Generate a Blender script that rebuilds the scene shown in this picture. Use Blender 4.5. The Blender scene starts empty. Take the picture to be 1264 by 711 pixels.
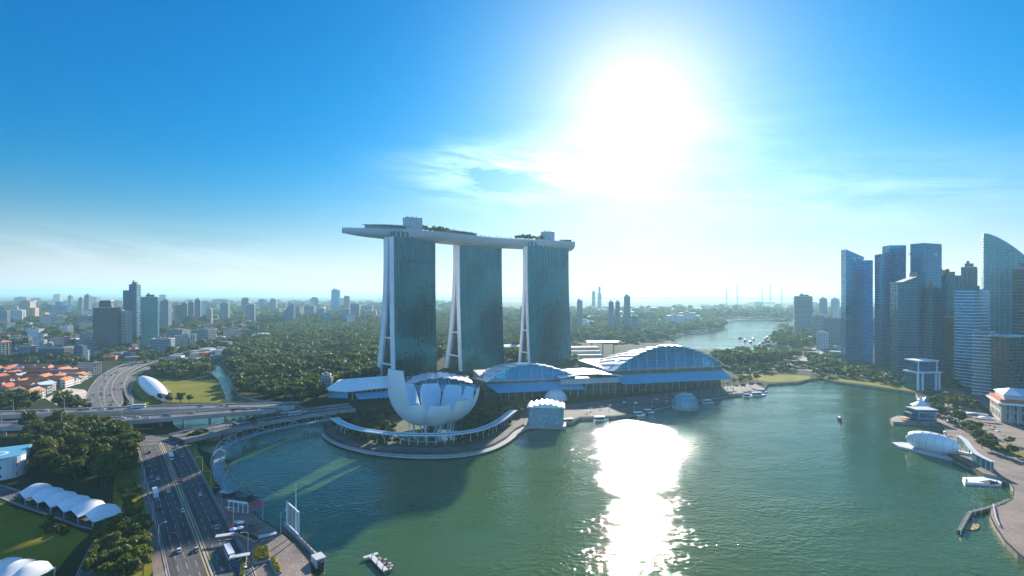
import bpy, bmesh, math, random
import numpy as np
from mathutils import Vector, Matrix
from mathutils.geometry import tessellate_polygon
R = math.radians
sc = bpy.context.scene
col = sc.collection
rnd = random.Random(11)

# ------------------------------------------------------------------ camera, world, sun, exposure
H = 121.0; F = 632.0; CX = 632.0; HY = 362.0          # camera height, focal length and horizon row (for a 1264 px wide frame)
SUN_AZ = R(13.7); SUN_EL = R(19.2)                    # azimuth to the right of straight ahead (+Y)
SUN_DIR = Vector((math.sin(SUN_AZ)*math.cos(SUN_EL), math.cos(SUN_AZ)*math.cos(SUN_EL), math.sin(SUN_EL)))
cam = bpy.data.cameras.new('camera'); cam.lens = 18; cam.sensor_width = 36
cam.shift_y = 6.5/1264; cam.clip_start = 1; cam.clip_end = 90000
co = bpy.data.objects.new('camera', cam); col.objects.link(co)
co.location = (0, 0, H); co.rotation_euler = (R(90), 0, 0)
sc.camera = co
sc.view_settings.view_transform = 'Standard'; sc.view_settings.look = 'None'
sc.view_settings.exposure = 1.36; sc.view_settings.gamma = 1; sc.view_settings.use_curve_mapping = False
sc.cycles.max_bounces = 6; sc.cycles.diffuse_bounces = 2; sc.cycles.glossy_bounces = 3
sc.cycles.transmission_bounces = 3; sc.cycles.volume_bounces = 1; sc.cycles.transparent_max_bounces = 6
sc.cycles.caustics_reflective = False; sc.cycles.caustics_refractive = False
sc.cycles.sample_clamp_indirect = 4
sc.cycles.use_denoising = True

def nd(nt, t, **kw):
    n = nt.nodes.new(t)
    for k, v in kw.items(): setattr(n, k, v)
    return n
def mth(nt, op, a, b=None, c=None, clamp=False):
    n = nt.nodes.new('ShaderNodeMath'); n.operation = op; n.use_clamp = clamp
    for i, v in enumerate((a, b, c)):
        if v is None: continue
        if isinstance(v, (int, float)): n.inputs[i].default_value = v
        else: nt.links.new(v, n.inputs[i])
    return n.outputs[0]
def mixc(nt, fac, a, b, mode='MIX'):
    n = nt.nodes.new('ShaderNodeMix'); n.data_type = 'RGBA'; n.blend_type = mode
    for i, v in ((0, fac), (6, a), (7, b)):
        if isinstance(v, (int, float)): n.inputs[i].default_value = v
        elif isinstance(v, tuple): n.inputs[i].default_value = (v[0], v[1], v[2], 1)
        else: nt.links.new(v, n.inputs[i])
    return n.outputs[2]

def build_world():
    w = bpy.data.worlds.new('World'); sc.world = w; w.use_nodes = True
    nt = w.node_tree; nt.nodes.clear()
    out = nd(nt, 'ShaderNodeOutputWorld'); bg = nd(nt, 'ShaderNodeBackground')
    sky = nd(nt, 'ShaderNodeTexSky', sky_type='NISHITA'); sky.sun_disc = False
    sky.sun_elevation = SUN_EL; sky.sun_rotation = SUN_AZ
    sky.altitude = 100; sky.air_density = 1.6; sky.dust_density = 0.8; sky.ozone_density = 2.5
    g = nd(nt, 'ShaderNodeTexCoord'); v = g.outputs['Generated']
    dt = nd(nt, 'ShaderNodeVectorMath', operation='DOT_PRODUCT'); dt.inputs[1].default_value = SUN_DIR
    nt.links.new(v, dt.inputs[0])
    ang = mth(nt, 'ARCCOSINE', mth(nt, 'MINIMUM', dt.outputs['Value'], 0.99999))     # radians from the sun
    sep = nd(nt, 'ShaderNodeSeparateXYZ'); nt.links.new(v, sep.inputs[0])
    el = mth(nt, 'ARCSINE', sep.outputs['Z'])
    az = mth(nt, 'ARCTAN2', sep.outputs['X'], sep.outputs['Y'])
    # deeper blue than the plain model, as in the polarised-looking photograph
    base = mixc(nt, 1.0, sky.outputs[0], (0.003, 0.40, 0.86), 'MULTIPLY')
    bk = mth(nt, 'MULTIPLY_ADD', mth(nt, 'DIVIDE', mth(nt, 'SUBTRACT', ang, R(72)), R(40), clamp=True), 1.3, 1.0)      # the sky opposite a low sun is brighter again
    bc = nd(nt, 'ShaderNodeCombineXYZ')
    for i in range(3): nt.links.new(bk, bc.inputs[i])
    base = mixc(nt, 1.0, base, bc.outputs[0], 'MULTIPLY')
    # aerosol veil: towards the horizon and round the sun
    daz = mth(nt, 'DIVIDE', mth(nt, 'SUBTRACT', az, SUN_AZ), R(26))
    hs = mth(nt, 'MULTIPLY_ADD', mth(nt, 'POWER', 2.718, mth(nt, 'MULTIPLY', mth(nt, 'MULTIPLY', daz, daz), -1.0)), R(8.5), R(4.8))      # the pale layer stands higher under the sun
    hz = mth(nt, 'POWER', 2.718, mth(nt, 'MULTIPLY', mth(nt, 'POWER', mth(nt, 'DIVIDE', mth(nt, 'MAXIMUM', el, 0.0), hs), 1.5), -1.0))
    h1 = mth(nt, 'POWER', 2.718, mth(nt, 'MULTIPLY', mth(nt, 'POWER', mth(nt, 'DIVIDE', ang, R(7.0)), 2.0), -1.0))
    h2 = mth(nt, 'POWER', 2.718, mth(nt, 'MULTIPLY', mth(nt, 'POWER', mth(nt, 'DIVIDE', ang, R(11.3)), 1.6), -1.0))
    side = mth(nt, 'MULTIPLY_ADD', mth(nt, 'DIVIDE', mth(nt, 'SUBTRACT', R(130), ang), R(75), clamp=True), 0.85, 0.15)    # the veil is brighter on the sun's side
    veil = mth(nt, 'ADD', mth(nt, 'MULTIPLY', mth(nt, 'MULTIPLY', hz, side), 6.0), mth(nt, 'ADD', mth(nt, 'MULTIPLY', h1, 3.4), mth(nt, 'MULTIPLY', h2, 4.4)))
    # thin cirrus: stretched noise in a patch left of the sun, fainter over the right and far left
    cv = nd(nt, 'ShaderNodeCombineXYZ')
    elw = mth(nt, 'ADD', el, mth(nt, 'MULTIPLY', az, 0.10))
    nt.links.new(mth(nt, 'MULTIPLY', az, 5.0), cv.inputs[0]); nt.links.new(mth(nt, 'MULTIPLY', elw, 26.0), cv.inputs[1])
    no = nd(nt, 'ShaderNodeTexNoise'); no.inputs['Scale'].default_value = 1.0; no.inputs['Detail'].default_value = 9
    no.inputs['Roughness'].default_value = 0.62; no.inputs['Distortion'].default_value = 0.5
    nt.links.new(cv.outputs[0], no.inputs['Vector'])
    def patch(a0, e0, sa, se):
        da = mth(nt, 'POWER', mth(nt, 'DIVIDE', mth(nt, 'SUBTRACT', az, R(a0)), R(sa)), 2.0)
        de = mth(nt, 'POWER', mth(nt, 'DIVIDE', mth(nt, 'SUBTRACT', el, R(e0)), R(se)), 2.0)
        return mth(nt, 'POWER', 2.718, mth(nt, 'MULTIPLY', mth(nt, 'ADD', da, de), -1.0))
    m = mth(nt, 'ADD', mth(nt, 'MULTIPLY', patch(0, 13.2, 9, 2.6), 1.15), mth(nt, 'MULTIPLY', patch(33, 9, 14, 3), 0.25))
    m = mth(nt, 'ADD', m, mth(nt, 'MULTIPLY', patch(-36, 3.5, 16, 2.0), 0.16))
    m = mth(nt, 'ADD', m, mth(nt, 'MULTIPLY', patch(16, 15, 10, 5), 0.3))
    wl = mth(nt, 'MULTIPLY', mth(nt, 'SUBTRACT', no.outputs[0], 0.40, clamp=False), 3.4, clamp=True)
    cl = mth(nt, 'MULTIPLY', mth(nt, 'MULTIPLY', m, wl, clamp=True), 7.5)
    keep = mth(nt, 'MULTIPLY', mth(nt, 'MULTIPLY_ADD', hz, -0.9, 1.0), mth(nt, 'SUBTRACT', 1.0, mth(nt, 'MULTIPLY', h2, 1.0)), clamp=True)
    kb = nd(nt, 'ShaderNodeCombineXYZ')
    for i in range(3): nt.links.new(keep, kb.inputs[i])
    base = mixc(nt, 1.0, base, kb.outputs[0], 'MULTIPLY')
    veil = mth(nt, 'ADD', veil, mth(nt, 'MULTIPLY', mth(nt, 'SUBTRACT', bk, 1.0), 1.25))
    tot = mth(nt, 'ADD', veil, cl)
    s3 = nd(nt, 'ShaderNodeCombineXYZ')
    nt.links.new(mth(nt, 'MULTIPLY', tot, 1.0), s3.inputs[0]); nt.links.new(mth(nt, 'MULTIPLY', tot, 0.98), s3.inputs[1]); nt.links.new(mth(nt, 'MULTIPLY', tot, 1.05), s3.inputs[2])
    fin = mixc(nt, 1.0, base, s3.outputs[0], 'ADD')
    nt.links.new(fin, bg.inputs[0]); bg.inputs[1].default_value = 0.061
    nt.links.new(bg.outputs[0], out.inputs[0])
build_world()
sl = bpy.data.lights.new('sun', 'SUN'); sl.energy = 4.9; sl.angle = R(0.5); sl.color = (1.0, 0.90, 0.78)
so = bpy.data.objects.new('sun', sl); col.objects.link(so)
so.rotation_euler = (-SUN_DIR).to_track_quat('-Z', 'Y').to_euler()
so.location = (300, 900, 600)

# ------------------------------------------------------------------ helpers
def G(px, py, z=0.0):
    y = (H - z)*F/(py - HY)
    return ((px - CX)/F*y, y)
def PR(x, y, z):                      # world -> 1264 px frame (for choosing positions and wording labels)
    return (CX + F*x/y, HY + F*(H - z)/y)
def tag(o, label=None, cat=None, group=None, kind=None):
    if label: o['label'] = label
    if cat: o['category'] = cat
    if group: o['group'] = group
    if kind: o['kind'] = kind
    return o
def empty(name, loc=(0, 0, 0), rz=0.0, label=None, cat=None, group=None):
    o = bpy.data.objects.new(name, None); col.objects.link(o)
    o.location = loc; o.rotation_euler = (0, 0, rz); o.empty_display_size = 1
    return tag(o, label, cat, group)
class MB:
    def __init__(s): s.v = []; s.f = []; s.m = []; s.cur = 0
    def add(s, vs, fs):
        b = len(s.v); s.v += [tuple(q) for q in vs]; s.f += [tuple(b+i for i in f) for f in fs]; s.m += [s.cur]*len(fs)
        return s
    def box(s, x0, x1, y0, y1, z0, z1, rz=0.0, c=None):
        vs = [(x, y, z) for z in (z0, z1) for x, y in ((x0, y0), (x1, y0), (x1, y1), (x0, y1))]
        if rz:
            cx, cy = c if c else ((x0+x1)/2, (y0+y1)/2); ca, sa = math.cos(rz), math.sin(rz)
            vs = [(cx+(x-cx)*ca-(y-cy)*sa, cy+(x-cx)*sa+(y-cy)*ca, z) for x, y, z in vs]
        return s.add(vs, [(3, 2, 1, 0), (4, 5, 6, 7), (0, 1, 5, 4), (1, 2, 6, 5), (2, 3, 7, 6), (3, 0, 4, 7)])
    def bar(s, a, b, w, h=None, up=Vector((0, 0, 1))):
        a = Vector(a); b = Vector(b); d = (b-a)
        if d.length < 1e-6: return s
        h = h or w; d.normalize()
        sd = d.cross(up)
        if sd.length < 1e-3: sd = d.cross(Vector((0, 1, 0)))
        sd.normalize(); u = sd.cross(d)
        vs = []
        for p in (a, b):
            for i, j in ((-1, -1), (1, -1), (1, 1), (-1, 1)): vs.append(p+sd*(i*w/2)+u*(j*h/2))
        return s.add(vs, [(0, 1, 2, 3), (7, 6, 5, 4), (0, 4, 5, 1), (1, 5, 6, 2), (2, 6, 7, 3), (3, 7, 4, 0)])
    def cyl(s, x, y, z0, z1, r0, r1=None, n=10, sy=1.0):
        r1 = r0 if r1 is None else r1; vs = []
        for z, r in ((z0, r0), (z1, r1)):
            for i in range(n):
                a = 2*math.pi*i/n; vs.append((x+r*math.cos(a), y+sy*r*math.sin(a), z))
        return s.add(vs, [tuple(range(n-1, -1, -1)), tuple(range(n, 2*n))]+[(i, (i+1) % n, n+(i+1) % n, n+i) for i in range(n)])
    def prism(s, pts, z0, z1, top=True, bottom=True):   # pts ccw
        n = len(pts); vs = [(p[0], p[1], z0) for p in pts]+[(p[0], p[1], z1) for p in pts]
        fs = [(i, (i+1) % n, n+(i+1) % n, n+i) for i in range(n)]
        tri = tessellate_polygon([[Vector((p[0], p[1], 0)) for p in pts]])
        for t in tri:
            a, b, c = [Vector(pts[i][:2]) for i in t]
            if (b-a).cross(c-a) < 0: t = (t[0], t[2], t[1])
            if top: fs.append(tuple(n+i for i in t))
            if bottom: fs.append(tuple(reversed(t)))
        return s.add(vs, fs)
    def grid(s, rows, closed=False):       # rows: list of equal-length point lists
        m = len(rows[0]); vs = [p for r in rows for p in r]; fs = []
        for i in range(len(rows)-1):
            for j in range(m if closed else m-1):
                k = (j+1) % m; fs.append((i*m+j, i*m+k, (i+1)*m+k, (i+1)*m+j))
        return s.add(vs, fs)
    def build(s, name, mats, parent=None, smooth=False, loc=None):
        me = bpy.data.meshes.new(name); me.from_pydata(s.v, [], s.f); me.validate()
        if not isinstance(mats, (list, tuple)): mats = [mats]
        for m in mats: me.materials.append(m)
        if len(mats) > 1 and len(me.polygons) == len(s.m): me.polygons.foreach_set('material_index', s.m)
        if smooth: me.polygons.foreach_set('use_smooth', [True]*len(me.polygons))
        o = bpy.data.objects.new(name, me); col.objects.link(o)
        if parent: o.parent = parent
        if loc: o.location = loc
        return o
def ccw(pts):
    a = sum(pts[i][0]*pts[(i+1) % len(pts)][1]-pts[(i+1) % len(pts)][0]*pts[i][1] for i in range(len(pts)))
    return pts if a > 0 else pts[::-1]
def copy_tree(o, parent=None):
    c = o.copy(); col.objects.link(c)
    if parent is not None: c.parent = parent
    for ch in list(o.children): copy_tree(ch, c)
    return c
def smooth_path(pts, n=8):              # Catmull-Rom through 2-D or 3-D points
    P = [Vector(p) for p in pts]; P = [P[0]*2-P[1]]+P+[P[-1]*2-P[-2]]; out = []
    for i in range(1, len(P)-2):
        for k in range(n):
            t = k/n; a, b, c, d = P[i-1:i+3]
            out.append(0.5*((2*b)+(c-a)*t+(2*a-5*b+4*c-d)*t*t+(3*b-a-3*c+d)*t**3))
    out.append(P[-2]); return out
def inside(p, poly):
    x, y = p; r = False; j = len(poly)-1
    for i in range(len(poly)):
        xi, yi = poly[i][:2]; xj, yj = poly[j][:2]
        if (yi > y) != (yj > y) and x < (xj-xi)*(y-yi)/(yj-yi)+xi: r = not r
        j = i
    return r

# ------------------------------------------------------------------ materials
MATS = {}
def pbr(name, c, rough=0.7, metal=0.0, spec=0.5, var=0.15, scale=0.05, c2=None, bump=0.0, bscale=2.0, obj=False):
    if name in MATS: return MATS[name]
    m = bpy.data.materials.new(name); m.use_nodes = True; nt = m.node_tree
    b = nt.nodes['Principled BSDF']
    b.inputs['Roughness'].default_value = rough; b.inputs['Metallic'].default_value = metal
    b.inputs['Specular IOR Level'].default_value = spec
    tc = nd(nt, 'ShaderNodeTexCoord')
    no = nd(nt, 'ShaderNodeTexNoise'); no.inputs['Scale'].default_value = scale; no.inputs['Detail'].default_value = 6
    no.inputs['Roughness'].default_value = 0.6
    nt.links.new(tc.outputs['Object'], no.inputs['Vector'])
    c2 = c2 or tuple(x*(1-var) for x in c); c1 = c if c2 != c else c
    f = mth(nt, 'MULTIPLY', mth(nt, 'SUBTRACT', no.outputs[0], 0.36), 3.4, clamp=True)
    oi = nd(nt, 'ShaderNodeObjectInfo')
    cc = mixc(nt, f, c1, c2)
    if obj:
        k = mth(nt, 'MULTIPLY_ADD', oi.outputs['Random'], 0.5, 0.72)
        cb = nd(nt, 'ShaderNodeCombineXYZ')
        for i in range(3): nt.links.new(k, cb.inputs[i])
        cc = mixc(nt, 1.0, cc, cb.outputs[0], 'MULTIPLY')
    nt.links.new(cc, b.inputs['Base Color'])
    if bump:
        n2 = nd(nt, 'ShaderNodeTexNoise'); n2.inputs['Scale'].default_value = bscale; n2.inputs['Detail'].default_value = 4
        nt.links.new(tc.outputs['Object'], n2.inputs['Vector'])
        bp = nd(nt, 'ShaderNodeBump'); bp.inputs['Strength'].default_value = bump; bp.inputs['Distance'].default_value = 0.5
        nt.links.new(n2.outputs[0], bp.inputs['Height']); nt.links.new(bp.outputs[0], b.inputs['Normal'])
    MATS[name] = m; return m
def facade(name, wall, glass, fh=3.6, bw=3.2, hfrac=0.55, wfrac=0.7, rough=0.12, wrough=0.7, var=0.5, gmetal=0.0, spec=0.8):
    """procedural storeys and window bays in metres on a box aligned with its own axes; panes glossy, every pane a little different"""
    if name in MATS: return MATS[name]
    m = bpy.data.materials.new(name); m.use_nodes = True; nt = m.node_tree; b = nt.nodes['Principled BSDF']
    tc = nd(nt, 'ShaderNodeTexCoord'); sp = nd(nt, 'ShaderNodeSeparateXYZ'); nt.links.new(tc.outputs['Object'], sp.inputs[0])
    ge = nd(nt, 'ShaderNodeNewGeometry'); gn = nd(nt, 'ShaderNodeVectorTransform', vector_type='NORMAL', convert_from='WORLD', convert_to='OBJECT')
    nt.links.new(ge.outputs['Normal'], gn.inputs[0]); sn = nd(nt, 'ShaderNodeSeparateXYZ'); nt.links.new(gn.outputs[0], sn.inputs[0])
    up = mth(nt, 'GREATER_THAN', mth(nt, 'ABSOLUTE', sn.outputs[2]), 0.6)
    onx = mth(nt, 'GREATER_THAN', mth(nt, 'ABSOLUTE', sn.outputs[0]), 0.7071)
    u = mth(nt, 'ADD', mth(nt, 'MULTIPLY', onx, sp.outputs[1]), mth(nt, 'MULTIPLY', mth(nt, 'SUBTRACT', 1.0, onx), sp.outputs[0]))
    uu = mth(nt, 'DIVIDE', mth(nt, 'ADD', u, 1000.3), bw); vv = mth(nt, 'DIVIDE', mth(nt, 'ADD', sp.outputs[2], 36.9), fh)
    fu = mth(nt, 'FRACT', uu); fv = mth(nt, 'FRACT', vv)
    win = mth(nt, 'MULTIPLY', mth(nt, 'LESS_THAN', fu, wfrac), mth(nt, 'LESS_THAN', fv, hfrac))
    win = mth(nt, 'MULTIPLY', win, mth(nt, 'SUBTRACT', 1.0, up))
    cb = nd(nt, 'ShaderNodeCombineXYZ'); nt.links.new(mth(nt, 'FLOOR', uu), cb.inputs[0]); nt.links.new(mth(nt, 'FLOOR', vv), cb.inputs[1])
    wn = nd(nt, 'ShaderNodeTexWhiteNoise', noise_dimensions='3D'); nt.links.new(cb.outputs[0], wn.inputs['Vector'])
    pane = mixc(nt, mth(nt, 'MULTIPLY', wn.outputs['Value'], var), glass, tuple(min(1, x*2.6+0.02) for x in glass))
    no = nd(nt, 'ShaderNodeTexNoise'); no.inputs['Scale'].default_value = 0.06; no.inputs['Detail'].default_value = 5
    nt.links.new(tc.outputs['Object'], no.inputs['Vector'])
    wc = mixc(nt, no.outputs[0], wall, tuple(x*0.72 for x in wall))
    wc = mixc(nt, up, wc, (0.22, 0.22, 0.21))
    nt.links.new(mixc(nt, win, wc, pane), b.inputs['Base Color'])
    rr = mth(nt, 'MULTIPLY_ADD', wn.outputs['Value'], 0.10, rough)
    r2 = mth(nt, 'ADD', mth(nt, 'MULTIPLY', win, rr), mth(nt, 'MULTIPLY', mth(nt, 'SUBTRACT', 1.0, win), wrough))
    nt.links.new(r2, b.inputs['Roughness'])
    nt.links.new(mth(nt, 'MULTIPLY', win, gmetal), b.inputs['Metallic'])
    b.inputs['Specular IOR Level'].default_value = spec
    bp = nd(nt, 'ShaderNodeBump'); bp.inputs['Strength'].default_value = 0.5; bp.inputs['Distance'].default_value = 0.25; bp.invert = True
    nt.links.new(win, bp.inputs['Height'])
    # panes never lie perfectly flat: tilt each one a touch
    tl = nd(nt, 'ShaderNodeVectorMath', operation='MULTIPLY_ADD'); nt.links.new(wn.outputs['Color'], tl.inputs[0])
    tl.inputs[1].default_value = (0.02, 0.02, 0.02); nt.links.new(bp.outputs[0], tl.inputs[2])
    nt.links.new(tl.outputs[0], b.inputs['Normal'])
    MATS[name] = m; return m
# ------------------------------------------------------------------ the setting: land with its quays, water, haze
LZ = 2.5
def slabs(m, sc_):
    # joints between large paving slabs, slabs of slightly different tone
    nt = m.node_tree; b = nt.nodes['Principled BSDF']; src = b.inputs['Base Color'].links[0].from_socket
    tc = nd(nt, 'ShaderNodeTexCoord'); mp = nd(nt, 'ShaderNodeMapping'); mp.inputs['Rotation'].default_value = (0, 0, 0.5); nt.links.new(tc.outputs['Object'], mp.inputs[0])
    br = nd(nt, 'ShaderNodeTexBrick'); br.inputs['Scale'].default_value = sc_; br.inputs['Mortar Size'].default_value = 0.035; br.inputs['Bias'].default_value = 0
    br.inputs['Color1'].default_value = (1, 1, 1, 1); br.inputs['Color2'].default_value = (0.72, 0.72, 0.72, 1); br.inputs['Mortar'].default_value = (0.45, 0.45, 0.45, 1)
    nt.links.new(mp.outputs[0], br.inputs['Vector']); nt.links.new(mixc(nt, 1.0, src, br.outputs[0], 'MULTIPLY'), b.inputs['Base Color']); return m
def worn_asphalt(ang):
    # wheel tracks along the lanes, resurfaced patches and oil stains
    m = bpy.data.materials.new('mat_worn_asphalt'); m.use_nodes = True; nt = m.node_tree; b = nt.nodes['Principled BSDF']; b.inputs['Roughness'].default_value = 0.85; b.inputs['Specular IOR Level'].default_value = 0.2
    tc = nd(nt, 'ShaderNodeTexCoord')
    def noise(scale, sx, sy, det=5):
        mp = nd(nt, 'ShaderNodeMapping', vector_type='TEXTURE'); mp.inputs['Rotation'].default_value = (0, 0, ang); mp.inputs['Scale'].default_value = (sx, sy, 1); nt.links.new(tc.outputs['Object'], mp.inputs[0])
        n = nd(nt, 'ShaderNodeTexNoise'); n.inputs['Scale'].default_value = scale; n.inputs['Detail'].default_value = det; nt.links.new(mp.outputs[0], n.inputs['Vector']); return n.outputs[0]
    tr = mth(nt, 'MULTIPLY', mth(nt, 'SUBTRACT', noise(1.0, 90, 1.1), 0.38), 3.5, clamp=True); bl = mth(nt, 'MULTIPLY', mth(nt, 'SUBTRACT', noise(0.12, 1, 1), 0.40), 4.0, clamp=True)
    mp = nd(nt, 'ShaderNodeMapping', vector_type='TEXTURE'); mp.inputs['Rotation'].default_value = (0, 0, ang); mp.inputs['Scale'].default_value = (30, 3.6, 1); nt.links.new(tc.outputs['Object'], mp.inputs[0])
    vo = nd(nt, 'ShaderNodeTexVoronoi', distance='CHEBYCHEV'); vo.inputs['Scale'].default_value = 1.0; nt.links.new(mp.outputs[0], vo.inputs['Vector']); sp = nd(nt, 'ShaderNodeSeparateColor'); nt.links.new(vo.outputs['Color'], sp.inputs[0])
    pt = mth(nt, 'GREATER_THAN', sp.outputs[0], 0.8)
    c = mixc(nt, tr, (0.055, 0.053, 0.054), (0.125, 0.118, 0.112)); c = mixc(nt, mth(nt, 'MULTIPLY', bl, 0.5), c, (0.10, 0.093, 0.09)); c = mixc(nt, mth(nt, 'MULTIPLY', pt, 0.55), c, (0.038, 0.038, 0.04))
    nt.links.new(c, b.inputs['Base Color']); return m
M_ground = pbr('mat_ground', (0.022, 0.04, 0.016), 0.95, scale=0.006, c2=(0.045, 0.055, 0.03), spec=0.03)
M_stone = pbr('mat_quay_stone', (0.26, 0.25, 0.22), 0.85, scale=0.15, var=0.5)
M_pave = slabs(pbr('mat_paving', (0.36, 0.28, 0.23), 0.85, spec=0.15, scale=0.05, c2=(0.22, 0.185, 0.16), bump=0.15, bscale=0.8), 0.28)
M_pavegrey = slabs(pbr('mat_grey_paving', (0.19, 0.19, 0.18), 0.85, spec=0.15, scale=0.08, var=0.45), 0.28)
M_asphalt = pbr('mat_asphalt', (0.06, 0.058, 0.058), 0.85, scale=0.12, c2=(0.115, 0.108, 0.102))
M_concrete = pbr('mat_concrete', (0.42, 0.38, 0.34), 0.8, scale=0.05, var=0.35)
M_lawn = pbr('mat_lawn', (0.12, 0.14, 0.012), 0.95, scale=0.03, c2=(0.22, 0.19, 0.022), spec=0.05)
M_sand = pbr('mat_sand', (0.62, 0.50, 0.38), 0.9, scale=0.04, var=0.3)
M_paint = pbr('mat_road_paint', (0.38, 0.37, 0.35), 0.6, scale=0.3, var=0.3)
M_yellow = pbr('mat_yellow_paint', (0.55, 0.36, 0.12), 0.6, scale=0.3, var=0.3)
M_white = pbr('mat_white_paint', (0.78, 0.78, 0.77), 0.45, scale=0.08, var=0.10)
M_greyw = pbr('mat_grey_white', (0.50, 0.51, 0.52), 0.55, scale=0.05, var=0.2)
M_dark = pbr('mat_dark_metal', (0.035, 0.04, 0.045), 0.5, scale=0.2, var=0.3)
M_steel = pbr('mat_steel', (0.42, 0.44, 0.45), 0.35, metal=0.7, scale=0.2, var=0.2)

def loopz(px): return [G(a, b, LZ) for a, b in px]
bay_px = [(388, 711), (384, 694), (362, 668), (342, 652), (322, 640), (309, 626), (304, 612), (291, 603), (282, 592), (273, 580), (270, 566),
          (262, 560), (250, 556), (241, 546), (229, 536), (214, 524), (212, 512), (236, 507), (272, 503), (283, 498), (279, 492),
          (274, 484), (272, 476), (270, 469), (262, 462), (257, 455), (260, 450), (268, 447), (276, 451), (283, 460), (287, 468), (289, 477),
          (294, 487), (312, 492), (335, 495), (358, 497), (372, 501), (384, 507), (396, 514), (399, 524), (401, 533),
          (408, 541), (425, 548), (446, 553.5), (470, 557.5), (500, 560), (530, 560.5), (560, 559.5), (590, 555), (610, 548.5), (625, 540), (636, 530),
          (648, 524), (668, 523), (690, 523), (708, 521), (716, 516), (730, 516), (760, 514), (790, 510), (810, 504), (830, 499),
          (846, 495), (870, 492), (900, 488), (925, 485), (944, 481), (948, 474), (962, 473), (985, 472), (1000, 468), (1012, 466),
          (1030, 471), (1060, 475), (1090, 479), (1115, 482.5), (1130, 485), (1135, 492), (1136, 503), (1122, 511), (1126, 518), (1150, 521), (1160, 524),
          (1166, 535), (1172, 548), (1168, 560), (1180, 568), (1200, 578), (1213, 586), (1232, 590), (1246, 596), (1251, 604), (1249, 616),
          (1238, 622), (1222, 627), (1221, 636), (1228, 650), (1240, 668), (1256, 684), (1278, 700), (1320, 720)]
bay = loopz(bay_px) + [(330, 60), (420, -500), (-120, -500), (-70, 100)]
far_px = [(826, 420), (845, 412), (868, 411), (884, 407), (893, 403), (897, 398), (902, 395.5), (940, 394.5), (978, 394), (983, 399), (975, 406),
          (962, 409), (953, 414), (950, 421), (960, 426), (975, 430), (980, 436), (965, 437), (930, 437), (890, 434), (850, 430)]
far = loopz(far_px)
sea = loopz([(760, 379.2), (800, 378.2), (850, 378.0), (900, 379.5), (960, 380.5), (1010, 380.2), (1010, 382.2), (950, 383.2), (880, 382.2), (820, 381.2), (775, 380.9)])
sea2 = loopz([(560, 370.2), (760, 369.6), (990, 370.0), (1100, 370.8), (1090, 372.4), (950, 371.9), (760, 371.6), (600, 371.9)])
islet = loopz([(956, 398.5), (966, 397.3), (974, 399), (972, 401.3), (962, 402)])

def make_land():
    outer = [(-32000, -2500), (32000, -2500), (32000, 31000), (-32000, 31000)]
    loops = [outer, bay, far, sea, sea2]
    vs = [Vector((x, y, LZ)) for l in loops for x, y in l]
    tri = tessellate_polygon([[Vector((x, y, 0)) for x, y in l] for l in loops])
    fs = []
    for t in tri:
        a, b, c = [vs[i].xy for i in t]
        fs.append(t if (b-a).cross(c-a) > 0 else (t[0], t[2], t[1]))
    m = MB(); m.add(vs, fs); m.cur = 1
    for l in loops[1:]:
        l = ccw(l); n = len(l)
        m.add([(x, y, -3) for x, y in l]+[(x, y, LZ) for x, y in l], [((i+1) % n, i, n+i, n+(i+1) % n) for i in range(n)])
    tag(m.build('ground', [M_ground, M_stone]), kind='structure')
    i = MB(); i.prism(ccw(islet), -1, 4.0); tag(i.build('islet_ground', M_ground), kind='structure')
make_land()

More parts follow.
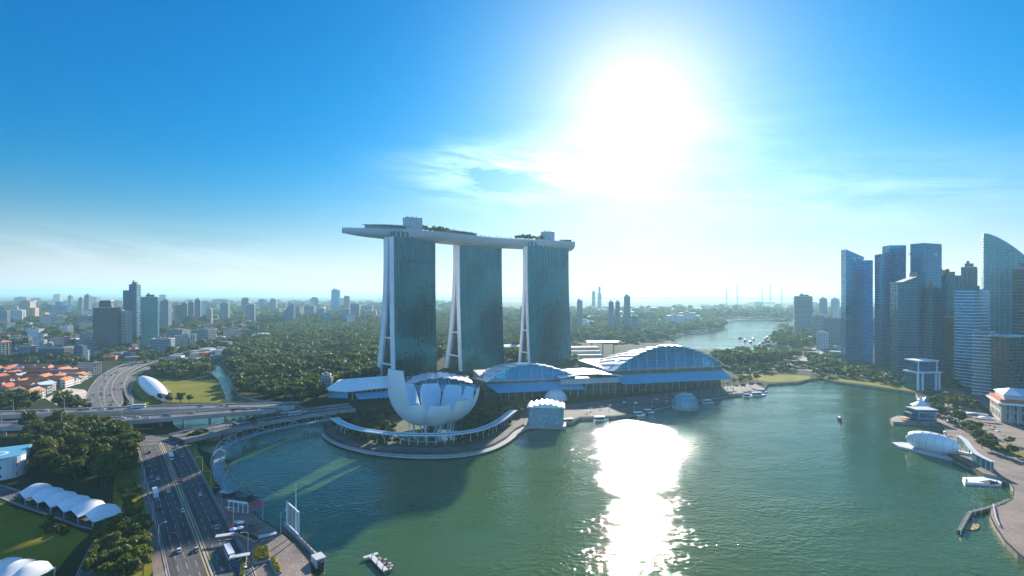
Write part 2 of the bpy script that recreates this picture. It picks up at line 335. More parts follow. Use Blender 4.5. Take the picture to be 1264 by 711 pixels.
def make_water():
    m = bpy.data.materials.new('mat_water'); m.use_nodes = True; nt = m.node_tree; b = nt.nodes['Principled BSDF']
    tc = nd(nt, 'ShaderNodeTexCoord')
    n0 = nd(nt, 'ShaderNodeTexNoise'); n0.inputs['Scale'].default_value = 0.004; n0.inputs['Detail'].default_value = 3
    nt.links.new(tc.outputs['Object'], n0.inputs['Vector'])
    b.inputs['IOR'].default_value = 1.333; b.inputs['Roughness'].default_value = 0.03
    f = mth(nt, 'MULTIPLY', mth(nt, 'SUBTRACT', n0.outputs[0], 0.38), 3.5, clamp=True)
    nt.links.new(mixc(nt, f, (0.034, 0.080, 0.022), (0.055, 0.098, 0.026)), b.inputs['Base Color'])
    # wind patches change how ruffled the surface is
    n3 = nd(nt, 'ShaderNodeTexNoise'); n3.inputs['Scale'].default_value = 0.035; n3.inputs['Detail'].default_value = 6; n3.inputs['Roughness'].default_value = 0.65
    m3 = nd(nt, 'ShaderNodeMapping'); m3.inputs['Scale'].default_value = (0.45, 1.0, 1.0); nt.links.new(tc.outputs['Object'], m3.inputs[0]); nt.links.new(m3.outputs[0], n3.inputs['Vector'])
    ruf = mth(nt, 'MULTIPLY_ADD', mth(nt, 'MULTIPLY', mth(nt, 'SUBTRACT', n3.outputs[0], 0.38), 4.0, clamp=True), 1.0, 0.35)
    n5 = nd(nt, 'ShaderNodeTexNoise'); n5.inputs['Scale'].default_value = 0.006; n5.inputs['Detail'].default_value = 5; n5.inputs['Distortion'].default_value = 1.2
    m5 = nd(nt, 'ShaderNodeMapping'); m5.inputs['Scale'].default_value = (0.5, 1.3, 1.0); m5.inputs['Rotation'].default_value = (0, 0, 0.35); nt.links.new(tc.outputs['Object'], m5.inputs[0]); nt.links.new(m5.outputs[0], n5.inputs['Vector'])
    ruf = mth(nt, 'MULTIPLY', ruf, mth(nt, 'MULTIPLY_ADD', mth(nt, 'MULTIPLY', mth(nt, 'SUBTRACT', n5.outputs[0], 0.40), 6.0, clamp=True), 0.65, 0.55))
    mp = nd(nt, 'ShaderNodeMapping'); mp.inputs['Scale'].default_value = (0.75, 1.0, 1.0); nt.links.new(tc.outputs['Object'], mp.inputs[0])
    w1 = nd(nt, 'ShaderNodeTexNoise'); w1.inputs['Scale'].default_value = 0.40; w1.inputs['Detail'].default_value = 2.2; w1.inputs['Roughness'].default_value = 0.55
    nt.links.new(mp.outputs[0], w1.inputs['Vector'])
    w2 = nd(nt, 'ShaderNodeTexNoise'); w2.inputs['Scale'].default_value = 0.06; w2.inputs['Detail'].default_value = 3
    nt.links.new(mp.outputs[0], w2.inputs['Vector'])
    hsum = mth(nt, 'ADD', mth(nt, 'MULTIPLY', w1.outputs[0], mth(nt, 'MULTIPLY', ruf, 0.70)), mth(nt, 'MULTIPLY', w2.outputs[0], 0.45))
    bp = nd(nt, 'ShaderNodeBump'); bp.inputs['Strength'].default_value = 1.0; bp.inputs['Distance'].default_value = 0.62
    nt.links.new(hsum, bp.inputs['Height']); nt.links.new(bp.outputs[0], b.inputs['Normal'])
    w = MB(); w.add([(-31990, -2490, 0), (31990, -2490, 0), (31990, 30990, 0), (-31990, 30990, 0)], [(0, 1, 2, 3)])
    tag(w.build('water', m), kind='structure')
make_water()

def make_haze():
    m = bpy.data.materials.new('mat_haze'); m.use_nodes = True; nt = m.node_tree; nt.nodes.clear()
    o = nd(nt, 'ShaderNodeOutputMaterial'); v = nd(nt, 'ShaderNodeVolumePrincipled')
    v.inputs['Color'].default_value = (0.37, 0.65, 0.78, 1); v.inputs['Density'].default_value = 0.000085
    v.inputs['Anisotropy'].default_value = 0.35
    nt.links.new(v.outputs[0], o.inputs['Volume'])
    h = MB(); h.box(-33000, 33000, -3000, 32000, -4, 260)
    tag(h.build('haze', m), kind='stuff')
make_haze()

def make_hills():
    m = MB(); mat = pbr('mat_hills', (0.05, 0.08, 0.05), 0.95, scale=0.001, var=0.4)
    for (x0, x1, y, hh, seed) in ((-16000, 4000, 20000, 235, 3), (3000, 22000, 24000, 165, 8), (-26000, -9000, 23000, 150, 5)):
        r = random.Random(seed); n = 60; ph = [r.uniform(0, 6.28) for _ in range(5)]
        rows = []
        for k, (dy, q) in enumerate(((-1500, 0), (-700, 0.55), (0, 1.0), (700, 0.6), (1500, 0))):
            row = []
            for i in range(n+1):
                t = i/n; e = math.sin(math.pi*t)**0.5
                z = e*hh*(0.58+0.20*math.sin(7*t+ph[0])+0.12*math.sin(17*t+ph[1])+0.07*math.sin(37*t+ph[2]+k))
                row.append((x0+(x1-x0)*t, y+dy, LZ-1+max(0.5, z*q)))
            rows.append(row)
        m.grid(rows)
    tag(m.build('hills', mat, smooth=True), kind='structure')
make_hills()

def sheet(name, px, mat, z, th=0.0, world=False, kind='structure'):
    pts = ccw(list(px) if world else [G(a, b, LZ) for a, b in px])
    m = MB(); m.prism(pts, z-0.02 if not th else z-th, z, bottom=False)
    return tag(m.build(name, mat), kind=kind)
def ribbon(m, pts, w, z, off=0.0, th=0.0, dash=None):
    """flat (or thick) band along a 2-D path; z may be a function of the index fraction"""
    P = [Vector((p[0], p[1])) for p in pts]; n = len(P); L = []; Rr = []
    for i in range(n):
        t = (P[min(i+1, n-1)]-P[max(i-1, 0)]).normalized(); nn = Vector((-t.y, t.x))
        zz = z(i/(n-1)) if callable(z) else z
        a = P[i]+nn*(off+w/2); b = P[i]+nn*(off-w/2); L.append((a.x, a.y, zz)); Rr.append((b.x, b.y, zz))
    for i in range(n-1):
        if dash and (i % dash[1]) >= dash[0]: continue
        q = [L[i], Rr[i], Rr[i+1], L[i+1]]
        if th:
            q2 = [(x, y, zz-th) for x, y, zz in q]
            m.add(q+q2, [(3, 2, 1, 0)[::-1], (4, 5, 6, 7)[::-1], (0, 1, 5, 4)[::-1], (1, 2, 6, 5)[::-1], (2, 3, 7, 6)[::-1], (3, 0, 4, 7)[::-1]])
        else: m.add(q, [(0, 1, 2, 3)])
    return m
def gpath(px, n=8, z=LZ): return [(v.x, v.y) for v in smooth_path([G(a, b, z)+(0,) for a, b in px], n)]
def resample(pts, step):
    out = [Vector(pts[0][:2])]; acc = 0
    for i in range(len(pts)-1):
        a = Vector(pts[i][:2]); b = Vector(pts[i+1][:2]); l = (b-a).length; d = 0
        while acc+(l-d) >= step:
            d += step-acc; acc = 0; out.append(a.lerp(b, d/l))
        acc += l-d
    return [(p.x, p.y) for p in out]

# lawns and paving
sheet('lawn', [(-40, 620), (0, 621), (40, 634), (80, 648), (110, 660), (93, 676), (74, 700), (58, 722), (-90, 722)], M_lawn, 2.58)
sheet('lawn', [(156, 470), (170, 464), (196, 467), (232, 470), (272, 474), (278, 490), (270, 497), (225, 497), (200, 496), (180, 500), (170, 488)], M_lawn, 2.57)
sheet('lawn', [(150, 560), (171, 560), (184, 640), (192, 700), (178, 720), (150, 720), (138, 650), (140, 600)], M_lawn, 2.57)
sheet('lawn', [(222, 546), (242, 552), (252, 570), (268, 594), (262, 606), (250, 600), (238, 580)], M_lawn, 2.57)
sheet('lawn', [(916, 462), (940, 461), (975, 463), (1000, 464), (1000, 467.2), (984, 470.6), (950, 471.6), (925, 468)], M_lawn, 2.57)
sheet('lawn', [(1004, 462), (1040, 466), (1090, 471.5), (1130, 477), (1130, 483.6), (1090, 477.6), (1060, 473.6), (1030, 469.6), (1014, 465)], M_lawn, 2.57)
sheet('garden', [(412, 531), (425, 541), (450, 547), (480, 551), (520, 553), (560, 551.5), (590, 547), (612, 539), (628, 528), (640, 517), (650, 508), (640, 502), (600, 506), (520, 511), (440, 514), (412, 520)], pbr('mat_garden', (0.03, 0.06, 0.02), 0.95, scale=0.06, c2=(0.07, 0.075, 0.04)), 2.68)
sheet('sandy_lot', [(56, 492), (82, 479), (104, 481), (116, 490), (113, 501), (100, 504), (70, 500)], M_sand, 2.60)
sheet('sandy_lot', [(228, 441), (262, 432), (300, 428), (300, 432), (262, 438), (232, 446)], M_sand, 2.60)
sheet('plaza', [(276, 600), (291, 604.5), (303, 614), (308, 628), (322, 642), (342, 654), (361, 670), (383, 696), (386, 722), (306, 722), (298, 700), (288, 676), (262, 640), (256, 622)], M_pave, 2.60)
sheet('plaza', [(176, 575), (183, 577), (197, 632), (208, 670), (221, 722), (190, 722), (186, 680), (182, 640), (170, 580)], M_pave, 2.60)
sheet('promenade', [(403, 533), (410, 540), (426, 547), (446, 552.4), (470, 556.4), (500, 558.8), (530, 559.3), (560, 558.2), (590, 553.8), (610, 547.3), (625, 538.8), (636, 528.8), (648, 522.6),
                    (668, 521.8), (700, 521), (712, 516), (716, 514.5), (760, 513), (790, 509), (810, 503), (830, 498), (846, 494), (870, 491), (900, 487), (925, 484), (944, 480),
                    (930, 473), (880, 479), (760, 492), (700, 500), (640, 502), (560, 510), (470, 512), (420, 512), (400, 518)], M_pavegrey, 2.62)
sheet('promenade', [(1137, 493), (1150, 496), (1180, 500), (1210, 506), (1240, 520), (1270, 530), (1300, 545), (1330, 600), (1330, 735), (1316, 719), (1278, 698), (1257, 682), (1241, 666.5), (1229.5, 649), (1222.5, 636), (1223.5, 628),
                    (1239, 623.5), (1250.5, 617), (1252.5, 604), (1247, 595), (1233, 588.5), (1214, 584.5), (1201, 576.5), (1181, 566.5), (1170, 559), (1174, 548), (1168, 535), (1162, 523), (1151, 519.6), (1128, 516), (1125, 511.4), (1138, 504)], M_pave, 2.62)

M_deckside = pbr('mat_deck_side', (0.36, 0.35, 0.34), 0.8, scale=0.1, var=0.3)
ROADS = {}
def road(name, path, w, z=2.66, lanes=4, th=0.0, label=None, median=True, piers=None, mat=None, rail=False, dashes=True, struct=True, cat='road'):
    """asphalt band with kerbs, edge lines, dashes; elevated ones get a deck, parapets and piers"""
    root = None
    zf = z if callable(z) else (lambda t, z=z: z)
    fine = resample(path, 6.0)
    if not struct:
        c = fine[len(fine)//2]; root = empty(name, (c[0], c[1], 0), 0, label, cat)
    def bld(mb, nm, mt):
        if struct:
            o = mb.build(nm, mt); return tag(o, kind='structure')
        o = mb.build(nm, mt); o.parent = root; o.location = (-c[0], -c[1], 0); return o
    a = MB(); ribbon(a, fine, w, zf, th=th or 0.0)
    bld(a, name if struct else 'deck', [mat or M_asphalt])
    k = MB()
    for s in (-1, 1):
        if not struct: k = MB()
        ribbon(k, fine, 0.7 if th else 0.4, lambda t: zf(t)+(1.0 if th else 0.13), off=s*(w/2+0.36), th=(th+1.6) if th else 0.3)
        if not struct: bld(k, 'parapet', M_concrete)
    if not struct: k = MB()
    if median: ribbon(k, fine, 0.8, lambda t: zf(t)+(0.7 if th else 0.16), th=0.68 if th else 0.15)
    if k.v: bld(k, 'kerb' if struct else 'median_kerb', M_concrete)
    p = MB()
    if dashes:
        half = w/2-1.0; per = half/max(1, lanes//2)
        for s in (-1, 1):
            ribbon(p, fine, 0.25, lambda t: zf(t)+0.012, off=s*(w/2-0.5))
            for j in range(1, lanes//2): ribbon(p, fine, 0.25, lambda t: zf(t)+0.012, off=s*(0.6+per*j), dash=(1, 2))
            bld(p, 'road_marking', M_paint); p = MB()
    if piers and not struct:
        step, dz = piers; pp = resample(path, step)
        for i, q in enumerate(pp[1:-1] if len(pp) > 2 else pp):
            b = MB(); zt = zf(0.5)-th-0.02
            b.cyl(q[0]-c[0], q[1]-c[1], -2.5, zt-1.2, 1.1, 1.0, 10); 
            t = Vector(path[min(len(path)-1, 1)])-Vector(path[0])
            b.box(q[0]-c[0]-w*0.32, q[0]-c[0]+w*0.32, q[1]-c[1]-1.1, q[1]-c[1]+1.1, zt-1.2, zt, math.atan2(t.y, t.x)+math.pi/2)
            b.build('pier', M_concrete, root)
    ROADS[name] = (fine, w, zf)
    return fine
# the wide avenue at lower left, running away from the camera
road('avenue', [G(p, q, LZ) for p, q in ((270, 745), (262, 711), (240, 652), (220, 602), (205, 563), (197, 545))], 29, lanes=8, mat=worn_asphalt(math.atan2(G(220, 602, LZ)[1]-G(262, 711, LZ)[1], G(220, 602, LZ)[0]-G(262, 711, LZ)[0])))
# yellowish centre line
m = MB(); ribbon(m, ROADS['avenue'][0], 0.5, 2.69, off=-1.2); ribbon(m, ROADS['avenue'][0], 0.5, 2.69, off=1.2); tag(m.build('road_marking', M_yellow), kind='structure')
road('waterfront_road', gpath([(150, 536), (175, 543), (200, 545), (232, 538), (256, 531)]), 20, z=2.70, lanes=4)
road('park_road', gpath([(-40, 596), (0, 606), (40, 621), (80, 634), (118, 647), (160, 652)]), 9, lanes=2, median=False)
road('park_road', gpath([(131, 664), (118, 690), (104, 725)]), 8, z=2.69, lanes=2, median=False)
# coastal highway curving off to the upper left, two carriageways
cw = gpath([(158, 509), (144, 498), (138, 484), (141, 470), (152, 459), (172, 450), (205, 442), (250, 435), (300, 429)])
road('highway', cw, 24, z=2.70, lanes=6)
cw2 = gpath([(120, 507), (118, 492), (122, 476), (136, 461), (160, 449), (192, 441), (235, 434)])
road('highway', cw2, 15, z=2.75, lanes=4, median=False)
road('service_road', gpath([(150, 507), (158, 496), (156, 480), (166, 463), (186, 452)]), 9, z=2.70, lanes=2, median=False)
# right bank: boulevard between the towers and the water
road('boulevard', gpath([(985, 456), (1020, 459), (1070, 465), (1130, 473), (1180, 484), (1215, 497), (1262, 517), (1320, 545)]), 18, z=2.70, lanes=4)
# road beyond the halls, right
road('bay_road', gpath([(905, 456), (935, 455), (965, 451), (990, 445), (1005, 438), (1010, 430)]), 22, z=2.70, lanes=4)
# elevated expressway: two decks side by side with a planted gap
road('elevated_expressway', [G(p, q, 12) for p, q in ((-60, 512.5), (60, 508.6), (160, 505), (260, 502), (330, 500.5), (372, 499))], 17, z=12, th=2.2, lanes=4, median=False, struct=False,
     label='far deck of the elevated expressway crossing above the left water channel', cat='viaduct', piers=(38, 12))
road('elevated_expressway', [G(p, q, 12) for p, q in ((-60, 526), (60, 521.5), (160, 516), (230, 511), (290, 506.5), (350, 502))], 17, z=11.2, th=2.2, lanes=4, median=False, struct=False,
     label='near deck of the elevated expressway with dark piers above the left channel', cat='viaduct', piers=(38, 12))
# the road bridge to the promontory
road('road_bridge', [G(p, q, 5) for p, q in ((218, 541), (250, 534), (290, 525), (330, 517.5), (370, 511), (405, 506), (440, 502))], 26, z=5.5, th=2.0, lanes=6, struct=False,
     label='wide road bridge with planted median between the avenue and the promontory', cat='bridge', piers=(36, 5))
# ------------------------------------------------------------------ the three-tower hotel and its sky park
M_wallwhite = pbr('mat_tower_white', (0.80, 0.80, 0.80), 0.5, scale=0.03, var=0.15)
def hotel_glass():
    m = bpy.data.materials.new('mat_hotel_glass'); m.use_nodes = True; nt = m.node_tree; b = nt.nodes['Principled BSDF']
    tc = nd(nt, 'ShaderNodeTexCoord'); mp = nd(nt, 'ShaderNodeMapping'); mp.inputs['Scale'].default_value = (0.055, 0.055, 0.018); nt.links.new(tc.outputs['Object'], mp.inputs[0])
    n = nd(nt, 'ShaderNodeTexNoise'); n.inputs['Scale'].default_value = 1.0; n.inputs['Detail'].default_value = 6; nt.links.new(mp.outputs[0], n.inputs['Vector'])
    sp = nd(nt, 'ShaderNodeSeparateXYZ'); nt.links.new(tc.outputs['Object'], sp.inputs[0])
    u = mth(nt, 'DIVIDE', mth(nt, 'ADD', sp.outputs[0], 500), 2.6); v = mth(nt, 'DIVIDE', sp.outputs[2], 3.61)
    cb = nd(nt, 'ShaderNodeCombineXYZ'); nt.links.new(mth(nt, 'FLOOR', u), cb.inputs[0]); nt.links.new(mth(nt, 'FLOOR', v), cb.inputs[1])
    wn = nd(nt, 'ShaderNodeTexWhiteNoise', noise_dimensions='3D'); nt.links.new(cb.outputs[0], wn.inputs['Vector'])
    line = mth(nt, 'GREATER_THAN', mth(nt, 'FRACT', v), 0.74)
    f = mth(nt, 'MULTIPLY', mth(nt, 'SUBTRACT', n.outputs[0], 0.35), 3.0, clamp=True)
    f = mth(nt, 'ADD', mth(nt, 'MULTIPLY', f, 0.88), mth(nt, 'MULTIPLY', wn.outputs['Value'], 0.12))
    c = mixc(nt, f, (0.003, 0.085, 0.11), (0.012, 0.22, 0.29))  # paler and darker patches paint mottled reflections into the glass
    # warm reflections painted into scattered clusters of panes
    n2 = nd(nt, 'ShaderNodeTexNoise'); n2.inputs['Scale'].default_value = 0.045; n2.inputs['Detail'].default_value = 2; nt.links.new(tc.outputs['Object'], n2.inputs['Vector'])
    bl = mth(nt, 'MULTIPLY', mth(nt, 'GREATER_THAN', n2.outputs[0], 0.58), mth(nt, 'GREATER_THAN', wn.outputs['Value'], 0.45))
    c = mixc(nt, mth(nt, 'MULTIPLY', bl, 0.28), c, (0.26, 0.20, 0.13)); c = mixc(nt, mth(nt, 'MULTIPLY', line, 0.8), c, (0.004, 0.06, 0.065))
    nt.links.new(c, b.inputs['Base Color']); b.inputs['Metallic'].default_value = 0.75; b.inputs['Specular IOR Level'].default_value = 0.5
    nt.links.new(mth(nt, 'MULTIPLY_ADD', wn.outputs['Value'], 0.08, 0.07), b.inputs['Roughness'])
    g = nd(nt, 'ShaderNodeNewGeometry'); tl = nd(nt, 'ShaderNodeVectorMath', operation='MULTIPLY_ADD'); nt.links.new(wn.outputs['Color'], tl.inputs[0]); tl.inputs[1].default_value = (0.025, 0.025, 0.04); nt.links.new(g.outputs['Normal'], tl.inputs[2]); nt.links.new(tl.outputs[0], b.inputs['Normal'])
    return m
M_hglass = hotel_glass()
M_hglass2 = pbr('mat_atrium_glass', (0.02, 0.06, 0.07), 0.15, spec=0.9, scale=0.1, var=0.5)
M_fin = pbr('mat_teal_spandrel', (0.008, 0.13, 0.135), 0.4, scale=0.05, var=0.3)
TH = 195.0
def hotel_tower(px, Y, yaw, w, td, bs, ff, label):
    X = (px-CX)/F*Y
    root = empty('hotel_tower', (X, Y, LZ), R(yaw), label, 'skyscraper', 'the three towers of the hotel')
    t = 9.5 if td > 18 else td*0.52
    N = 26; zs = [TH*i/N for i in range(N+1)]
    def yf(z): return -ff*(1-z/TH)**2.1                       # front face
    def yb(z): return td+bs*max(0, (1-z/TH))**1.7-2.2*math.sin(math.pi*z/TH)    # rear face
    for (a, b) in ((lambda z: yf(z), lambda z: yf(z)+t), (lambda z: yb(z)-t, lambda z: yb(z))):
        m = MB(); rows = []
        for z in zs: rows.append([(-w/2, a(z), z), (w/2, a(z), z), (w/2, b(z), z), (-w/2, b(z), z)])
        m.grid(rows, closed=True); m.add(rows[-1], [(0, 1, 2, 3)])
        m.build('slab', M_wallwhite, root)
    # glazed bay front: curtain wall just proud of the slab, storey by storey
    m = MB(); rows = []
    for z in zs: rows.append([(-w/2+0.9, yf(z)+0.1, z), (-w/2+0.9, yf(z)-0.5, z), (w/2-0.5, yf(z)-0.5, z), (w/2-0.5, yf(z)+0.1, z)])
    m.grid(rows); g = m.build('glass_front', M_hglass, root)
    m = MB(); nf = 54
    for i in range(1, nf):
        z = TH*i/nf; y = yf(z)-0.5
        if i % 9 == 0: m.box(-w/2+0.9, w/2-0.5, y-0.2, y+0.05, z-0.3, z+0.3)
    nb = 14
    for i in range(nb+1):
        x = -w/2+1.0+(w-1.8)*i/nb
        for k in range(0, N): m.bar((x, yf(zs[k])-0.62, zs[k]), (x, yf(zs[k+1])-0.62, zs[k+1]), 0.18, 0.3)
    m.build('fins', M_fin, g)
    # rear garden front, terraced balconies
    m = MB()
    for i in range(1, nf):
        z = TH*i/nf; y = yb(z); m.box(-w/2+0.6, w/2-0.6, y-0.05, y+1.6, z-0.25, z+0.25)
    m.build('balconies', M_fin, root)
    # dark glass between the legs, set back from the end walls
    m = MB(); rows = []
    zj = [z for z in zs if (yb(z)-t)-(yf(z)+t) > 0.3]
    for z in zj: rows.append([(-w/2+3.5, yf(z)+t-0.1, z), (-w/2+3.5, yb(z)-t+0.1, z)])
    if len(rows) > 1:
        m.grid(rows); rows = [[(w/2-3.5, yf(z)+t-0.1, z), (w/2-3.5, yb(z)-t+0.1, z)] for z in zj]; m.grid(rows)
        m.build('atrium_glass', M_hglass2, root)
        for z in (22, 58):
            if (yb(z)-t)-(yf(z)+t) > 2: m = MB(); m.box(-w/2+0.4, -w/2+3.0, yf(z)+t-0.2, yb(z)-t+0.2, z-0.9, z+0.9); m.build('link_beam', M_wallwhite, root)
    # neck: recessed glass storeys that carry the deck
    m = MB(); m.box(-w/2+3.5, w/2-7, 0.6, td-1.0, TH, TH+7.5); nk = m.build('neck', M_fin, root)
    for i in range(9): m = MB(); m.box(-w/2+4+i*(w-12)/8, -w/2+5+i*(w-12)/8, 0.2, 0.55, TH, TH+7); m.build('column', M_wallwhite, nk)
    return root
hotel_tower(512.5, 712, 48, 72, 23, 19, 4, 'left hotel tower of green glass with widest white splayed legs')
hotel_tower(594, 806, 38, 81, 18, 27, 8, 'middle hotel tower of dark green glass with white legs crossing like an A')
hotel_tower(677, 851, 32, 85, 13, 15, 9, 'right hotel tower of blue green glass, beside the tallest curved hall roof')

deck_ctrl = [(-228, 686), (-198, 697), (-163, 712), (-124, 735), (-84, 776), (-40, 818), (8, 845), (57, 866), (92, 885), (104, 891)]
DK = smooth_path([(x, y, 0) for x, y in deck_ctrl], 12)
def make_skypark():
    c = DK[len(DK)//2]
    root = empty('sky_park', (0, 0, 0), 0, 'long boat-shaped roof deck spanning the tops of all three hotel towers', 'sky deck')
    n = len(DK); rows = []; top = []; Z1 = 208.5
    for i, p in enumerate(DK):
        s = i/(n-1); t = (DK[min(i+1, n-1)]-DK[max(i-1, 0)]).normalized(); nn = Vector((-t.y, t.x, 0))
        wl = 19*min(1, (math.sin(min(1, s/0.42)*math.pi/2)**0.75)) if s < 0.42 else 19
        if s > 0.93: wl *= math.sqrt(max(0.02, 1-((s-0.93)/0.07)**2))
        wl = max(wl, 1.5); dp = 12.5*min(1, 0.3+(wl/19)**0.85*0.75)
        ring = []
        for k in range(17):
            a = math.pi*k/16; ring.append((p.x+nn.x*wl*math.cos(a), p.y+nn.y*wl*math.cos(a), Z1-2.0-dp*math.sin(a)**0.75))
        ring = [(p.x+nn.x*wl, p.y+nn.y*wl, Z1)]+ring+[(p.x-nn.x*wl, p.y-nn.y*wl, Z1)]
        rows.append(ring); top.append((p, nn, wl))
    m = MB(); m.grid(rows)
    for e in (rows[0], rows[-1]): m.add(e, [tuple(range(len(e)))])
    m.build('hull', pbr('mat_hull', (0.42, 0.46, 0.49), 0.42, scale=0.04, var=0.12), root, smooth=True)
    m = MB(); m.grid([[(p.x+nn.x*(wl-0.4), p.y+nn.y*(wl-0.4), Z1-0.3), (p.x-nn.x*(wl-0.4), p.y-nn.y*(wl-0.4), Z1-0.3)] for p, nn, wl in top])
    m.build('deck', M_concrete, root)
    m = MB()
    for s_ in (1, -1):
        for i in range(0, n-1):
            a, b = top[i], top[i+1]
            m.bar((a[0].x+a[1].x*s_*(a[2]-0.6), a[0].y+a[1].y*s_*(a[2]-0.6), Z1+1.2), (b[0].x+b[1].x*s_*(b[2]-0.6), b[0].y+b[1].y*s_*(b[2]-0.6), Z1+1.2), 0.25)
            m.bar((a[0].x+a[1].x*s_*(a[2]-0.6), a[0].y+a[1].y*s_*(a[2]-0.6), Z1-0.3), (a[0].x+a[1].x*s_*(a[2]-0.6), a[0].y+a[1].y*s_*(a[2]-0.6), Z1+1.2), 0.2)
    m.build('railing', M_steel, root)
    def at(s):
        i = min(n-1, int(s*(n-1))); p, nn, wl = top[i]; return p, nn, wl
    # machine rooms, the pale boxes that stand above the deck
    for s, L, W, hh in ((0.29, 24, 14, 18), (0.795, 20, 12, 15.5)):
        p, nn, wl = at(s); t = Vector((nn.y, -nn.x, 0)); m = MB(); a = math.atan2(t.y, t.x)
        m.box(p.x-L/2, p.x+L/2, p.y-W/2, p.y+W/2, Z1-0.28, Z1+hh, a); m.box(p.x-L/2-0.4, p.x+L/2+0.4, p.y-W/2-0.4, p.y+W/2+0.4, Z1+hh, Z1+hh+0.7, a)
        q = m.build('machine_room', pbr('mat_machine_room', (0.36, 0.46, 0.52), 0.5, scale=0.1, var=0.12), root)
        m = MB()
        for k in (-0.3, 0, 0.25): m = MB(); m.cyl(p.x+t.x*L*k, p.y+t.y*L*k, Z1+hh+0.7, Z1+hh+3.6, 0.9, 0.7, 8); m.build('vent', M_greyw, q)
        m = MB()
        for k in range(7):
            e = p+t*(L*(-0.42+0.14*k))-nn*0; f = e-nn*0
            m.box(e.x-0.5, e.x+0.5, e.y-W/2-0.25, e.y+W/2+0.25, Z1+2, Z1+hh-1.5, a, (e.x, e.y))
        m.build('louvre', M_steel, q)
    # lens-shaped restaurant roofs towards the prow
    for s0, s1, zz, wf in ((0.10, 0.31, 6.2, 0.78), (0.40, 0.52, 6.0, 0.6), (0.86, 0.97, 4.6, 0.7)):
        m = MB(); k0, k1 = int(s0*(n-1)), int(s1*(n-1)); rows2 = []; q = k1-k0
        for i in range(k0, k1+1):
            p, nn, wl = top[i]; u = (i-k0)/q; ww = wl*wf*max(0.06, math.sin(math.pi*u))**0.6
            rows2.append([(p.x+nn.x*ww*c_, p.y+nn.y*ww*c_, Z1+zz+1.4*(1-c_*c_)*math.sin(math.pi*u)) for c_ in (-1, -0.6, 0, 0.6, 1)])
        m.grid(rows2); m.grid([[(x, y, z-0.9) for x, y, z in r] for r in rows2])
        for r_ in (0, -1): m.grid([[r[r_] for r in rows2], [(r[r_][0], r[r_][1], r[r_][2]-0.9) for r in rows2]])
        rf = m.build('canopy_roof', M_steel if zz > 5 else M_greyw, root)
        m = MB()
        for i in range(k0+1, k1, 1):
            p, nn, wl = top[i]; u = (i-k0)/q; ww = wl*wf*math.sin(math.pi*u)**0.6*0.7
            if i % 2: continue
            for s_ in (-1, 1): m = MB(); m.cyl(p.x+nn.x*ww*s_, p.y+nn.y*ww*s_, Z1-0.3, Z1+zz, 0.3, None, 6); m.build('column', M_dark, rf)
        m = MB()
        m.grid([[(top[i][0].x+top[i][1].x*top[i][2]*wf*0.45*s_, top[i][0].y+top[i][1].y*top[i][2]*wf*0.45*s_, z) for z in (Z1-0.3, Z1+zz-0.2)] for s_ in (-1,) for i in range(k0+1, k1)])
        m.build('glass_wall', M_hglass2, rf)
    # long pool along the bay edge
    m = MB(); k0, k1 = int(0.45*(n-1)), int(0.78*(n-1))
    m.grid([[(top[i][0].x-top[i][1].x*(w_), top[i][0].y-top[i][1].y*(w_), Z1-0.1) for w_ in (13.0, 18.2)] for i in range(k0, k1)])
    m.build('pool', pbr('mat_pool', (0.04, 0.30, 0.36), 0.08, scale=0.3, var=0.2), root)
    return root, top, Z1
SKY_ROOT, SKY_TOP, SKY_Z = make_skypark()
def deck_point(s, off): 
    i = min(len(SKY_TOP)-1, max(0, int(s*(len(SKY_TOP)-1)))); p, nn, wl = SKY_TOP[i]; return (p.x-nn.x*off, p.y-nn.y*off)
# parasols on the deck
def make_parasol():
    r = empty('parasol', (0, 0, 0), 0, 'closed white parasol standing on the roof deck', 'parasol', 'parasols along the roof deck between the towers')
    m = MB(); m.cyl(0, 0, 0, 2.8, 0.12, None, 6); m.build('pole', M_dark, r)
    m = MB(); n = 8; m.add([(0, 0, 3.6)]+[(2.1*math.cos(2*math.pi*i/n), 2.1*math.sin(2*math.pi*i/n), 2.7) for i in range(n)]+[(0, 0, 2.9)], [(0, i+1, (i+1) % n+1) for i in range(n)]+[(n+1, (i+1) % n+1, i+1) for i in range(n)])
    m.build('canopy', M_dark, r); return r
pp = make_parasol()
for i in range(16):
    o = pp if i == 0 else copy_tree(pp)
    x, y = deck_point(0.47+0.021*i, 12+1.5*(i % 3)); o.location = (x, y, SKY_Z-0.3); o['label'] = 'small open dark parasol on the roof deck between the towers'
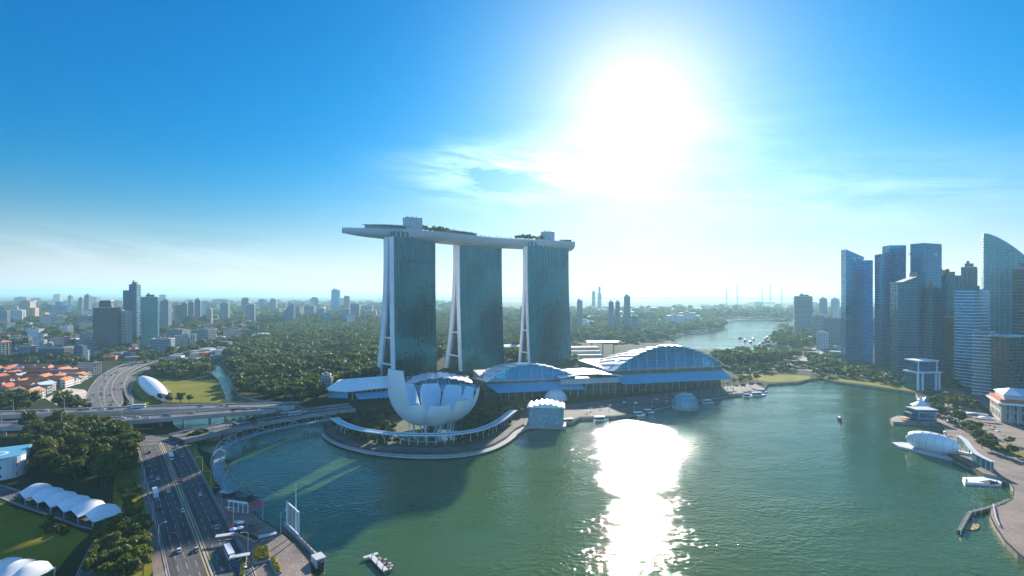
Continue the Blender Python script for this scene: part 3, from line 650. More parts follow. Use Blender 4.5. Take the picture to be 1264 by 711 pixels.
# ------------------------------------------------------------------ the lotus museum
def make_museum():
    X, Y = G(531, 541, LZ); Y += 8
    root = empty('lotus_museum', (X, Y, LZ), 0, 'white lotus-shaped museum with upswept petals, standing on columns by the water', 'museum')
    shell = pbr('mat_petal_white', (0.90, 0.90, 0.90), 0.42, scale=0.04, var=0.10)
    sky_ = pbr('mat_skylight', (0.05, 0.10, 0.12), 0.12, spec=0.9, scale=0.2, var=0.3)
    inner = pbr('mat_petal_inner', (0.42, 0.62, 0.70), 0.4, scale=0.05, var=0.12)  # the sky's blue, painted into the inner faces of the white petals
    # angle, tip height, tip reach, half-width, how far the arc swings towards vertical
    P = [(226, 60, 42, 18, 86), (172, 42, 37, 13, 84), (137, 38, 36, 12.5, 84), (101, 37, 36, 12.5, 84), (66, 36, 36, 12.5, 84), (32, 37, 37, 12.5, 84), (-2, 41, 38.5, 10.5, 88),
         (-36, 34, 36, 11.8, 84), (-71, 32.5, 36, 11.8, 82), (-105, 33, 36, 12, 82)]
    for k, (th, h, Rr, hw, sw) in enumerate(P):
        th = R(th); z0 = 10.5; NT, NS = 16, 8; rows = []; irows = []
        for i in range(NT+1):
            t = i/NT; ph = R(sw)*t
            Rr_ = Rr*(1.04 if k else 1.0); r = 7+(Rr_-7)*(math.sin(ph)/math.sin(R(sw)))**0.86; z = z0+(h-z0)*(1-math.cos(ph))/(1-math.cos(R(sw)))
            w = min(r*math.tan(R(17.6))*0.91, hw)*(1-0.34*(max(0, t-0.55)/0.45)**2.4)*(0.98 if k % 2 else 1.03)
            if k == 0: w = min(r*0.42, hw)*(1-0.42*(max(0, t-0.45)/0.55)**1.5)
            tv = Vector(((Rr-7)*math.cos(ph), (h-z0)*math.sin(ph))).normalized(); nx, nz = -tv.y, tv.x     # inward normal in (r, z)
            th_ = 0.8+4.2*math.sin(math.pi*min(1, t*1.02))**0.7
            o_, i_ = [], []
            for s in range(NS+1):
                q = -1+2*s/NS; lat = q*w+(7.5*t*t if k == 0 else 0); bulge = 0.22*w*q*q
                bulge += 1.1*(k % 2); rr, zz = r+nx*bulge, z+nz*bulge
                o_.append((rr*math.cos(th)-lat*math.sin(th), rr*math.sin(th)+lat*math.cos(th), zz))
                d = th_*(1-q*q)**0.8+0.02
                r2, z2 = rr+nx*d, zz+nz*d
                i_.append((r2*math.cos(th)-lat*math.sin(th), r2*math.sin(th)+lat*math.cos(th), z2))
            rows.append(o_); irows.append(i_)
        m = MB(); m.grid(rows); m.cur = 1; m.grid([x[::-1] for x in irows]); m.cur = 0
        m.grid([rows[0], irows[0]])
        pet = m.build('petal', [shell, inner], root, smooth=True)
        m = MB(); tip = rows[-1]; it = irows[-1]; m.grid([tip, it]); m.build('skylight', sky_, pet)
    m = MB(); m.cyl(0, 0, 9.6, 11.5, 5, 8.5, 20); m.build('bowl_base', shell, root, smooth=False)
    m = MB(); m.cyl(0, 0, 0.1, 9.6, 3.2, 3.0, 16); m.build('core', M_hglass2, root)
    for k in range(10):
        a = 2*math.pi*k/10+0.2; m = MB()
        m.bar((17*math.cos(a), 17*math.sin(a), 0), (19*math.cos(a), 19*math.sin(a), 13.5), 0.8, 0.8); m.build('column', M_white, root)
    for k in range(10):
        a = 2*math.pi*k/10+0.5; m = MB()
        m.bar((6.5*math.cos(a), 6.5*math.sin(a), 0), (11.5*math.cos(a+0.25), 11.5*math.sin(a+0.25), 11.2), 0.5, 0.5); m.build('brace', M_white, root)
    # round lily pond with a low rim
    rim = MB(); n = 40
    for i in range(n):
        a, b = 2*math.pi*i/n, 2*math.pi*(i+1)/n
        rim.bar((30*math.cos(a), 20*math.sin(a), 0.4), (30*math.cos(b), 20*math.sin(b), 0.4), 0.8, 0.8)
    p = MB(); p.cyl(0, 0, 0.02, 0.3, 29.5, None, 40, sy=0.66)
    pd = p.build('pond', pbr('mat_pond', (0.03, 0.09, 0.07), 0.08, scale=0.2, var=0.5), None); pd.location = (X, Y, LZ+0.12); tag(pd, kind='structure')
    pr_ = rim.build('pond_rim', M_concrete, None); pr_.location = (X, Y, LZ+0.12); tag(pr_, kind='structure')
    return X, Y
MUS = make_museum()

# ------------------------------------------------------------------ ring canopy along the promontory edge
def ring_canopy():
    pts = gpath([(412, 527), (424, 535), (444, 542), (470, 546.5), (500, 549), (530, 549.5), (560, 548), (585, 544.5), (604, 538), (618, 530), (628, 522), (636, 516)], 8)
    pts = resample(pts, 7.0); c = pts[len(pts)//2]
    root = empty('ring_canopy', (c[0], c[1], LZ), 0, 'pale curved walkway canopy on white struts round the promontory edge', 'walkway canopy')
    L = [(x-c[0], y-c[1]) for x, y in pts]
    m = MB(); ribbon(m, L, 6.0, 8.2, th=0.45); m.build('roof', pbr('mat_canopy', (0.18, 0.42, 0.52), 0.35, scale=0.1, var=0.15), root)
    m = MB(); ribbon(m, L, 0.35, 8.65, off=3.2, th=0.8); m.build('edge_beam', M_white, root); m = MB(); ribbon(m, L, 0.35, 8.65, off=-3.2, th=0.8); m.build('edge_beam', M_white, root)
    for i in range(1, len(L)-1):
        a = Vector(L[i]+(0,)); t = (Vector(L[i+1])-Vector(L[i-1])).normalized(); nn = Vector((-t.y, t.x, 0)); td = Vector((t.x, t.y, 0))
        m = MB(); m.bar(a, a+Vector((0, 0, 3.5)), 0.4); 
        for s in (-1, 1): m.bar(a+Vector((0, 0, 3.3)), a+nn*s*2.4+td*1.2*s+Vector((0, 0, 7.75)), 0.32)
        m.build('strut', M_white, root)
    # lower boardwalk with rail, just outside
    b = gpath([(403, 534), (411, 541), (427, 548.2), (448, 553.8), (472, 558), (502, 560.6), (532, 561.2), (562, 560.2), (592, 555.6), (612, 549), (627, 540.4), (638, 531), (650, 525.6), (668, 524.6), (690, 524.4)], 8)
    rt = empty('boardwalk', (b[len(b)//2][0], b[len(b)//2][1], 0), 0, 'low timber boardwalk on piles along the curved edge of the promontory', 'boardwalk'); cc = b[len(b)//2]
    bb = [(x-cc[0], y-cc[1]) for x, y in resample(b, 6)]
    m = MB(); ribbon(m, bb, 7.5, 1.7, th=0.5); m.build('planking', pbr('mat_boards', (0.20, 0.19, 0.16), 0.8, scale=0.4, var=0.4), rt)
    m = MB(); ribbon(m, bb, 0.16, 2.9, off=-3.5, th=0.16); ribbon(m, bb, 0.12, 2.3, off=-3.5, th=0.1)
    m.build('railing', M_white, rt)
    m = MB(); ribbon(m, bb, 0.5, 1.75, off=-3.7, th=0.9); m.build('fascia', M_greyw, rt)
    for i in range(0, len(bb), 3):
        m = MB(); m.cyl(bb[i][0], bb[i][1], -2.5, 1.19, 0.45, None, 7); m.build('pile', M_concrete, rt)
ring_canopy()

# ------------------------------------------------------------------ the curved-roof halls behind the promontory
M_roofw = pbr('mat_roof_white', (0.80, 0.79, 0.77), 0.35, scale=0.03, var=0.10)
M_bluegl = facade('mat_hall_glass', (0.006, 0.26, 0.55), (0.006, 0.30, 0.66), fh=4.5, bw=4.0, hfrac=0.9, wfrac=0.93, rough=0.08, wrough=0.3, var=0.12, gmetal=0.7, spec=0.8)
M_midgl = facade('mat_hall_lower_glass', (0.10, 0.11, 0.07), (0.03, 0.055, 0.04), fh=6.0, bw=3.0, hfrac=0.9, wfrac=0.8, rough=0.15, wrough=0.5, var=0.5)
M_awn = pbr('mat_sky_tinted_awning', (0.09, 0.40, 0.58), 0.35, scale=0.02, var=0.12)  # metal awnings, the sky's reflection painted in as blue
def arch_hall(name, X, Y, yaw, w, rise, spring, D, n, label, low=True, peak=0.5, fr=0.6, awn=(16.5, 9.0, 13.0)):
    root = empty(name, (X, Y, LZ), R(yaw), label, 'hall', 'curved-roof halls behind the promontory')
    def prof(x):
        u = x/w+0.5; k = u/peak*0.5 if u < peak else 0.5+(u-peak)/(1-peak)*0.5
        return spring+rise*max(0, math.sin(math.pi*k))**0.85
    xs = [-w/2+w*i/60 for i in range(61)]
    # roof: overlapping plates that step up to the crown, the left ones sliding forward
    for i in range(n):
        xa, xb = -w/2+w*i/n-0.8, -w/2+w*(i+1)/n+0.8
        left = (xa+xb)/2 < -w/2+w*peak
        fo = -9.0-8.0*max(0, 1-(i+0.5)/n/peak)**1.2 if left else -6.5
        lift = 1.3 if left else 1.3
        za, zb = prof(max(-w/2, xa))+1.4, prof(min(w/2, xb))+1.4
        if left: zb -= 0.9; za += 0.9 if i else 0
        else: za -= 0.9; zb += 0.9
        m = MB(); NY = 6; top, bot = [], []
        for j in range(NY+1):
            q = j/NY; y = fo+(D-fo)*q; dz = -(rise*0.72)*q**1.3
            ins = 2.2*(1-math.sqrt(max(0, 1-(1-min(1, q*8))**2)))      # rounded nose
            top.append([(xa+ins*0.5, y, za+dz), ((xa+xb)/2, y-(1.6 if j == 0 else 0), (za+zb)/2+dz+0.35), (xb-ins*0.5, y, zb+dz)])
            bot.append([(a, b, c-0.8) for a, b, c in top[-1]])
        m.grid(top); m.grid([r[::-1] for r in bot]); m.grid([top[0], bot[0]]); m.grid([bot[-1], top[-1]])
        m.grid([[r[0] for r in bot], [r[0] for r in top]]); m.grid([[r[-1] for r in top], [r[-1] for r in bot]])
        m.build('roof_panel', M_roofw, root)
    # glazed gable
    m = MB(); z1 = spring*0.98
    m.grid([[(x, 0, z1) for x in xs], [(x, 0, prof(x)+0.4) for x in xs]]); m.build('glass_gable', M_bluegl, root)
    m = MB(); m.box(-w/2, w/2, -0.05, D, 0, z1-0.02); m.build('lower_wall', M_midgl, root)
    m = MB(); m.grid([[(x, D-2, z1*0.5) for x in xs], [(x, D-2, prof(x)*1.0-rise*0.72-1.5) for x in xs]])
    for s in (0, -1): m.grid([[(xs[s], 0, z1), (xs[s], D-2, z1)], [(xs[s], 0, prof(xs[s])+0.3), (xs[s], D-2, prof(xs[s])-rise*0.72)]])
    m.build('side_wall', M_greyw, root)
    # slender raking masts in front of the glass
    k = max(4, int(w/13))
    for i in range(1, k):
        m = MB(); x = -w/2+w*i/k; zt = prof(x)
        m.bar((x, -1.2, z1*0.9), (x-1.5, -1.5, zt), 0.45); m.bar((x+2.5, -1.2, z1*0.9), (x-0.7, -1.45, z1+(zt-z1)*0.55), 0.22)
        m.build('mast', M_white, root)
    m = MB(); m.box(-w/2, w/2, -1.3, -0.1, z1-1.4, z1+0.2); m.build('sill_beam', M_steel, root)
    # long sloping sky-tinted awning and the columns under it
    if awn:
        a0, a1, run = awn; m = MB(); x0, x1 = -w/2+2, w/2+4
        m.add([(x0, -0.2, a0), (x1, -0.2, a0), (x1+run*0.2, -run, a1), (x0+run*0.75, -run, a1), (x0, -0.2, a0-0.6), (x1, -0.2, a0-0.6), (x1+run*0.2, -run, a1-0.6), (x0+run*0.75, -run, a1-0.6)],
              [(3, 2, 1, 0), (4, 5, 6, 7), (0, 1, 5, 4), (1, 2, 6, 5), (2, 3, 7, 6), (3, 0, 4, 7)])
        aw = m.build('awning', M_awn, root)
        m = MB()
        for i in range(1, 14): 
            x = x0+(x1-x0)*i/14; m.bar((x, -0.2, a0+0.12), (x+run*0.35, -run, a1+0.12), 0.25, 0.2)
        m.build('awning_rib', M_steel, aw)
        for i in range(int(w/9)):
            x = x0+run*0.75+4+i*9
            if x > x1: break
            m = MB(); m.bar((x, -run+1.5, 0), (x, -run+1.5, a1-0.5), 0.6, 0.6); m.build('column', M_concrete, root)
    return root
def onpx(px, Y): return ((px-CX)/F*Y, Y)
# the largest, at right
x, y = onpx(822, 640); arch_hall('convention_hall', x, y, 14.5, 158, 27, 26, 95, 17, 'largest hall with scalloped white arched roof and blue glass gable, at right', peak=0.5, awn=(19, 10.5, 15))
x, y = onpx(655, 590); arch_hall('shopping_hall', x, y, 13, 108, 17, 20, 85, 12, 'middle hall with white arched roof and blue glass, in front of the right tower', peak=0.42, awn=(16, 8.5, 14))
x, y = onpx(541, 590); arch_hall('shopping_hall', x, y, 9, 78, 8.5, 13, 70, 9, 'smaller hall with shallow white arched roof directly behind the lotus museum', peak=0.45, awn=(12, 7, 11))
# low flat-roofed wing at the far left of the halls
def low_wing():
    X, Y = onpx(440, 572); root = empty('white_wing', (X, Y, LZ), R(6), 'low wing with broad wedge-shaped white roof, left of the lotus museum', 'hall')
    m = MB(); m.box(-26, 36, 6, 50, 0, 10); m.build('wall', M_midgl, root)
    m = MB()
    top = [(-34, -4, 12), (-8, -9, 11), (40, -6, 15), (44, 56, 18), (-30, 52, 14)]
    m.add(top+[(a, b, c-1.2) for a, b, c in top], [(0, 1, 2, 3, 4), (9, 8, 7, 6, 5)]+[((i+1) % 5, i, 5+i, 5+(i+1) % 5) for i in range(5)])
    m.build('roof', M_roofw, root)
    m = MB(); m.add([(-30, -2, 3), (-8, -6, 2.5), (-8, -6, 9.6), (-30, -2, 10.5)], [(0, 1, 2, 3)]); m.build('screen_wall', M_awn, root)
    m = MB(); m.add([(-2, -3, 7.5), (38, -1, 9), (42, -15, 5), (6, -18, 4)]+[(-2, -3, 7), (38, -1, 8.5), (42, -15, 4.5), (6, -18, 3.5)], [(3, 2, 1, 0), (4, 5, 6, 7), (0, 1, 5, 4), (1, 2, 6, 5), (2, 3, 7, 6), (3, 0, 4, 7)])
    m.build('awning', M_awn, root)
    for i in range(9):
        m = MB(); m.bar((-4+i*5.2, -2.5, 0), (-4+i*5.2, -2.5, 10.2+i*0.42), 0.35); m.build('column', M_white, root)
low_wing()
def connector():
    X, Y = onpx(726, 600); root = empty('link_building', (X, Y, LZ), R(13), 'low pale link block between the middle and the largest hall', 'hall')
    m = MB(); m.box(-34, 34, 0, 40, 0, 14); m.build('wall', M_midgl, root)
    m = MB()
    rows = [[(x, y, 21.5+4.0*math.sin(math.pi*(x+40)/80)-(y+8)*0.02) for x in (-38, -25, -10, 10, 25, 40)] for y in (-8, 45)]
    m.grid(rows); m.grid([[(x, y, z-1.0) for x, y, z in r][::-1] for r in rows]); m.grid([rows[0], [(x, y, z-1.0) for x, y, z in rows[0]]])
    m.build('roof', M_roofw, root)
    m = MB(); m.box(-35, 37, -5, -0.3, 13.5, 19.5); m.build('fascia', M_greyw, root)
    for i in range(8):
        m = MB(); m.bar((-33+i*9.4, -4.5, 0), (-33+i*9.4, -4.5, 13.4), 0.7, 0.7); m.build('column', M_concrete, root)
    # pale canopy beyond
connector()
def glass_dome(name, px, py, r, hh, mat, label, cat, ribs=12, base=0.0):
    X, Y = G(px, py, LZ); root = empty(name, (X, Y, LZ if base == 0 else 0), 0, label, cat)
    m = MB(); rows = []
    for i in range(9):
        a = math.pi/2*i/8; rows.append([(r*math.cos(a)*math.cos(2*math.pi*k/28), r*math.cos(a)*math.sin(2*math.pi*k/28), 0.6+base+hh*math.sin(a)) for k in range(28)])
    m.grid(rows, closed=True); m.build('shell', mat, root, smooth=True)
    m = MB()
    for k in range(ribs):
        a = 2*math.pi*k/ribs
        for i in range(8):
            p, q = math.pi/2*i/8, math.pi/2*(i+1)/8; e = r+0.12
            m.bar((e*math.cos(p)*math.cos(a), e*math.cos(p)*math.sin(a), 0.6+base+(hh+.12)*math.sin(p)), (e*math.cos(q)*math.cos(a), e*math.cos(q)*math.sin(a), 0.6+base+(hh+.12)*math.sin(q)), 0.3)
    for i in (2, 4, 6):
        p = math.pi/2*i/8; e = r+0.12
        for k in range(24):
            a, b = 2*math.pi*k/24, 2*math.pi*(k+1)/24
            m.bar((e*math.cos(p)*math.cos(a), e*math.cos(p)*math.sin(a), 0.6+base+hh*math.sin(p)), (e*math.cos(p)*math.cos(b), e*math.cos(p)*math.sin(b), 0.6+base+hh*math.sin(p)), 0.25)
    m.build('rib', M_greyw, root)
    m = MB(); m.cyl(0, 0, (0 if base == 0 else -2.5), 0.62+base, r+0.6, None, 28); m.build('plinth', M_concrete, root)
    return root
glass_dome('glass_dome', 846, 500.5, 13.5, 13, pbr('mat_dome_glass', (0.08, 0.28, 0.33), 0.12, spec=0.9, scale=0.2, var=0.25), 'blue green glass dome rising from the water before the largest hall', 'dome', base=2.0)
glass_dome('tent_dome', 686, 493, 12.5, 10.5, pbr('mat_dome_white', (0.74, 0.70, 0.68), 0.5, scale=0.2, var=0.1), 'white domed canopy in front of the middle hall', 'dome', ribs=10)
def crystal():
    X, Y = G(675, 524.5, LZ); root = empty('crystal_pavilion', (X, Y+8, 0), R(-6), 'faceted grey glass pavilion with zigzag white roof at the water edge', 'pavilion')
    gl = facade('mat_crystal', (0.40, 0.44, 0.46), (0.12, 0.22, 0.26), fh=2.2, bw=1.7, hfrac=0.85, wfrac=0.82, rough=0.12, wrough=0.4, var=0.6)
    m = MB(); m.prism(ccw([(-15, -8), (12, -9), (16, -3), (15, 9), (-13, 10), (-17, 0)]), 2.6, 18); m.build('wall', gl, root)
    m = MB(); n = 7
    for i in range(n):
        x0 = -17+34*i/n; x1 = x0+34/n; xm = (x0+x1)/2; z0 = 18.03+3.8*(1-abs(x0/17)); z1 = 18.03+3.8*(1-abs(x1/17)); zm = max(z0, z1)+0.7
        for (a, za, b, zb) in ((x0, z0, xm, zm), (xm, zm, x1, z1)):
            m.add([(a, -10, za), (b, -10, zb), (b, 11, zb), (a, 11, za), (a, -10, 18.02), (b, -10, 18.02), (b, 11, 18.02), (a, 11, 18.02)], [(0, 1, 2, 3), (0, 4, 5, 1), (3, 2, 6, 7)])
    m.build('roof', M_white, root)
    m = MB(); m.box(-19, 18, -12, 12, -2.5, 2.58); m.build('plinth', M_concrete, root)
crystal()
# ------------------------------------------------------------------ vegetation
def leafmat(name, c, c2, trans=0.0):
    m = bpy.data.materials.new(name); m.use_nodes = True; nt = m.node_tree; b = nt.nodes['Principled BSDF']
    b.inputs['Roughness'].default_value = 0.6; b.inputs['Specular IOR Level'].default_value = 0.25
    g = nd(nt, 'ShaderNodeNewGeometry'); oi = nd(nt, 'ShaderNodeObjectInfo')
    x = mth(nt, 'ADD', mth(nt, 'MULTIPLY', g.outputs['Random Per Island'], 0.45), mth(nt, 'MULTIPLY', oi.outputs['Random'], 0.55))
    pn = nd(nt, 'ShaderNodeTexNoise'); pn.inputs['Scale'].default_value = 0.013; pn.inputs['Detail'].default_value = 3; nt.links.new(oi.outputs['Location'], pn.inputs['Vector'])
    cc = mixc(nt, x, c, c2)      # kinds of tree stand in patches: olive here, deep green there
    cc = mixc(nt, mth(nt, 'MULTIPLY', mth(nt, 'SUBTRACT', pn.outputs[0], 0.42), 3.2, clamp=True), cc, mixc(nt, x, (c[0]*2.6, c[1]*1.5, c[2]), (c2[0]*1.35, c2[1]*1.05, c2[2]))); nt.links.new(cc, b.inputs['Base Color'])
    t = nd(nt, 'ShaderNodeBsdfTranslucent'); nt.links.new(mixc(nt, 1.0, cc, (1.5, 1.5, 0.5), 'MULTIPLY'), t.inputs[0])
    mx = nd(nt, 'ShaderNodeMixShader'); mx.inputs[0].default_value = 0.38
    nt.links.new(b.outputs[0], mx.inputs[1]); nt.links.new(t.outputs[0], mx.inputs[2])
    nt.links.new(mx.outputs[0], nt.nodes['Material Output'].inputs[0]); return m
M_leafA = leafmat('mat_leaves', (0.012, 0.038, 0.010), (0.095, 0.115, 0.016))
M_leafB = leafmat('mat_leaves_bright', (0.035, 0.07, 0.012), (0.13, 0.15, 0.022))
M_leafF = leafmat('mat_leaves_far', (0.008, 0.034, 0.014), (0.085, 0.12, 0.022))
M_bark = pbr('mat_bark', (0.09, 0.07, 0.05), 0.9, scale=1.0, var=0.4)

def crown_mesh(name, seed, rad, zc, zr, nl, per, leaf, mats, core=True):
    r = random.Random(seed); nrs = np.random.RandomState(seed)
    lobes = []
    for k in range(nl):
        a = r.uniform(0, 6.283); q = math.sqrt(r.random())*0.72; e = r.uniform(-0.55, 0.75)
        lobes.append((rad*q*math.cos(a), rad*q*math.sin(a), zc+zr*e*(1-0.35*q), rad*r.uniform(0.30, 0.48)))
    vs = []; fs = []; mi = []
    if core:
        for lx, ly, lz, lr in lobes:
            b0 = len(vs); nu, nv = 6, 4
            for i in range(nv+1):
                for j in range(nu):
                    a, p = 2*math.pi*j/nu, math.pi*i/nv; k = lr*0.72*r.uniform(0.75, 1.1)
                    vs.append((lx+k*math.sin(p)*math.cos(a), ly+k*math.sin(p)*math.sin(a), lz+k*0.85*math.cos(p)))
            for i in range(nv):
                for j in range(nu): fs.append((b0+i*nu+j, b0+(i+1)*nu+j, b0+(i+1)*nu+(j+1) % nu, b0+i*nu+(j+1) % nu)); mi.append(0)
    for lx, ly, lz, lr in lobes:
        d = nrs.normal(size=(per, 3)); d /= np.linalg.norm(d, axis=1)[:, None]; d[:, 2] = np.where(d[:, 2] < -0.5, -d[:, 2], d[:, 2])
        rr = lr*(0.70+0.42*nrs.rand(per))[:, None]
        c = d*rr*np.array([1, 1, 0.85])+np.array([lx, ly, lz])
        u = nrs.normal(size=(per, 3))+d*0.2; u -= (u*d).sum(1)[:, None]*d*0.6; u /= np.linalg.norm(u, axis=1)[:, None]
        w = np.cross(d+nrs.normal(size=(per, 3))*0.5, u); w /= np.linalg.norm(w, axis=1)[:, None]
        s = leaf*(0.55+0.8*nrs.rand(per))[:, None]
        for q in range(per):
            b0 = len(vs); C, U, W = c[q], u[q]*s[q], w[q]*s[q]*0.7
            vs += [tuple(C-U), tuple(C+W), tuple(C+U), tuple(C-W)]; fs.append((b0, b0+1, b0+2, b0+3)); mi.append(0)
    me = bpy.data.meshes.new(name); me.from_pydata(vs, [], fs); me.materials.append(mats); return me
def trunk_mesh(name, seed, h, r0, spread):
    r = random.Random(seed); m = MB(); m.cyl(0, 0, -0.1, h*0.5, r0, r0*0.7, 7)
    for k in range(5):
        a = 2*math.pi*k/5+r.uniform(-.3, .3); e = (spread*math.cos(a), spread*math.sin(a), h*r.uniform(0.75, 0.95))
        m.bar((0, 0, h*0.42), e, r0*0.6)
    me = bpy.data.meshes.new(name); me.from_pydata(m.v, [], m.f); me.materials.append(M_bark); return me
TREE = {}
for k in range(5): TREE['broad', k] = (crown_mesh('crown', 40+k, 5.6, 8.0, 3.6, 13, 62, 0.75, M_leafA), trunk_mesh('trunk', k, 8.5, 0.35, 2.4))
for k in range(3): TREE['bright', k] = (crown_mesh('crown', 60+k, 4.2, 6.2, 2.8, 10, 62, 0.6, M_leafB), trunk_mesh('trunk', k, 6.4, 0.25, 1.8))
for k in range(2): TREE['bush', k] = (crown_mesh('crown', 70+k, 2.2, 1.3, 1.2, 8, 50, 0.42, M_leafA), trunk_mesh('trunk', k, 1.4, 0.12, 0.7))
FARV = [(7.0, 8.5, 4.2, 9), (8.6, 8.0, 3.0, 11), (5.0, 8.5, 5.0, 7), (7.2, 10.5, 4.6, 9), (9.5, 9.5, 3.6, 13), (4.2, 6.0, 3.2, 6)]
for k in range(6): TREE['far', k] = (crown_mesh('crown', 80+k, *FARV[k], 24, 1.4, M_leafF), trunk_mesh('trunk', k, 8.5, 0.4, 2.4))
def palm_meshes():
    r = random.Random(5); m = MB(); h = 9.0
    for k in range(13):
        a = 2*math.pi*k/13+r.uniform(-.15, .15); dr = Vector((math.cos(a), math.sin(a), 0)); sd = Vector((-dr.y, dr.x, 0)); rise = r.uniform(0.2, 1.6)
        rows = []
        for i in range(6):
            t = i/5; p = Vector((0, 0, h))+dr*(3.6*t)+Vector((0, 0, rise*4*t*(1-t)*1.0-2.0*t*t)); w = 0.55*math.sin(math.pi*min(1, t*0.9+0.12))
            rows.append([tuple(p+sd*w-Vector((0, 0, w*0.5))), tuple(p), tuple(p-sd*w-Vector((0, 0, w*0.5)))])
        m.grid(rows)
    c = bpy.data.meshes.new('crown'); c.from_pydata(m.v, [], m.f); c.materials.append(M_leafB)
    t = MB(); t.cyl(0, 0, -0.1, h, 0.26, 0.17, 7); tm = bpy.data.meshes.new('trunk'); tm.from_pydata(t.v, [], t.f); tm.materials.append(M_bark); return c, tm
TREE['palm', 0] = palm_meshes()
KINDN = {'broad': 5, 'bright': 3, 'bush': 2, 'far': 6, 'palm': 1}
NTREES = 0; TREEOBJ = {}; USED = {}
def uniq(words):
    """words: a list of ever more specific labels; the first unused one, else the last (shared)"""
    for w in words:
        if w not in USED: USED[w] = 1; return w
    USED[words[-1]] += 1; return words[-1]
def tree(x, y, kind='broad', s=1.0, z=LZ, label=None, group=None, name=None):
    global NTREES
    k = rnd.randrange(KINDN[kind]); cm, tm = TREE[kind, k]
    nm = name or {'palm': 'palm_tree', 'bush': 'shrub'}.get(kind, 'tree')
    r = empty(nm, (x, y, z), rnd.uniform(0, 6.28), label, 'palm tree' if kind == 'palm' else 'shrub' if kind == 'bush' else 'tree', group)
    s *= rnd.uniform(0.88, 1.14); r.scale = (s, s, s*rnd.uniform(0.9, 1.12))
    for n_, me in (('crown', cm), ('trunk', tm)):
        o = bpy.data.objects.new(n_, me); col.objects.link(o); o.parent = r
    if (kind, k) not in TREEOBJ: TREEOBJ[kind, k] = [c for c in r.children if c.name.startswith('crown')][0]
    NTREES += 1; return r
def where(pts_all, x, y):
    xs = sorted(p[0]/p[1] for p in pts_all); ys = sorted(p[1] for p in pts_all); n = len(xs)
    u = xs.index(x/y)/max(1, n-1); v = ys.index(y)/max(1, n-1)
    a = ['far left', 'left', 'middle', 'right', 'far right'][min(4, int(u*5))]; b = ['front', 'middle', 'back'][min(2, int(v*3))]
    return a, b
def scatter(poly, spacing, seed, jitter=0.38, world=False, maxn=30000):
    P = poly if world else [G(a, b, LZ) for a, b in poly]
    r = random.Random(seed); xs = [p[0] for p in P]; ys = [p[1] for p in P]; out = []
    y = min(ys); row = 0
    while y < max(ys):
        x = min(xs)+(spacing/2 if row % 2 else 0)
        while x < max(xs):
            q = (x+r.uniform(-1, 1)*jitter*spacing, y+r.uniform(-1, 1)*jitter*spacing)
            if inside(q, P): out.append(q)
            x += spacing
        y += spacing*0.87; row += 1
    return out[:maxn]
def grove(poly, spacing, seed, kind, s, what, place, group, **kw):
    pts = scatter(poly, spacing, seed)
    for x, y in pts:
        kd = kind if isinstance(kind, str) else random.Random(int(x*7+y)).choice(kind)
        a, b = where(pts, x, y); w = 'palm' if kd == 'palm' else what
        sz = s*random.Random(int(x*13-y)).uniform(0.85, 1.15); big = 'tall' if sz > s else 'shorter'
        lab = uniq([f'{big} {w} at the {b} {a} of {place}' if b != 'middle' or a != 'middle' else f'{big} {w} in the centre of {place}', f'{w} at the {b} {a} among {place}', f'one {w} within {place}, {b} {a} part'])
        tree(x, y, kd, sz, label=lab, group=group, **kw)
    return pts
# lower left: dark wood behind the tents, the clump beside the avenue
grove([(30, 552), (30, 536), (52, 532), (100, 529), (148, 534), (164, 548), (166, 570), (158, 592), (140, 604), (118, 604), (88, 596), (60, 590), (44, 584), (34, 560)], 9.0, 1, ['broad', 'broad', 'bright', 'broad'], 1.12, 'dark green tree', 'the wood behind the white tents', 'trees of the wood behind the white tents')
grove([(118, 668), (140, 655), (150, 648), (174, 652), (184, 668), (188, 690), (183, 712), (150, 730), (112, 730), (116, 700)], 6.2, 2, 'bright', 1.0, 'leafy green tree', 'the clump beside the avenue', 'trees in the clump beside the avenue')
grove([(148, 612), (160, 606), (170, 614), (174, 640), (158, 646), (148, 640)], 7.0, 3, 'bright', 0.62, 'small tree', 'the shaded strip beside the avenue', 'trees in the shaded strip beside the avenue')
grove([(50, 650), (60, 648), (84, 656), (82, 662), (56, 658)], 3.4, 4, 'bush', 1.0, 'rounded shrub', 'the shrub bed on the lawn', 'shrubs in the bed on the lawn')
tree(*G(63, 646, LZ), 'bright', 0.5, label='small round tree standing over the shrub bed on the lawn')
tree(*G(21, 633, LZ), 'bright', 0.35, label='tiny lone tree at the lawn edge beside the park road')
# row of trees in front of the red roofs
# river park trees
grove([(176, 497), (196, 494), (220, 494.5), (240, 496), (240, 498), (200, 498.5)], 11, 6, 'broad', 0.7, 'tree', 'the row below the park field', 'trees around the park field')
# promontory planting
grove([(418, 532), (440, 539), (465, 543), (488, 545), (500, 536), (470, 522), (440, 518), (418, 520)], 14, 8, ['broad', 'bright', 'palm'], 0.72, 'tree', 'the garden left of the lotus museum', 'trees in the garden round the lotus museum')
grove([(556, 541), (580, 540), (602, 534), (618, 524), (634, 512), (634, 498), (610, 500), (586, 508), (572, 520), (560, 530)], 14, 9, ['broad', 'bright', 'palm'], 0.74, 'tree', 'the garden right of the lotus museum', 'trees in the garden round the lotus museum')
grove([(636, 516), (650, 514), (656, 500), (640, 499), (632, 504)], 11, 10, 'bright', 0.95, 'leafy tree', 'the clump beside the crystal pavilion', 'trees beside the crystal pavilion')
grove([(528, 512), (560, 512), (590, 500), (560, 502), (530, 506)], 13, 12, 'broad', 0.6, 'tree', 'the band between museum and awnings', 'trees between the museum and the halls')
grove([(480, 512), (520, 512), (516, 506), (480, 506)], 13, 13, 'broad', 0.6, 'tree', 'the band before the small hall', 'trees between the museum and the halls')
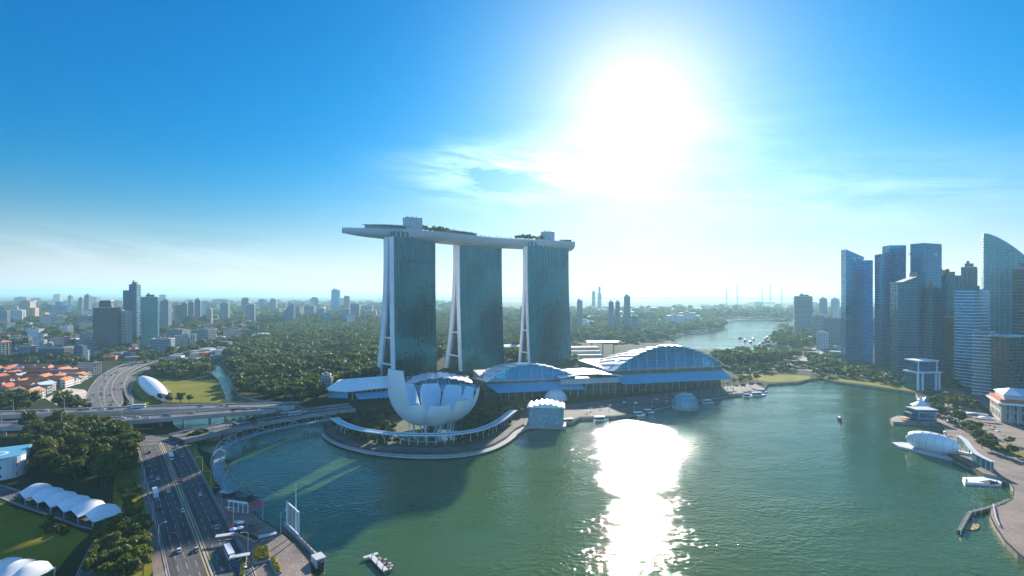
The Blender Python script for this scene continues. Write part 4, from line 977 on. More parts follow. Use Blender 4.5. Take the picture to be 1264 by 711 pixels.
def treeline(px, n, kind, s, lab, group, z=LZ, jit=2.0):
    P = [G(a, b, z) for a, b in px]; P = resample([(p.x, p.y) for p in smooth_path([q+(0,) for q in P], 8)], 1.0)
    for i in range(n):
        x, y = P[int((i+0.5)/n*(len(P)-1))]; x += rnd.uniform(-jit, jit); y += rnd.uniform(-jit, jit)
        ordn = ['first', 'second', 'third', 'fourth', 'fifth', 'sixth', 'seventh', 'eighth', 'ninth', 'tenth', 'eleventh', 'twelfth', 'thirteenth', 'fourteenth', 'fifteenth', 'sixteenth', 'seventeenth', 'eighteenth', 'nineteenth', 'twentieth']
        on = ordn[i] if i < 20 else 'farthest'
        tree(x, y, kind, s, z, label=lab.replace('#', on), group=group)
treeline([(752, 497), (790, 494), (830, 490), (870, 486), (905, 481), (930, 476)], 18, 'palm', 1.05, '# palm from the left along the quay before the largest hall', 'palms along the quay before the largest hall')
treeline([(905, 474), (920, 472), (935, 470)], 6, 'bright', 0.9, '# tree from the left beside the right end of the largest hall', 'trees at the right end of the largest hall')
treeline([(275, 530), (300, 524.5), (330, 518.5), (352, 514)], 9, 'palm', 0.7, '# small palm from the left on the road bridge median', 'palms on the road bridge median', z=5.7, jit=0.3)
tree(*G(313, 525, 5.6), 'bright', 0.95, z=5.6, label='tallest leafy tree on the road bridge median')
treeline([(160, 556), (168, 600), (178, 650)], 6, 'palm', 0.6, '# thin palm from the top beside the shaded avenue footpath', 'palms beside the avenue footpath')
treeline([(236, 541), (246, 539), (256, 537)], 4, 'bush', 1.9, '# rounded hedge shrub from the left at the bridge junction', 'shrubs at the bridge junction', jit=.5)
# right bank
grove([(1146, 500), (1160, 497), (1184, 499), (1206, 503), (1206, 508), (1180, 507), (1156, 505)], 9.5, 14, ['broad', 'bright'], 0.95, 'dense tree', 'the clump before the banded offices', 'trees before the banded offices')
grove([(1160, 515), (1172, 514), (1190, 522), (1208, 534), (1228, 552), (1222, 560), (1206, 550), (1190, 538), (1172, 526)], 8.2, 15, ['broad', 'bright'], 0.78, 'rounded tree', 'the line along the right waterfront', 'trees along the right waterfront')
grove([(1230, 545), (1262, 548), (1262, 552), (1236, 550)], 9, 17, 'bright', 0.7, 'small tree', 'the bed before the red-roofed hall', 'trees before the red-roofed hall')

grove([(1222, 549), (1240, 556), (1262, 562), (1268, 572), (1250, 568), (1232, 562), (1220, 556)], 9, 18, ['bright', 'broad'], 0.6, 'small tree', 'the planted beds behind the curved screen', 'trees in the beds behind the curved screen')
grove([(1150, 510), (1160, 510), (1164, 516), (1152, 516)], 7, 19, 'broad', 0.75, 'dark round tree', 'the pair behind the pier restaurant', 'trees behind the pier restaurant')
sheet('lawn', [(1224, 552), (1262, 566), (1290, 580), (1290, 572), (1262, 558), (1228, 547)], M_lawn, 2.66)
# trees on the sky park
for k, (s0, s1, n) in enumerate(((0.335, 0.45, 24), (0.68, 0.775, 20))):
    for i in range(n):
        x, y = deck_point(s0+(s1-s0)*i/(n-1), -9+((i*5) % 3)*5); side_ = ['above the left tower', 'near the right tower'][k]
        tree(x, y, 'palm' if i % 5 == 2 else 'bright', rnd.uniform(0.85, 1.15), SKY_Z-0.3, label=uniq([f'{["left end","left","middle","right","right end"][int(i/n*5)]} {["front","central","rear"][(i*5)%3]} roof garden tree {side_}', f'green roof garden tree {side_}']), group='trees of the roof garden '+side_)

# woods that read as one mass: instanced crowns in one object each
def wood(name, poly, spacing, seed, s=1.0, world=False, z=LZ-0.8, holes=()):
    q = 1/(spacing*5.5)
    pts = [p for p in scatter(poly, spacing, seed, 0.5, world) if math.sin(p[0]*q+seed)*math.cos(p[1]*q*0.8)+0.5*math.sin(p[0]*q*2.3+p[1]*q*1.7) < 1.12]
    r = random.Random(seed); me = bpy.data.meshes.new(name); me.from_pydata([(x, y, z) for x, y in pts], [], [])
    for nm, typ, fn in (('vr', 'INT', lambda: r.randrange(6)), ('sc', 'FLOAT', lambda: s*r.choice((r.uniform(0.5, 0.9), r.uniform(0.8, 1.2), r.uniform(1.1, 1.65)))), ('rz', 'FLOAT', lambda: r.uniform(0, 6.28))):
        a = me.attributes.new(nm, typ, 'POINT')
        for i in range(len(pts)): a.data[i].value = fn()
    o = bpy.data.objects.new(name, me); col.objects.link(o); tag(o, kind='stuff')
    md = o.modifiers.new('trees', 'NODES'); md.node_group = WOODNG; return o
def wood_nodes():
    ng = bpy.data.node_groups.new('wood', 'GeometryNodeTree')
    ng.interface.new_socket('Geometry', in_out='INPUT', socket_type='NodeSocketGeometry'); ng.interface.new_socket('Geometry', in_out='OUTPUT', socket_type='NodeSocketGeometry')
    gi = ng.nodes.new('NodeGroupInput'); go = ng.nodes.new('NodeGroupOutput'); jn = ng.nodes.new('GeometryNodeJoinGeometry')
    def attr(n, t):
        a = ng.nodes.new('GeometryNodeInputNamedAttribute'); a.data_type = t; a.inputs[0].default_value = n; return a.outputs[0]
    rz = ng.nodes.new('ShaderNodeCombineXYZ'); ng.links.new(attr('rz', 'FLOAT'), rz.inputs[2])
    for k in range(6):
        oi = ng.nodes.new('GeometryNodeObjectInfo'); oi.inputs[0].default_value = TREEOBJ['far', k]; oi.transform_space = 'ORIGINAL'
        ip = ng.nodes.new('GeometryNodeInstanceOnPoints'); cp = ng.nodes.new('FunctionNodeCompare'); cp.data_type = 'INT'; cp.operation = 'EQUAL'
        ng.links.new(attr('vr', 'INT'), cp.inputs[2]); cp.inputs[3].default_value = k
        ng.links.new(gi.outputs[0], ip.inputs['Points']); ng.links.new(cp.outputs[0], ip.inputs['Selection']); ng.links.new(oi.outputs['Geometry'], ip.inputs['Instance'])
        ng.links.new(rz.outputs[0], ip.inputs['Rotation']); ng.links.new(attr('sc', 'FLOAT'), ip.inputs['Scale']); ng.links.new(ip.outputs[0], jn.inputs[0])
    ng.links.new(jn.outputs[0], go.inputs[0]); return ng
# four sample far trees stand in the park beyond the field
for k in range(6):
    while ('far', k) not in TREEOBJ:
        t = tree(*G(284+rnd.uniform(-2, 2), 452+k*2.6, LZ), 'far', 0.8, label=f'{["tall","broad","low","rounded","spreading","small"][k]} tree on the river bank right of the channel bend', group='trees on the river bank')
WOODNG = wood_nodes()
wood('forest', [(290, 470), (287, 460), (284, 455), (272, 445), (300, 434), (320, 426), (318, 414), (336, 404), (372, 402), (420, 398), (462, 401), (560, 402), (600, 404), (606, 424), (560, 440), (480, 452), (462, 474), (448, 477), (400, 480), (398, 498), (372, 498), (345, 494), (316, 490.5), (297, 486), (292, 478)], 11.5, 101, 0.95)
wood('forest', [(700, 412), (730, 404), (790, 400), (870, 398), (892, 400), (895, 403), (880, 408), (842, 411), (826, 419), (806, 422), (760, 424), (730, 420), (704, 422)], 16, 102, 1.1)
wood('forest', [(880, 449), (884, 440), (920, 438), (966, 438.6), (984, 439), (984, 444), (950, 449), (905, 453), (884, 456)], 11.5, 103, 0.95)
wood('forest', [(952, 425), (958, 415), (975, 410), (1000, 412), (1006, 424), (992, 432), (976, 430)], 15, 104, 1.0)
wood('forest', [(957, 401), (966, 400), (973, 400), (970, 399), (963, 398.4)], 14, 105, 0.9, z=3.4)
wood('forest', [(-60, 507), (-60, 497), (0, 496), (50, 500), (70, 503.5), (112, 505), (112, 508.5), (40, 509)], 8.5, 115, 0.78)
wood('forest', [(184, 464), (196, 455), (222, 450), (252, 448), (258, 458), (266, 466.5), (240, 467), (212, 466)], 10.5, 116, 0.8)
wood('garden_planting', [(412, 531), (425, 541), (450, 547), (480, 550), (500, 544), (490, 530), (470, 520), (500, 516), (500, 509), (440, 513), (412, 520)], 7.5, 125, 0.45, z=LZ-0.3)
wood('garden_planting', [(560, 549), (590, 545), (612, 537), (628, 526), (640, 515), (650, 507), (640, 501), (600, 504), (560, 508), (560, 520), (572, 530)], 7.5, 126, 0.45, z=LZ-0.3)
wood('forest', [(600, 405), (640, 408), (704, 412), (704, 426), (700, 440), (640, 448), (612, 440), (600, 425)], 12, 127, 0.9)
wood('garden_planting', [(700, 428), (716, 430), (716, 452), (700, 452)], 9, 128, 0.6)
wood('garden_planting', [(900, 458), (930, 456), (1000, 452), (1004, 456), (950, 461), (912, 463)], 11, 129, 0.6)
wood('forest', [(1000, 462), (1030, 465.5), (1060, 469), (1100, 474.5), (1130, 477), (1130, 473), (1090, 466), (1050, 461.5), (1000, 459)], 10, 117, 0.65)
wood('forest', [(1046, 456), (1090, 459), (1130, 464), (1165, 472), (1200, 484), (1180, 482), (1130, 470), (1080, 463), (1046, 460)], 11, 118, 0.6)
wood('forest', [(1030, 445), (1000, 440), (990, 452), (1010, 458), (1036, 458)], 13, 119, 0.7)
wood('forest', [(330, 402), (480, 398), (620, 402), (700, 404), (700, 411), (600, 404), (460, 401), (360, 403)], 16, 120, 1.1)
wood('distant_woods', [(300, 390), (480, 389), (700, 390), (720, 403), (480, 401), (320, 402)], 27, 121, 1.75)
wood('distant_woods', [(700, 389), (900, 387), (1040, 388), (1040, 394), (900, 393.5), (860, 396), (700, 403)], 34, 122, 1.9)
wood('distant_woods', [(980, 394.5), (1040, 394), (1046, 428), (1006, 424), (1000, 410), (984, 402)], 22, 123, 1.2)
wood('distant_woods', [(1040, 392), (1300, 394), (1330, 420), (1180, 430), (1040, 426)], 30, 124, 1.5)
wood('forest', [(170, 446), (190, 436), (222, 430), (260, 425), (300, 421), (318, 416), (318, 424), (290, 430), (255, 434), (230, 438), (205, 444), (180, 452)], 17, 106, 0.9)
wood('forest', [(0, 452), (0, 446), (60, 444), (110, 446), (100, 452), (60, 455), (20, 457)], 13, 107, 0.8)
wood('forest', [(40, 425), (110, 436), (118, 446), (150, 447), (160, 432), (120, 428), (90, 430)], 20, 108, 0.8)
# belts of trees through the far city, both sides
wood('distant_woods', [(-60, 420), (20, 410), (120, 405), (230, 402), (320, 400), (330, 412), (300, 417), (200, 425), (100, 432), (30, 440), (-60, 445)], 42, 110, 1.3)
wood('distant_woods', [(-80, 398), (100, 391), (300, 388), (470, 387), (620, 388), (700, 388), (900, 386), (900, 394), (700, 402), (470, 402), (330, 402), (100, 405), (-80, 412)], 58, 111, 1.7)
wood('distant_woods', [(-60, 376), (300, 375.5), (560, 376), (560, 388), (300, 388), (-60, 392)], 120, 112, 2.6)
wood('distant_woods', [(560, 384), (900, 383), (1264, 384), (1330, 392), (1100, 394), (980, 393), (900, 393), (700, 388), (560, 389)], 70, 113, 1.9)
# ------------------------------------------------------------------ the city
def fit(pxL, pxR, ybase, yaw, rt):
    yaw = R(yaw); ca, sa = math.cos(yaw), math.sin(yaw)
    Y = (H-LZ)*F/(ybase-HY); w = (pxR-pxL)/F*Y; cx = ((pxL+pxR)/2-CX)/F*Y; cy = Y+w*rt/2
    for _ in range(30):
        d = w*rt; C = [(cx+a*ca-b*sa, cy+a*sa+b*ca) for a, b in ((-w/2, -d/2), (w/2, -d/2), (w/2, d/2), (-w/2, d/2))]
        ps = [CX+F*x/y for x, y in C]; l, r_ = min(ps), max(ps); yn = min(c[1] for c in C)
        w *= (pxR-pxL)/(r_-l); cx += ((pxL+pxR)/2-(l+r_)/2)/F*cy; cy += (Y-yn); cx *= 1
    return cx, cy, w, w*rt, yaw, Y
def topz(ytop, Y): return H-(ytop-HY)*Y/F-LZ
FA = {
 'deepblue': facade('mat_deep_blue_glass', (0.002, 0.17, 0.33), (0.002, 0.19, 0.36), fh=4.0, bw=3.0, hfrac=0.88, wfrac=0.94, rough=0.12, wrough=0.3, var=0.05, gmetal=0.8, spec=0.5),
 'darkteal': facade('mat_dark_teal_glass', (0.004, 0.09, 0.15), (0.004, 0.11, 0.18), fh=3.9, bw=3.2, hfrac=0.7, wfrac=0.88, rough=0.10, wrough=0.45, var=0.3, gmetal=0.5, spec=0.7),
 'green': facade('mat_green_glass', (0.14, 0.31, 0.31), (0.025, 0.20, 0.22), fh=3.9, bw=2.4, hfrac=0.8, wfrac=0.86, rough=0.10, wrough=0.4, var=0.35, gmetal=0.5, spec=0.8),
 'cream': facade('mat_cream_block', (0.46, 0.42, 0.35), (0.05, 0.07, 0.08), fh=3.2, bw=3.4, hfrac=0.5, wfrac=0.6, rough=0.15),
 'white': facade('mat_white_block', (0.62, 0.62, 0.60), (0.05, 0.08, 0.10), fh=3.2, bw=4.2, hfrac=0.45, wfrac=0.62, rough=0.15),
 'grey': facade('mat_grey_block', (0.27, 0.29, 0.30), (0.03, 0.05, 0.06), fh=3.4, bw=3.0, hfrac=0.55, wfrac=0.7, rough=0.15),
 'bluegrey': facade('mat_blue_grey_block', (0.13, 0.20, 0.25), (0.02, 0.06, 0.09), fh=3.5, bw=2.8, hfrac=0.6, wfrac=0.8, rough=0.12),
 'pink': facade('mat_pink_block', (0.48, 0.33, 0.28), (0.04, 0.05, 0.06), fh=3.2, bw=3.6, hfrac=0.45, wfrac=0.55, rough=0.2),
 'dark': facade('mat_dark_block', (0.05, 0.07, 0.08), (0.015, 0.03, 0.04), fh=3.6, bw=3.0, hfrac=0.6, wfrac=0.85, rough=0.12),
 'brown': facade('mat_brown_block', (0.10, 0.11, 0.09), (0.015, 0.05, 0.06), fh=3.6, bw=2.8, hfrac=0.5, wfrac=0.8, rough=0.15),
}
M_slab = pbr('mat_slab_white', (0.84, 0.86, 0.88), 0.5, scale=0.1, var=0.1)
M_roofgrey = pbr('mat_roof_grey', (0.20, 0.20, 0.20), 0.85, scale=0.1, var=0.4)
M_tile = pbr('mat_red_tiles', (0.48, 0.11, 0.04), 0.8, scale=0.15, c2=(0.30, 0.07, 0.035))
M_tile2 = pbr('mat_orange_tiles', (0.60, 0.20, 0.06), 0.8, scale=0.15, c2=(0.38, 0.11, 0.04))
M_tile3 = pbr('mat_brown_tiles', (0.16, 0.08, 0.06), 0.8, scale=0.15, c2=(0.09, 0.05, 0.045))
M_sheetblue = pbr('mat_pale_sheet', (0.42, 0.55, 0.62), 0.5, scale=0.1, var=0.2)

def building(name, pxL, pxR, ytop, ybase, fa, label, yaw=8, rt=0.7, cat='building', group=None, blocks=None, slope=0.0, bands=None, plant=True, bays=0, parapet=True, detail=2, roof=None, mast=0):
    """blocks: (u0,u1,v0,v1,ytop, slope) in fractions of the plan; one body part each; slab bands, roof rooms and parapets are parts"""
    cx, cy, w, d, ya, Y = fit(pxL, pxR, ybase, yaw, rt)
    root = empty(name, (cx, cy, LZ), ya, label, cat, group); mat = FA[fa]
    bl = blocks or [(0, 1, 0, 1, ytop, slope)]; tops = []
    for (u0, u1, v0, v1, yt, sl) in bl:
        h = max(4, topz(yt, Y)); x0, x1, y0, y1 = -w/2+w*u0, -w/2+w*u1, -d/2+d*v0, -d/2+d*v1
        m = MB(); dz = sl*Y/F
        m.add([(x0, y0, -1), (x1, y0, -1), (x1, y1, -1), (x0, y1, -1), (x0, y0, h), (x1, y0, h-dz), (x1, y1, h-dz), (x0, y1, h)],
              [(3, 2, 1, 0), (4, 5, 6, 7), (0, 1, 5, 4), (1, 2, 6, 5), (2, 3, 7, 6), (3, 0, 4, 7)])
        b = m.build('body', mat, root); tops.append((x0, x1, y0, y1, h-dz))
        if detail >= 2 and not bands and h > 30:      # slender mullions proud of the glass
            m = MB(); nm = max(4, int((x1-x0)/6.5))
            for i in range(nm+1):
                x = x0+(x1-x0)*i/nm; hh = h-dz*(i/nm); m.box(x-0.22, x+0.22, y0-0.35, y0+0.05, 0, hh)
            nm = max(3, int((y1-y0)/7))
            for i in range(nm+1):
                y = y0+(y1-y0)*i/nm; m.box(x0-0.35, x0+0.05, y-0.22, y+0.22, 0, h); m.box(x1-0.05, x1+0.35, y-0.22, y+0.22, 0, h-dz)
            for z in range(20, int(h-dz), 28): m.box(x0-0.3, x1+0.3, y0-0.3, y1+0.3, z, z+1.6)
            m.build('fins', mat, b)
        if bands:
            fh, pr, th, bm = bands; m = MB(); z = fh
            while z < h-1: m.box(x0-pr, x1+pr, y0-pr, y1+pr, z-th/2, z+th/2); z += fh
            m.build('floor_bands', bm, b)
        if parapet and not sl:
            m = MB(); t = 0.5
            for a in ((x0-.1, x1+.1, y0-.1, y0+t), (x0-.1, x1+.1, y1-t, y1+.1), (x0-.1, x0+t, y0+t, y1-t), (x1-t, x1+.1, y0+t, y1-t)): m.box(*a, h-dz-0.05, h-dz+1.3)
            m.build('parapet', mat if fa in ('deepblue', 'darkteal') else M_greyw, b)
    if bays:
        m = MB(); x0, x1, y0, y1, h = tops[0]
        for i in range(bays):
            c = x0+(x1-x0)*(i+0.5)/bays; q = (x1-x0)/bays*0.28; m.box(c-q, c+q, y0-1.6, y0+0.1, 0, h-3)
        for i in range(2):
            c = y0+(y1-y0)*(i+0.5)/2; q = (y1-y0)/2*0.28; m.box(x0-1.6, x0+0.1, c-q, c+q, 0, h-3); m.box(x1-0.1, x1+1.6, c-q, c+q, 0, h-3)
        m.build('balcony_bay', mat, root)
    if plant:
        x0, x1, y0, y1, h = max(tops, key=lambda t: (t[1]-t[0])*(t[3]-t[2])); r = random.Random(int(pxL*10+ytop))
        a, b = r.uniform(0.15, 0.3), r.uniform(0.6, 0.85)
        m = MB(); ph = min(7, max(2.5, h*0.05)); m.box(x0+(x1-x0)*a, x0+(x1-x0)*b, y0+(y1-y0)*0.25, y0+(y1-y0)*0.75, h-slope*Y/F*0-0.2, h+ph)
        if detail >= 1: m.box(x0+(x1-x0)*(a+.08), x0+(x1-x0)*(a+0.2), y0+(y1-y0)*0.35, y0+(y1-y0)*0.6, h+ph-.01, h+ph*1.6)
        m.build('roof_plant', M_roofgrey if fa != 'white' else M_greyw, root)
    if roof:
        x0, x1, y0, y1, h = tops[0]; m = MB(); rh = min(9, (y1-y0)*0.28); e = 0.7
        m.add([(x0-e, y0-e, h), (x1+e, y0-e, h), (x1+e, y1+e, h), (x0-e, y1+e, h), (x0+(y1-y0)*0.35, (y0+y1)/2, h+rh), (x1-(y1-y0)*0.35, (y0+y1)/2, h+rh)],
              [(0, 1, 5, 4), (1, 2, 5), (2, 3, 4, 5), (3, 0, 4), (3, 2, 1, 0)]); m.build('roof', roof, root)
    if mast:
        x0, x1, y0, y1, h = tops[0]; m = MB(); m.cyl((x0+x1)/2, (y0+y1)/2, h-0.1, h+mast, 1.4, 0.3, 6); m.build('mast', M_greyw, root)
    return root

# --- financial district at right
building('office_tower', 1038, 1077.5, 307, 449.5, 'deepblue', 'leftmost dark blue glass tower of the right cluster, with sloping roofline', yaw=-14, rt=0.55,
         blocks=[(0, 0.66, 0, 0.9, 307, 10), (0.66, 1.0, 0.05, 1, 322, 0)], plant=False)
building('office_tower', 1080, 1118, 303, 456, 'deepblue', 'stepped dark blue glass tower, second from the left in the right cluster', yaw=-10, rt=0.6,
         blocks=[(0, 0.33, 0.05, 1, 314, 0), (0.33, 1.0, 0, 1, 303.5, 0)], plant=False)
building('office_tower', 1124, 1162, 301, 462, 'deepblue', 'tallest flat-topped dark blue glass tower rising behind the slanted one', yaw=22, rt=0.42, slope=0, plant=False)
building('office_tower', 1099, 1143, 338, 472, 'darkteal', 'dark teal tower with slanted roof standing before the two tallest blue towers', yaw=-12, rt=0.62,
         blocks=[(0, 0.72, 0, 1, 350, -9), (0.72, 1.0, 0.1, 1, 337, 0)], plant=False)
building('office_tower', 1140, 1161.5, 357, 474, 'darkteal', 'squat dark teal block at the foot of the tallest blue tower', yaw=14, rt=0.8)
building('office_tower', 1158, 1186, 341, 460, 'darkteal', 'dark slab between the tallest blue tower and the pale striped tower', yaw=5, rt=0.7)
building('apartment_tower', 1153, 1172, 337.5, 436, 'cream', 'cream striped tower peeping out behind the dark slab', yaw=12, rt=0.7, bays=4, cat='apartment tower')
building('office_tower', 1186.5, 1206, 330, 448, 'bluegrey', 'pale blue ribbed tower above the banded office block', yaw=10, rt=0.9, bays=4)
building('office_tower', 1212, 1222, 347, 447, 'grey', 'narrow grey tower left of the sail-shaped tower', yaw=6, rt=1.0)
building('office_tower', 1179, 1220.5, 358.5, 481, 'deepblue', 'blue office tower ringed with thin white floor bands', yaw=28, rt=0.55, bands=(3.9, 1.0, 0.8, M_slab))
building('office_building', 1202, 1229, 411, 492, 'bluegrey', 'lower office block with bold white slab edges beside dark glass', yaw=40, rt=0.9, bands=(3.7, 1.5, 1.0, M_slab))
building('office_building', 1224, 1262, 417, 500, 'dark', 'dark glass block with pale flat roof at the right edge', yaw=12, rt=0.8, roof=None)
building('office_tower', 1250, 1290, 331, 482, 'brown', 'brown tower with curved bands cut by the right picture edge', yaw=15, rt=0.8, bands=(4.2, 0.7, 0.7, pbr('mat_brownband', (0.30, 0.27, 0.24), 0.6)))
building('office_tower', 1166, 1182, 392, 468, 'brown', 'slim brown tower beside the white banded office tower', yaw=8, rt=0.9)
building('office_tower', 1163, 1178, 352, 452, 'deepblue', 'slim blue tower wedged behind the dark slab tower', yaw=-6, rt=0.9)
building('office_tower', 1204, 1219, 372, 458, 'darkteal', 'short teal tower in the gap before the sail-shaped tower', yaw=4, rt=0.9)
# the sail-shaped tower
def sail_tower():
    X, Y = G(1262, 470, LZ); root = empty('sail_tower', (X, Y+12, LZ), R(-36), 'green glass tower with quarter-circle sail roofline at the right edge', 'office tower')
    w, d = 64.0, 24.0; h = topz(287, Y); prof = [(-w/2, h)]
    for i in range(1, 13):
        a = math.pi/2*i/12; u = i/12; prof.append((-w/2+w*u, h-(58*u**1.5)*1.12))
    m = MB(); n = len(prof); rows = []
    pts = [(-w/2, -1)]+prof+[(w/2, -1)]
    m.add([(x, -d/2, z) for x, z in pts]+[(x, d/2, z) for x, z in pts], [tuple(range(len(pts)))[::-1], tuple(range(len(pts), 2*len(pts)))]+[(i, (i+1) % len(pts), len(pts)+(i+1) % len(pts), len(pts)+i) for i in range(len(pts))])
    b = m.build('body', FA['green'], root)
    m = MB(); z = 4
    while z < h-2:
        xr = w/2
        for (xa, za), (xb, zb) in zip(prof, prof[1:]):
            if zb <= z <= za: xr = xa+(xb-xa)*(za-z)/max(0.01, za-zb)
        m.box(-w/2-0.5, xr-0.4, -d/2-0.5, d/2+0.5, z-0.3, z+0.3); z += 3.9
    m.build('floor_bands', pbr('mat_sail_bands', (0.30, 0.42, 0.42), 0.4, scale=0.1, var=0.2), b)
    m = MB()
    for (xa, za), (xb, zb) in zip(prof, prof[1:]):
        for y in (-d/2, d/2): m.bar((xa, y, za+0.8), (xb, y, zb+0.8), 1.4, 1.8)
    m.build('crest_frame', M_greyw, root)
    m = MB()
    for i in range(13): x = -w/2+w*i/12; m.box(x-0.25, x+0.25, -d/2-0.9, -d/2-0.5, 0, max(5, [za for (xa, za) in prof if xa <= x+0.01][-1]-4))
    m.build('fins', M_greyw, b)
sail_tower()
# white-framed waterfront block
def frame_block():
    X, Y = G(1146, 482, LZ); root = empty('customs_block', (X, Y+10, LZ), R(6), 'low blue glass block with pale portal frame behind the waterfront trees', 'office building')
    m = MB(); m.box(-14, 14, -9, 10, -1, 21); m.box(-12, 13, -7, 9, 22, 35); m.build('body', FA['deepblue'], root)
    m = MB(); m.box(-15.5, 15.5, -11, 11, 21, 22.6); m.box(-14, 14.5, -9, 10, 35, 36.4)
    for x in (-15, -9, 9, 13.5): m.box(x-0.9, x+0.9, -10.8, -9.2, 0, 21)
    for x in (-12, 13): m.box(x-0.5, x+0.5, -8, -7.1, 22.6, 35)
    m.build('frame', M_slab, root)
frame_block()
# pale lettering marks and a roof disc, too small to read in the photograph
def marks(px, ytop, strokes, s=1.0):
    best = None
    for o in col.objects:
        if o.type == 'EMPTY' and o.name.startswith('office_tower'):
            p = PR(o.location.x, o.location.y, 10)
            if best is None or abs(p[0]-px) < abs(best[1][0]-px): best = (o, p)
    o = best[0]; b = [c for c in o.children if c.name.startswith('body')][-1 if ytop < 306 and px > 1100 and px < 1120 else 0]
    xs = [v.co.x for v in b.data.vertices]; ys = [v.co.y for v in b.data.vertices]; zs = [v.co.z for v in b.data.vertices]
    m = MB(); x0 = min(xs)+(max(xs)-min(xs))*0.35; z0 = max(zs)-22*s; y = min(ys)-0.6
    for (a, c, d, e) in strokes: m.bar((x0+a*s, y, z0+c*s), (x0+d*s, y, z0+e*s), 0.5, 1.1)
    m.build('sign', M_slab, o)
marks(1058, 307, [(0, 7, 5, 7), (5, 7, 3, 1), (8, 7, 13, 7.5), (10.5, 7, 10.5, 1), (14, 5, 18, 7), (14, 2, 18, 0.5), (14, 5, 17, 3)])
marks(1105, 303, [(18, 10, 24, 10), (18, 7.5, 24, 7.5), (21, 5, 24, 5)])
marks(1143, 301, [(6, 9, 16, 7.5), (6, 7, 16, 5.5)])
def roof_disc():
    o = [q for q in col.objects if q.name.startswith('office_building') and 'pale flat roof' in q.get('label', '')][0]; b = [c for c in o.children if c.name.startswith('body')][0]
    xs = [v.co.x for v in b.data.vertices]; ys = [v.co.y for v in b.data.vertices]; h = max(v.co.z for v in b.data.vertices); w = max(xs)-min(xs); d = max(ys)-min(ys)
    P = [(min(xs)-3, min(ys)-2), (min(xs)+w*0.5, min(ys)-5), (max(xs)+2, min(ys)-2), (max(xs)+3, max(ys)+1), (min(xs)-3, max(ys)+1)]
    m = MB(); m.prism(P, h+1.4, h+2.6); m.build('roof_slab', pbr('mat_pale_blue_roof', (0.35, 0.58, 0.68), 0.5, scale=0.1, var=0.1), o)
roof_disc()
# --- condos and blocks left of the district
building('apartment_tower', 980, 1002.5, 366, 416, 'grey', 'pair-like ribbed grey condominium left of the blue towers', yaw=-20, rt=0.5, bays=5, cat='apartment tower')
building('apartment_tower', 1011.5, 1021, 369, 402, 'bluegrey', 'slim hazy tower with rounded look between the condominium and the blue towers', yaw=-5, rt=0.9, cat='apartment tower')
building('apartment_tower', 1026, 1036, 369.5, 402, 'white', 'hazy white twin slab just left of the blue towers', yaw=-8, rt=0.7, bays=2, cat='apartment tower')
building('apartment_block', 1002, 1018, 390, 424, 'grey', 'mid-rise grey block right of the ribbed condominium', yaw=-15, rt=0.8, cat='apartment block')
building('apartment_block', 1017, 1039, 393, 428, 'bluegrey', 'broad blue grey block at the foot of the leftmost blue tower', yaw=-12, rt=0.6, cat='apartment block')
building('office_building', 1008, 1023, 411, 433, 'white', 'low white block at the roadside before the grey mid-rise', yaw=-12, rt=0.8)
# --- hazy towers at the centre and on the horizon
for (a, b, t, y0, lab, ma) in ((751, 757.5, 373, 412, 'left of three hazy towers behind the roof of the largest hall', 0), (759.5, 765, 372.5, 411, 'middle of three hazy towers behind the roof of the largest hall', 0), (770, 778, 366, 410, 'right and tallest of three hazy towers behind the largest hall', 0),
                              (712, 719, 371, 408, 'hazy tower just right of the right hotel tower', 0), (700, 706, 384, 412, 'low hazy block touching the right hotel tower', 0), (779, 786, 390, 414, 'shorter hazy block right of the three hazy towers', 0)):
    building('apartment_tower', a, b, t, y0, 'bluegrey', lab, yaw=rnd.uniform(-15, 15), rt=0.9, cat='apartment tower', detail=1)
building('spire_tower', 737.5, 742.5, 356, 384, 'grey', 'faint tallest spire on the hazy horizon', yaw=0, rt=1, cat='tower', detail=1, mast=55, blocks=[(0, 1, 0, 1, 362, 0), (0.2, 0.8, 0.2, 0.8, 354, 0)])
building('spire_tower', 730.5, 735, 360, 384, 'grey', 'faint square tower left of the horizon spire', yaw=0, rt=1, cat='tower', detail=1)
for i, (px, t) in enumerate(((897, 353.5), (910, 349.5), (951, 351), (965, 355.5), (941, 357))):
    X, Y = G(px, 375, LZ); hh = topz(t, Y); r_ = empty('chimney', (X, Y, LZ), 0, ['leftmost thin chimney', 'tallest thin chimney', 'second tallest chimney', 'rightmost short chimney', 'shortest chimney'][i]+' on the hazy right horizon', 'chimney', 'chimneys on the right horizon')
    m = MB(); m.cyl(0, 0, -1, hh, 8.5, 4.5, 12); s_ = m.build('shaft', M_greyw, r_)
    m = MB(); m.cyl(0, 0, hh*0.9, hh*0.94, 5.6, 5.4, 12); m.build('band', M_tile, r_)
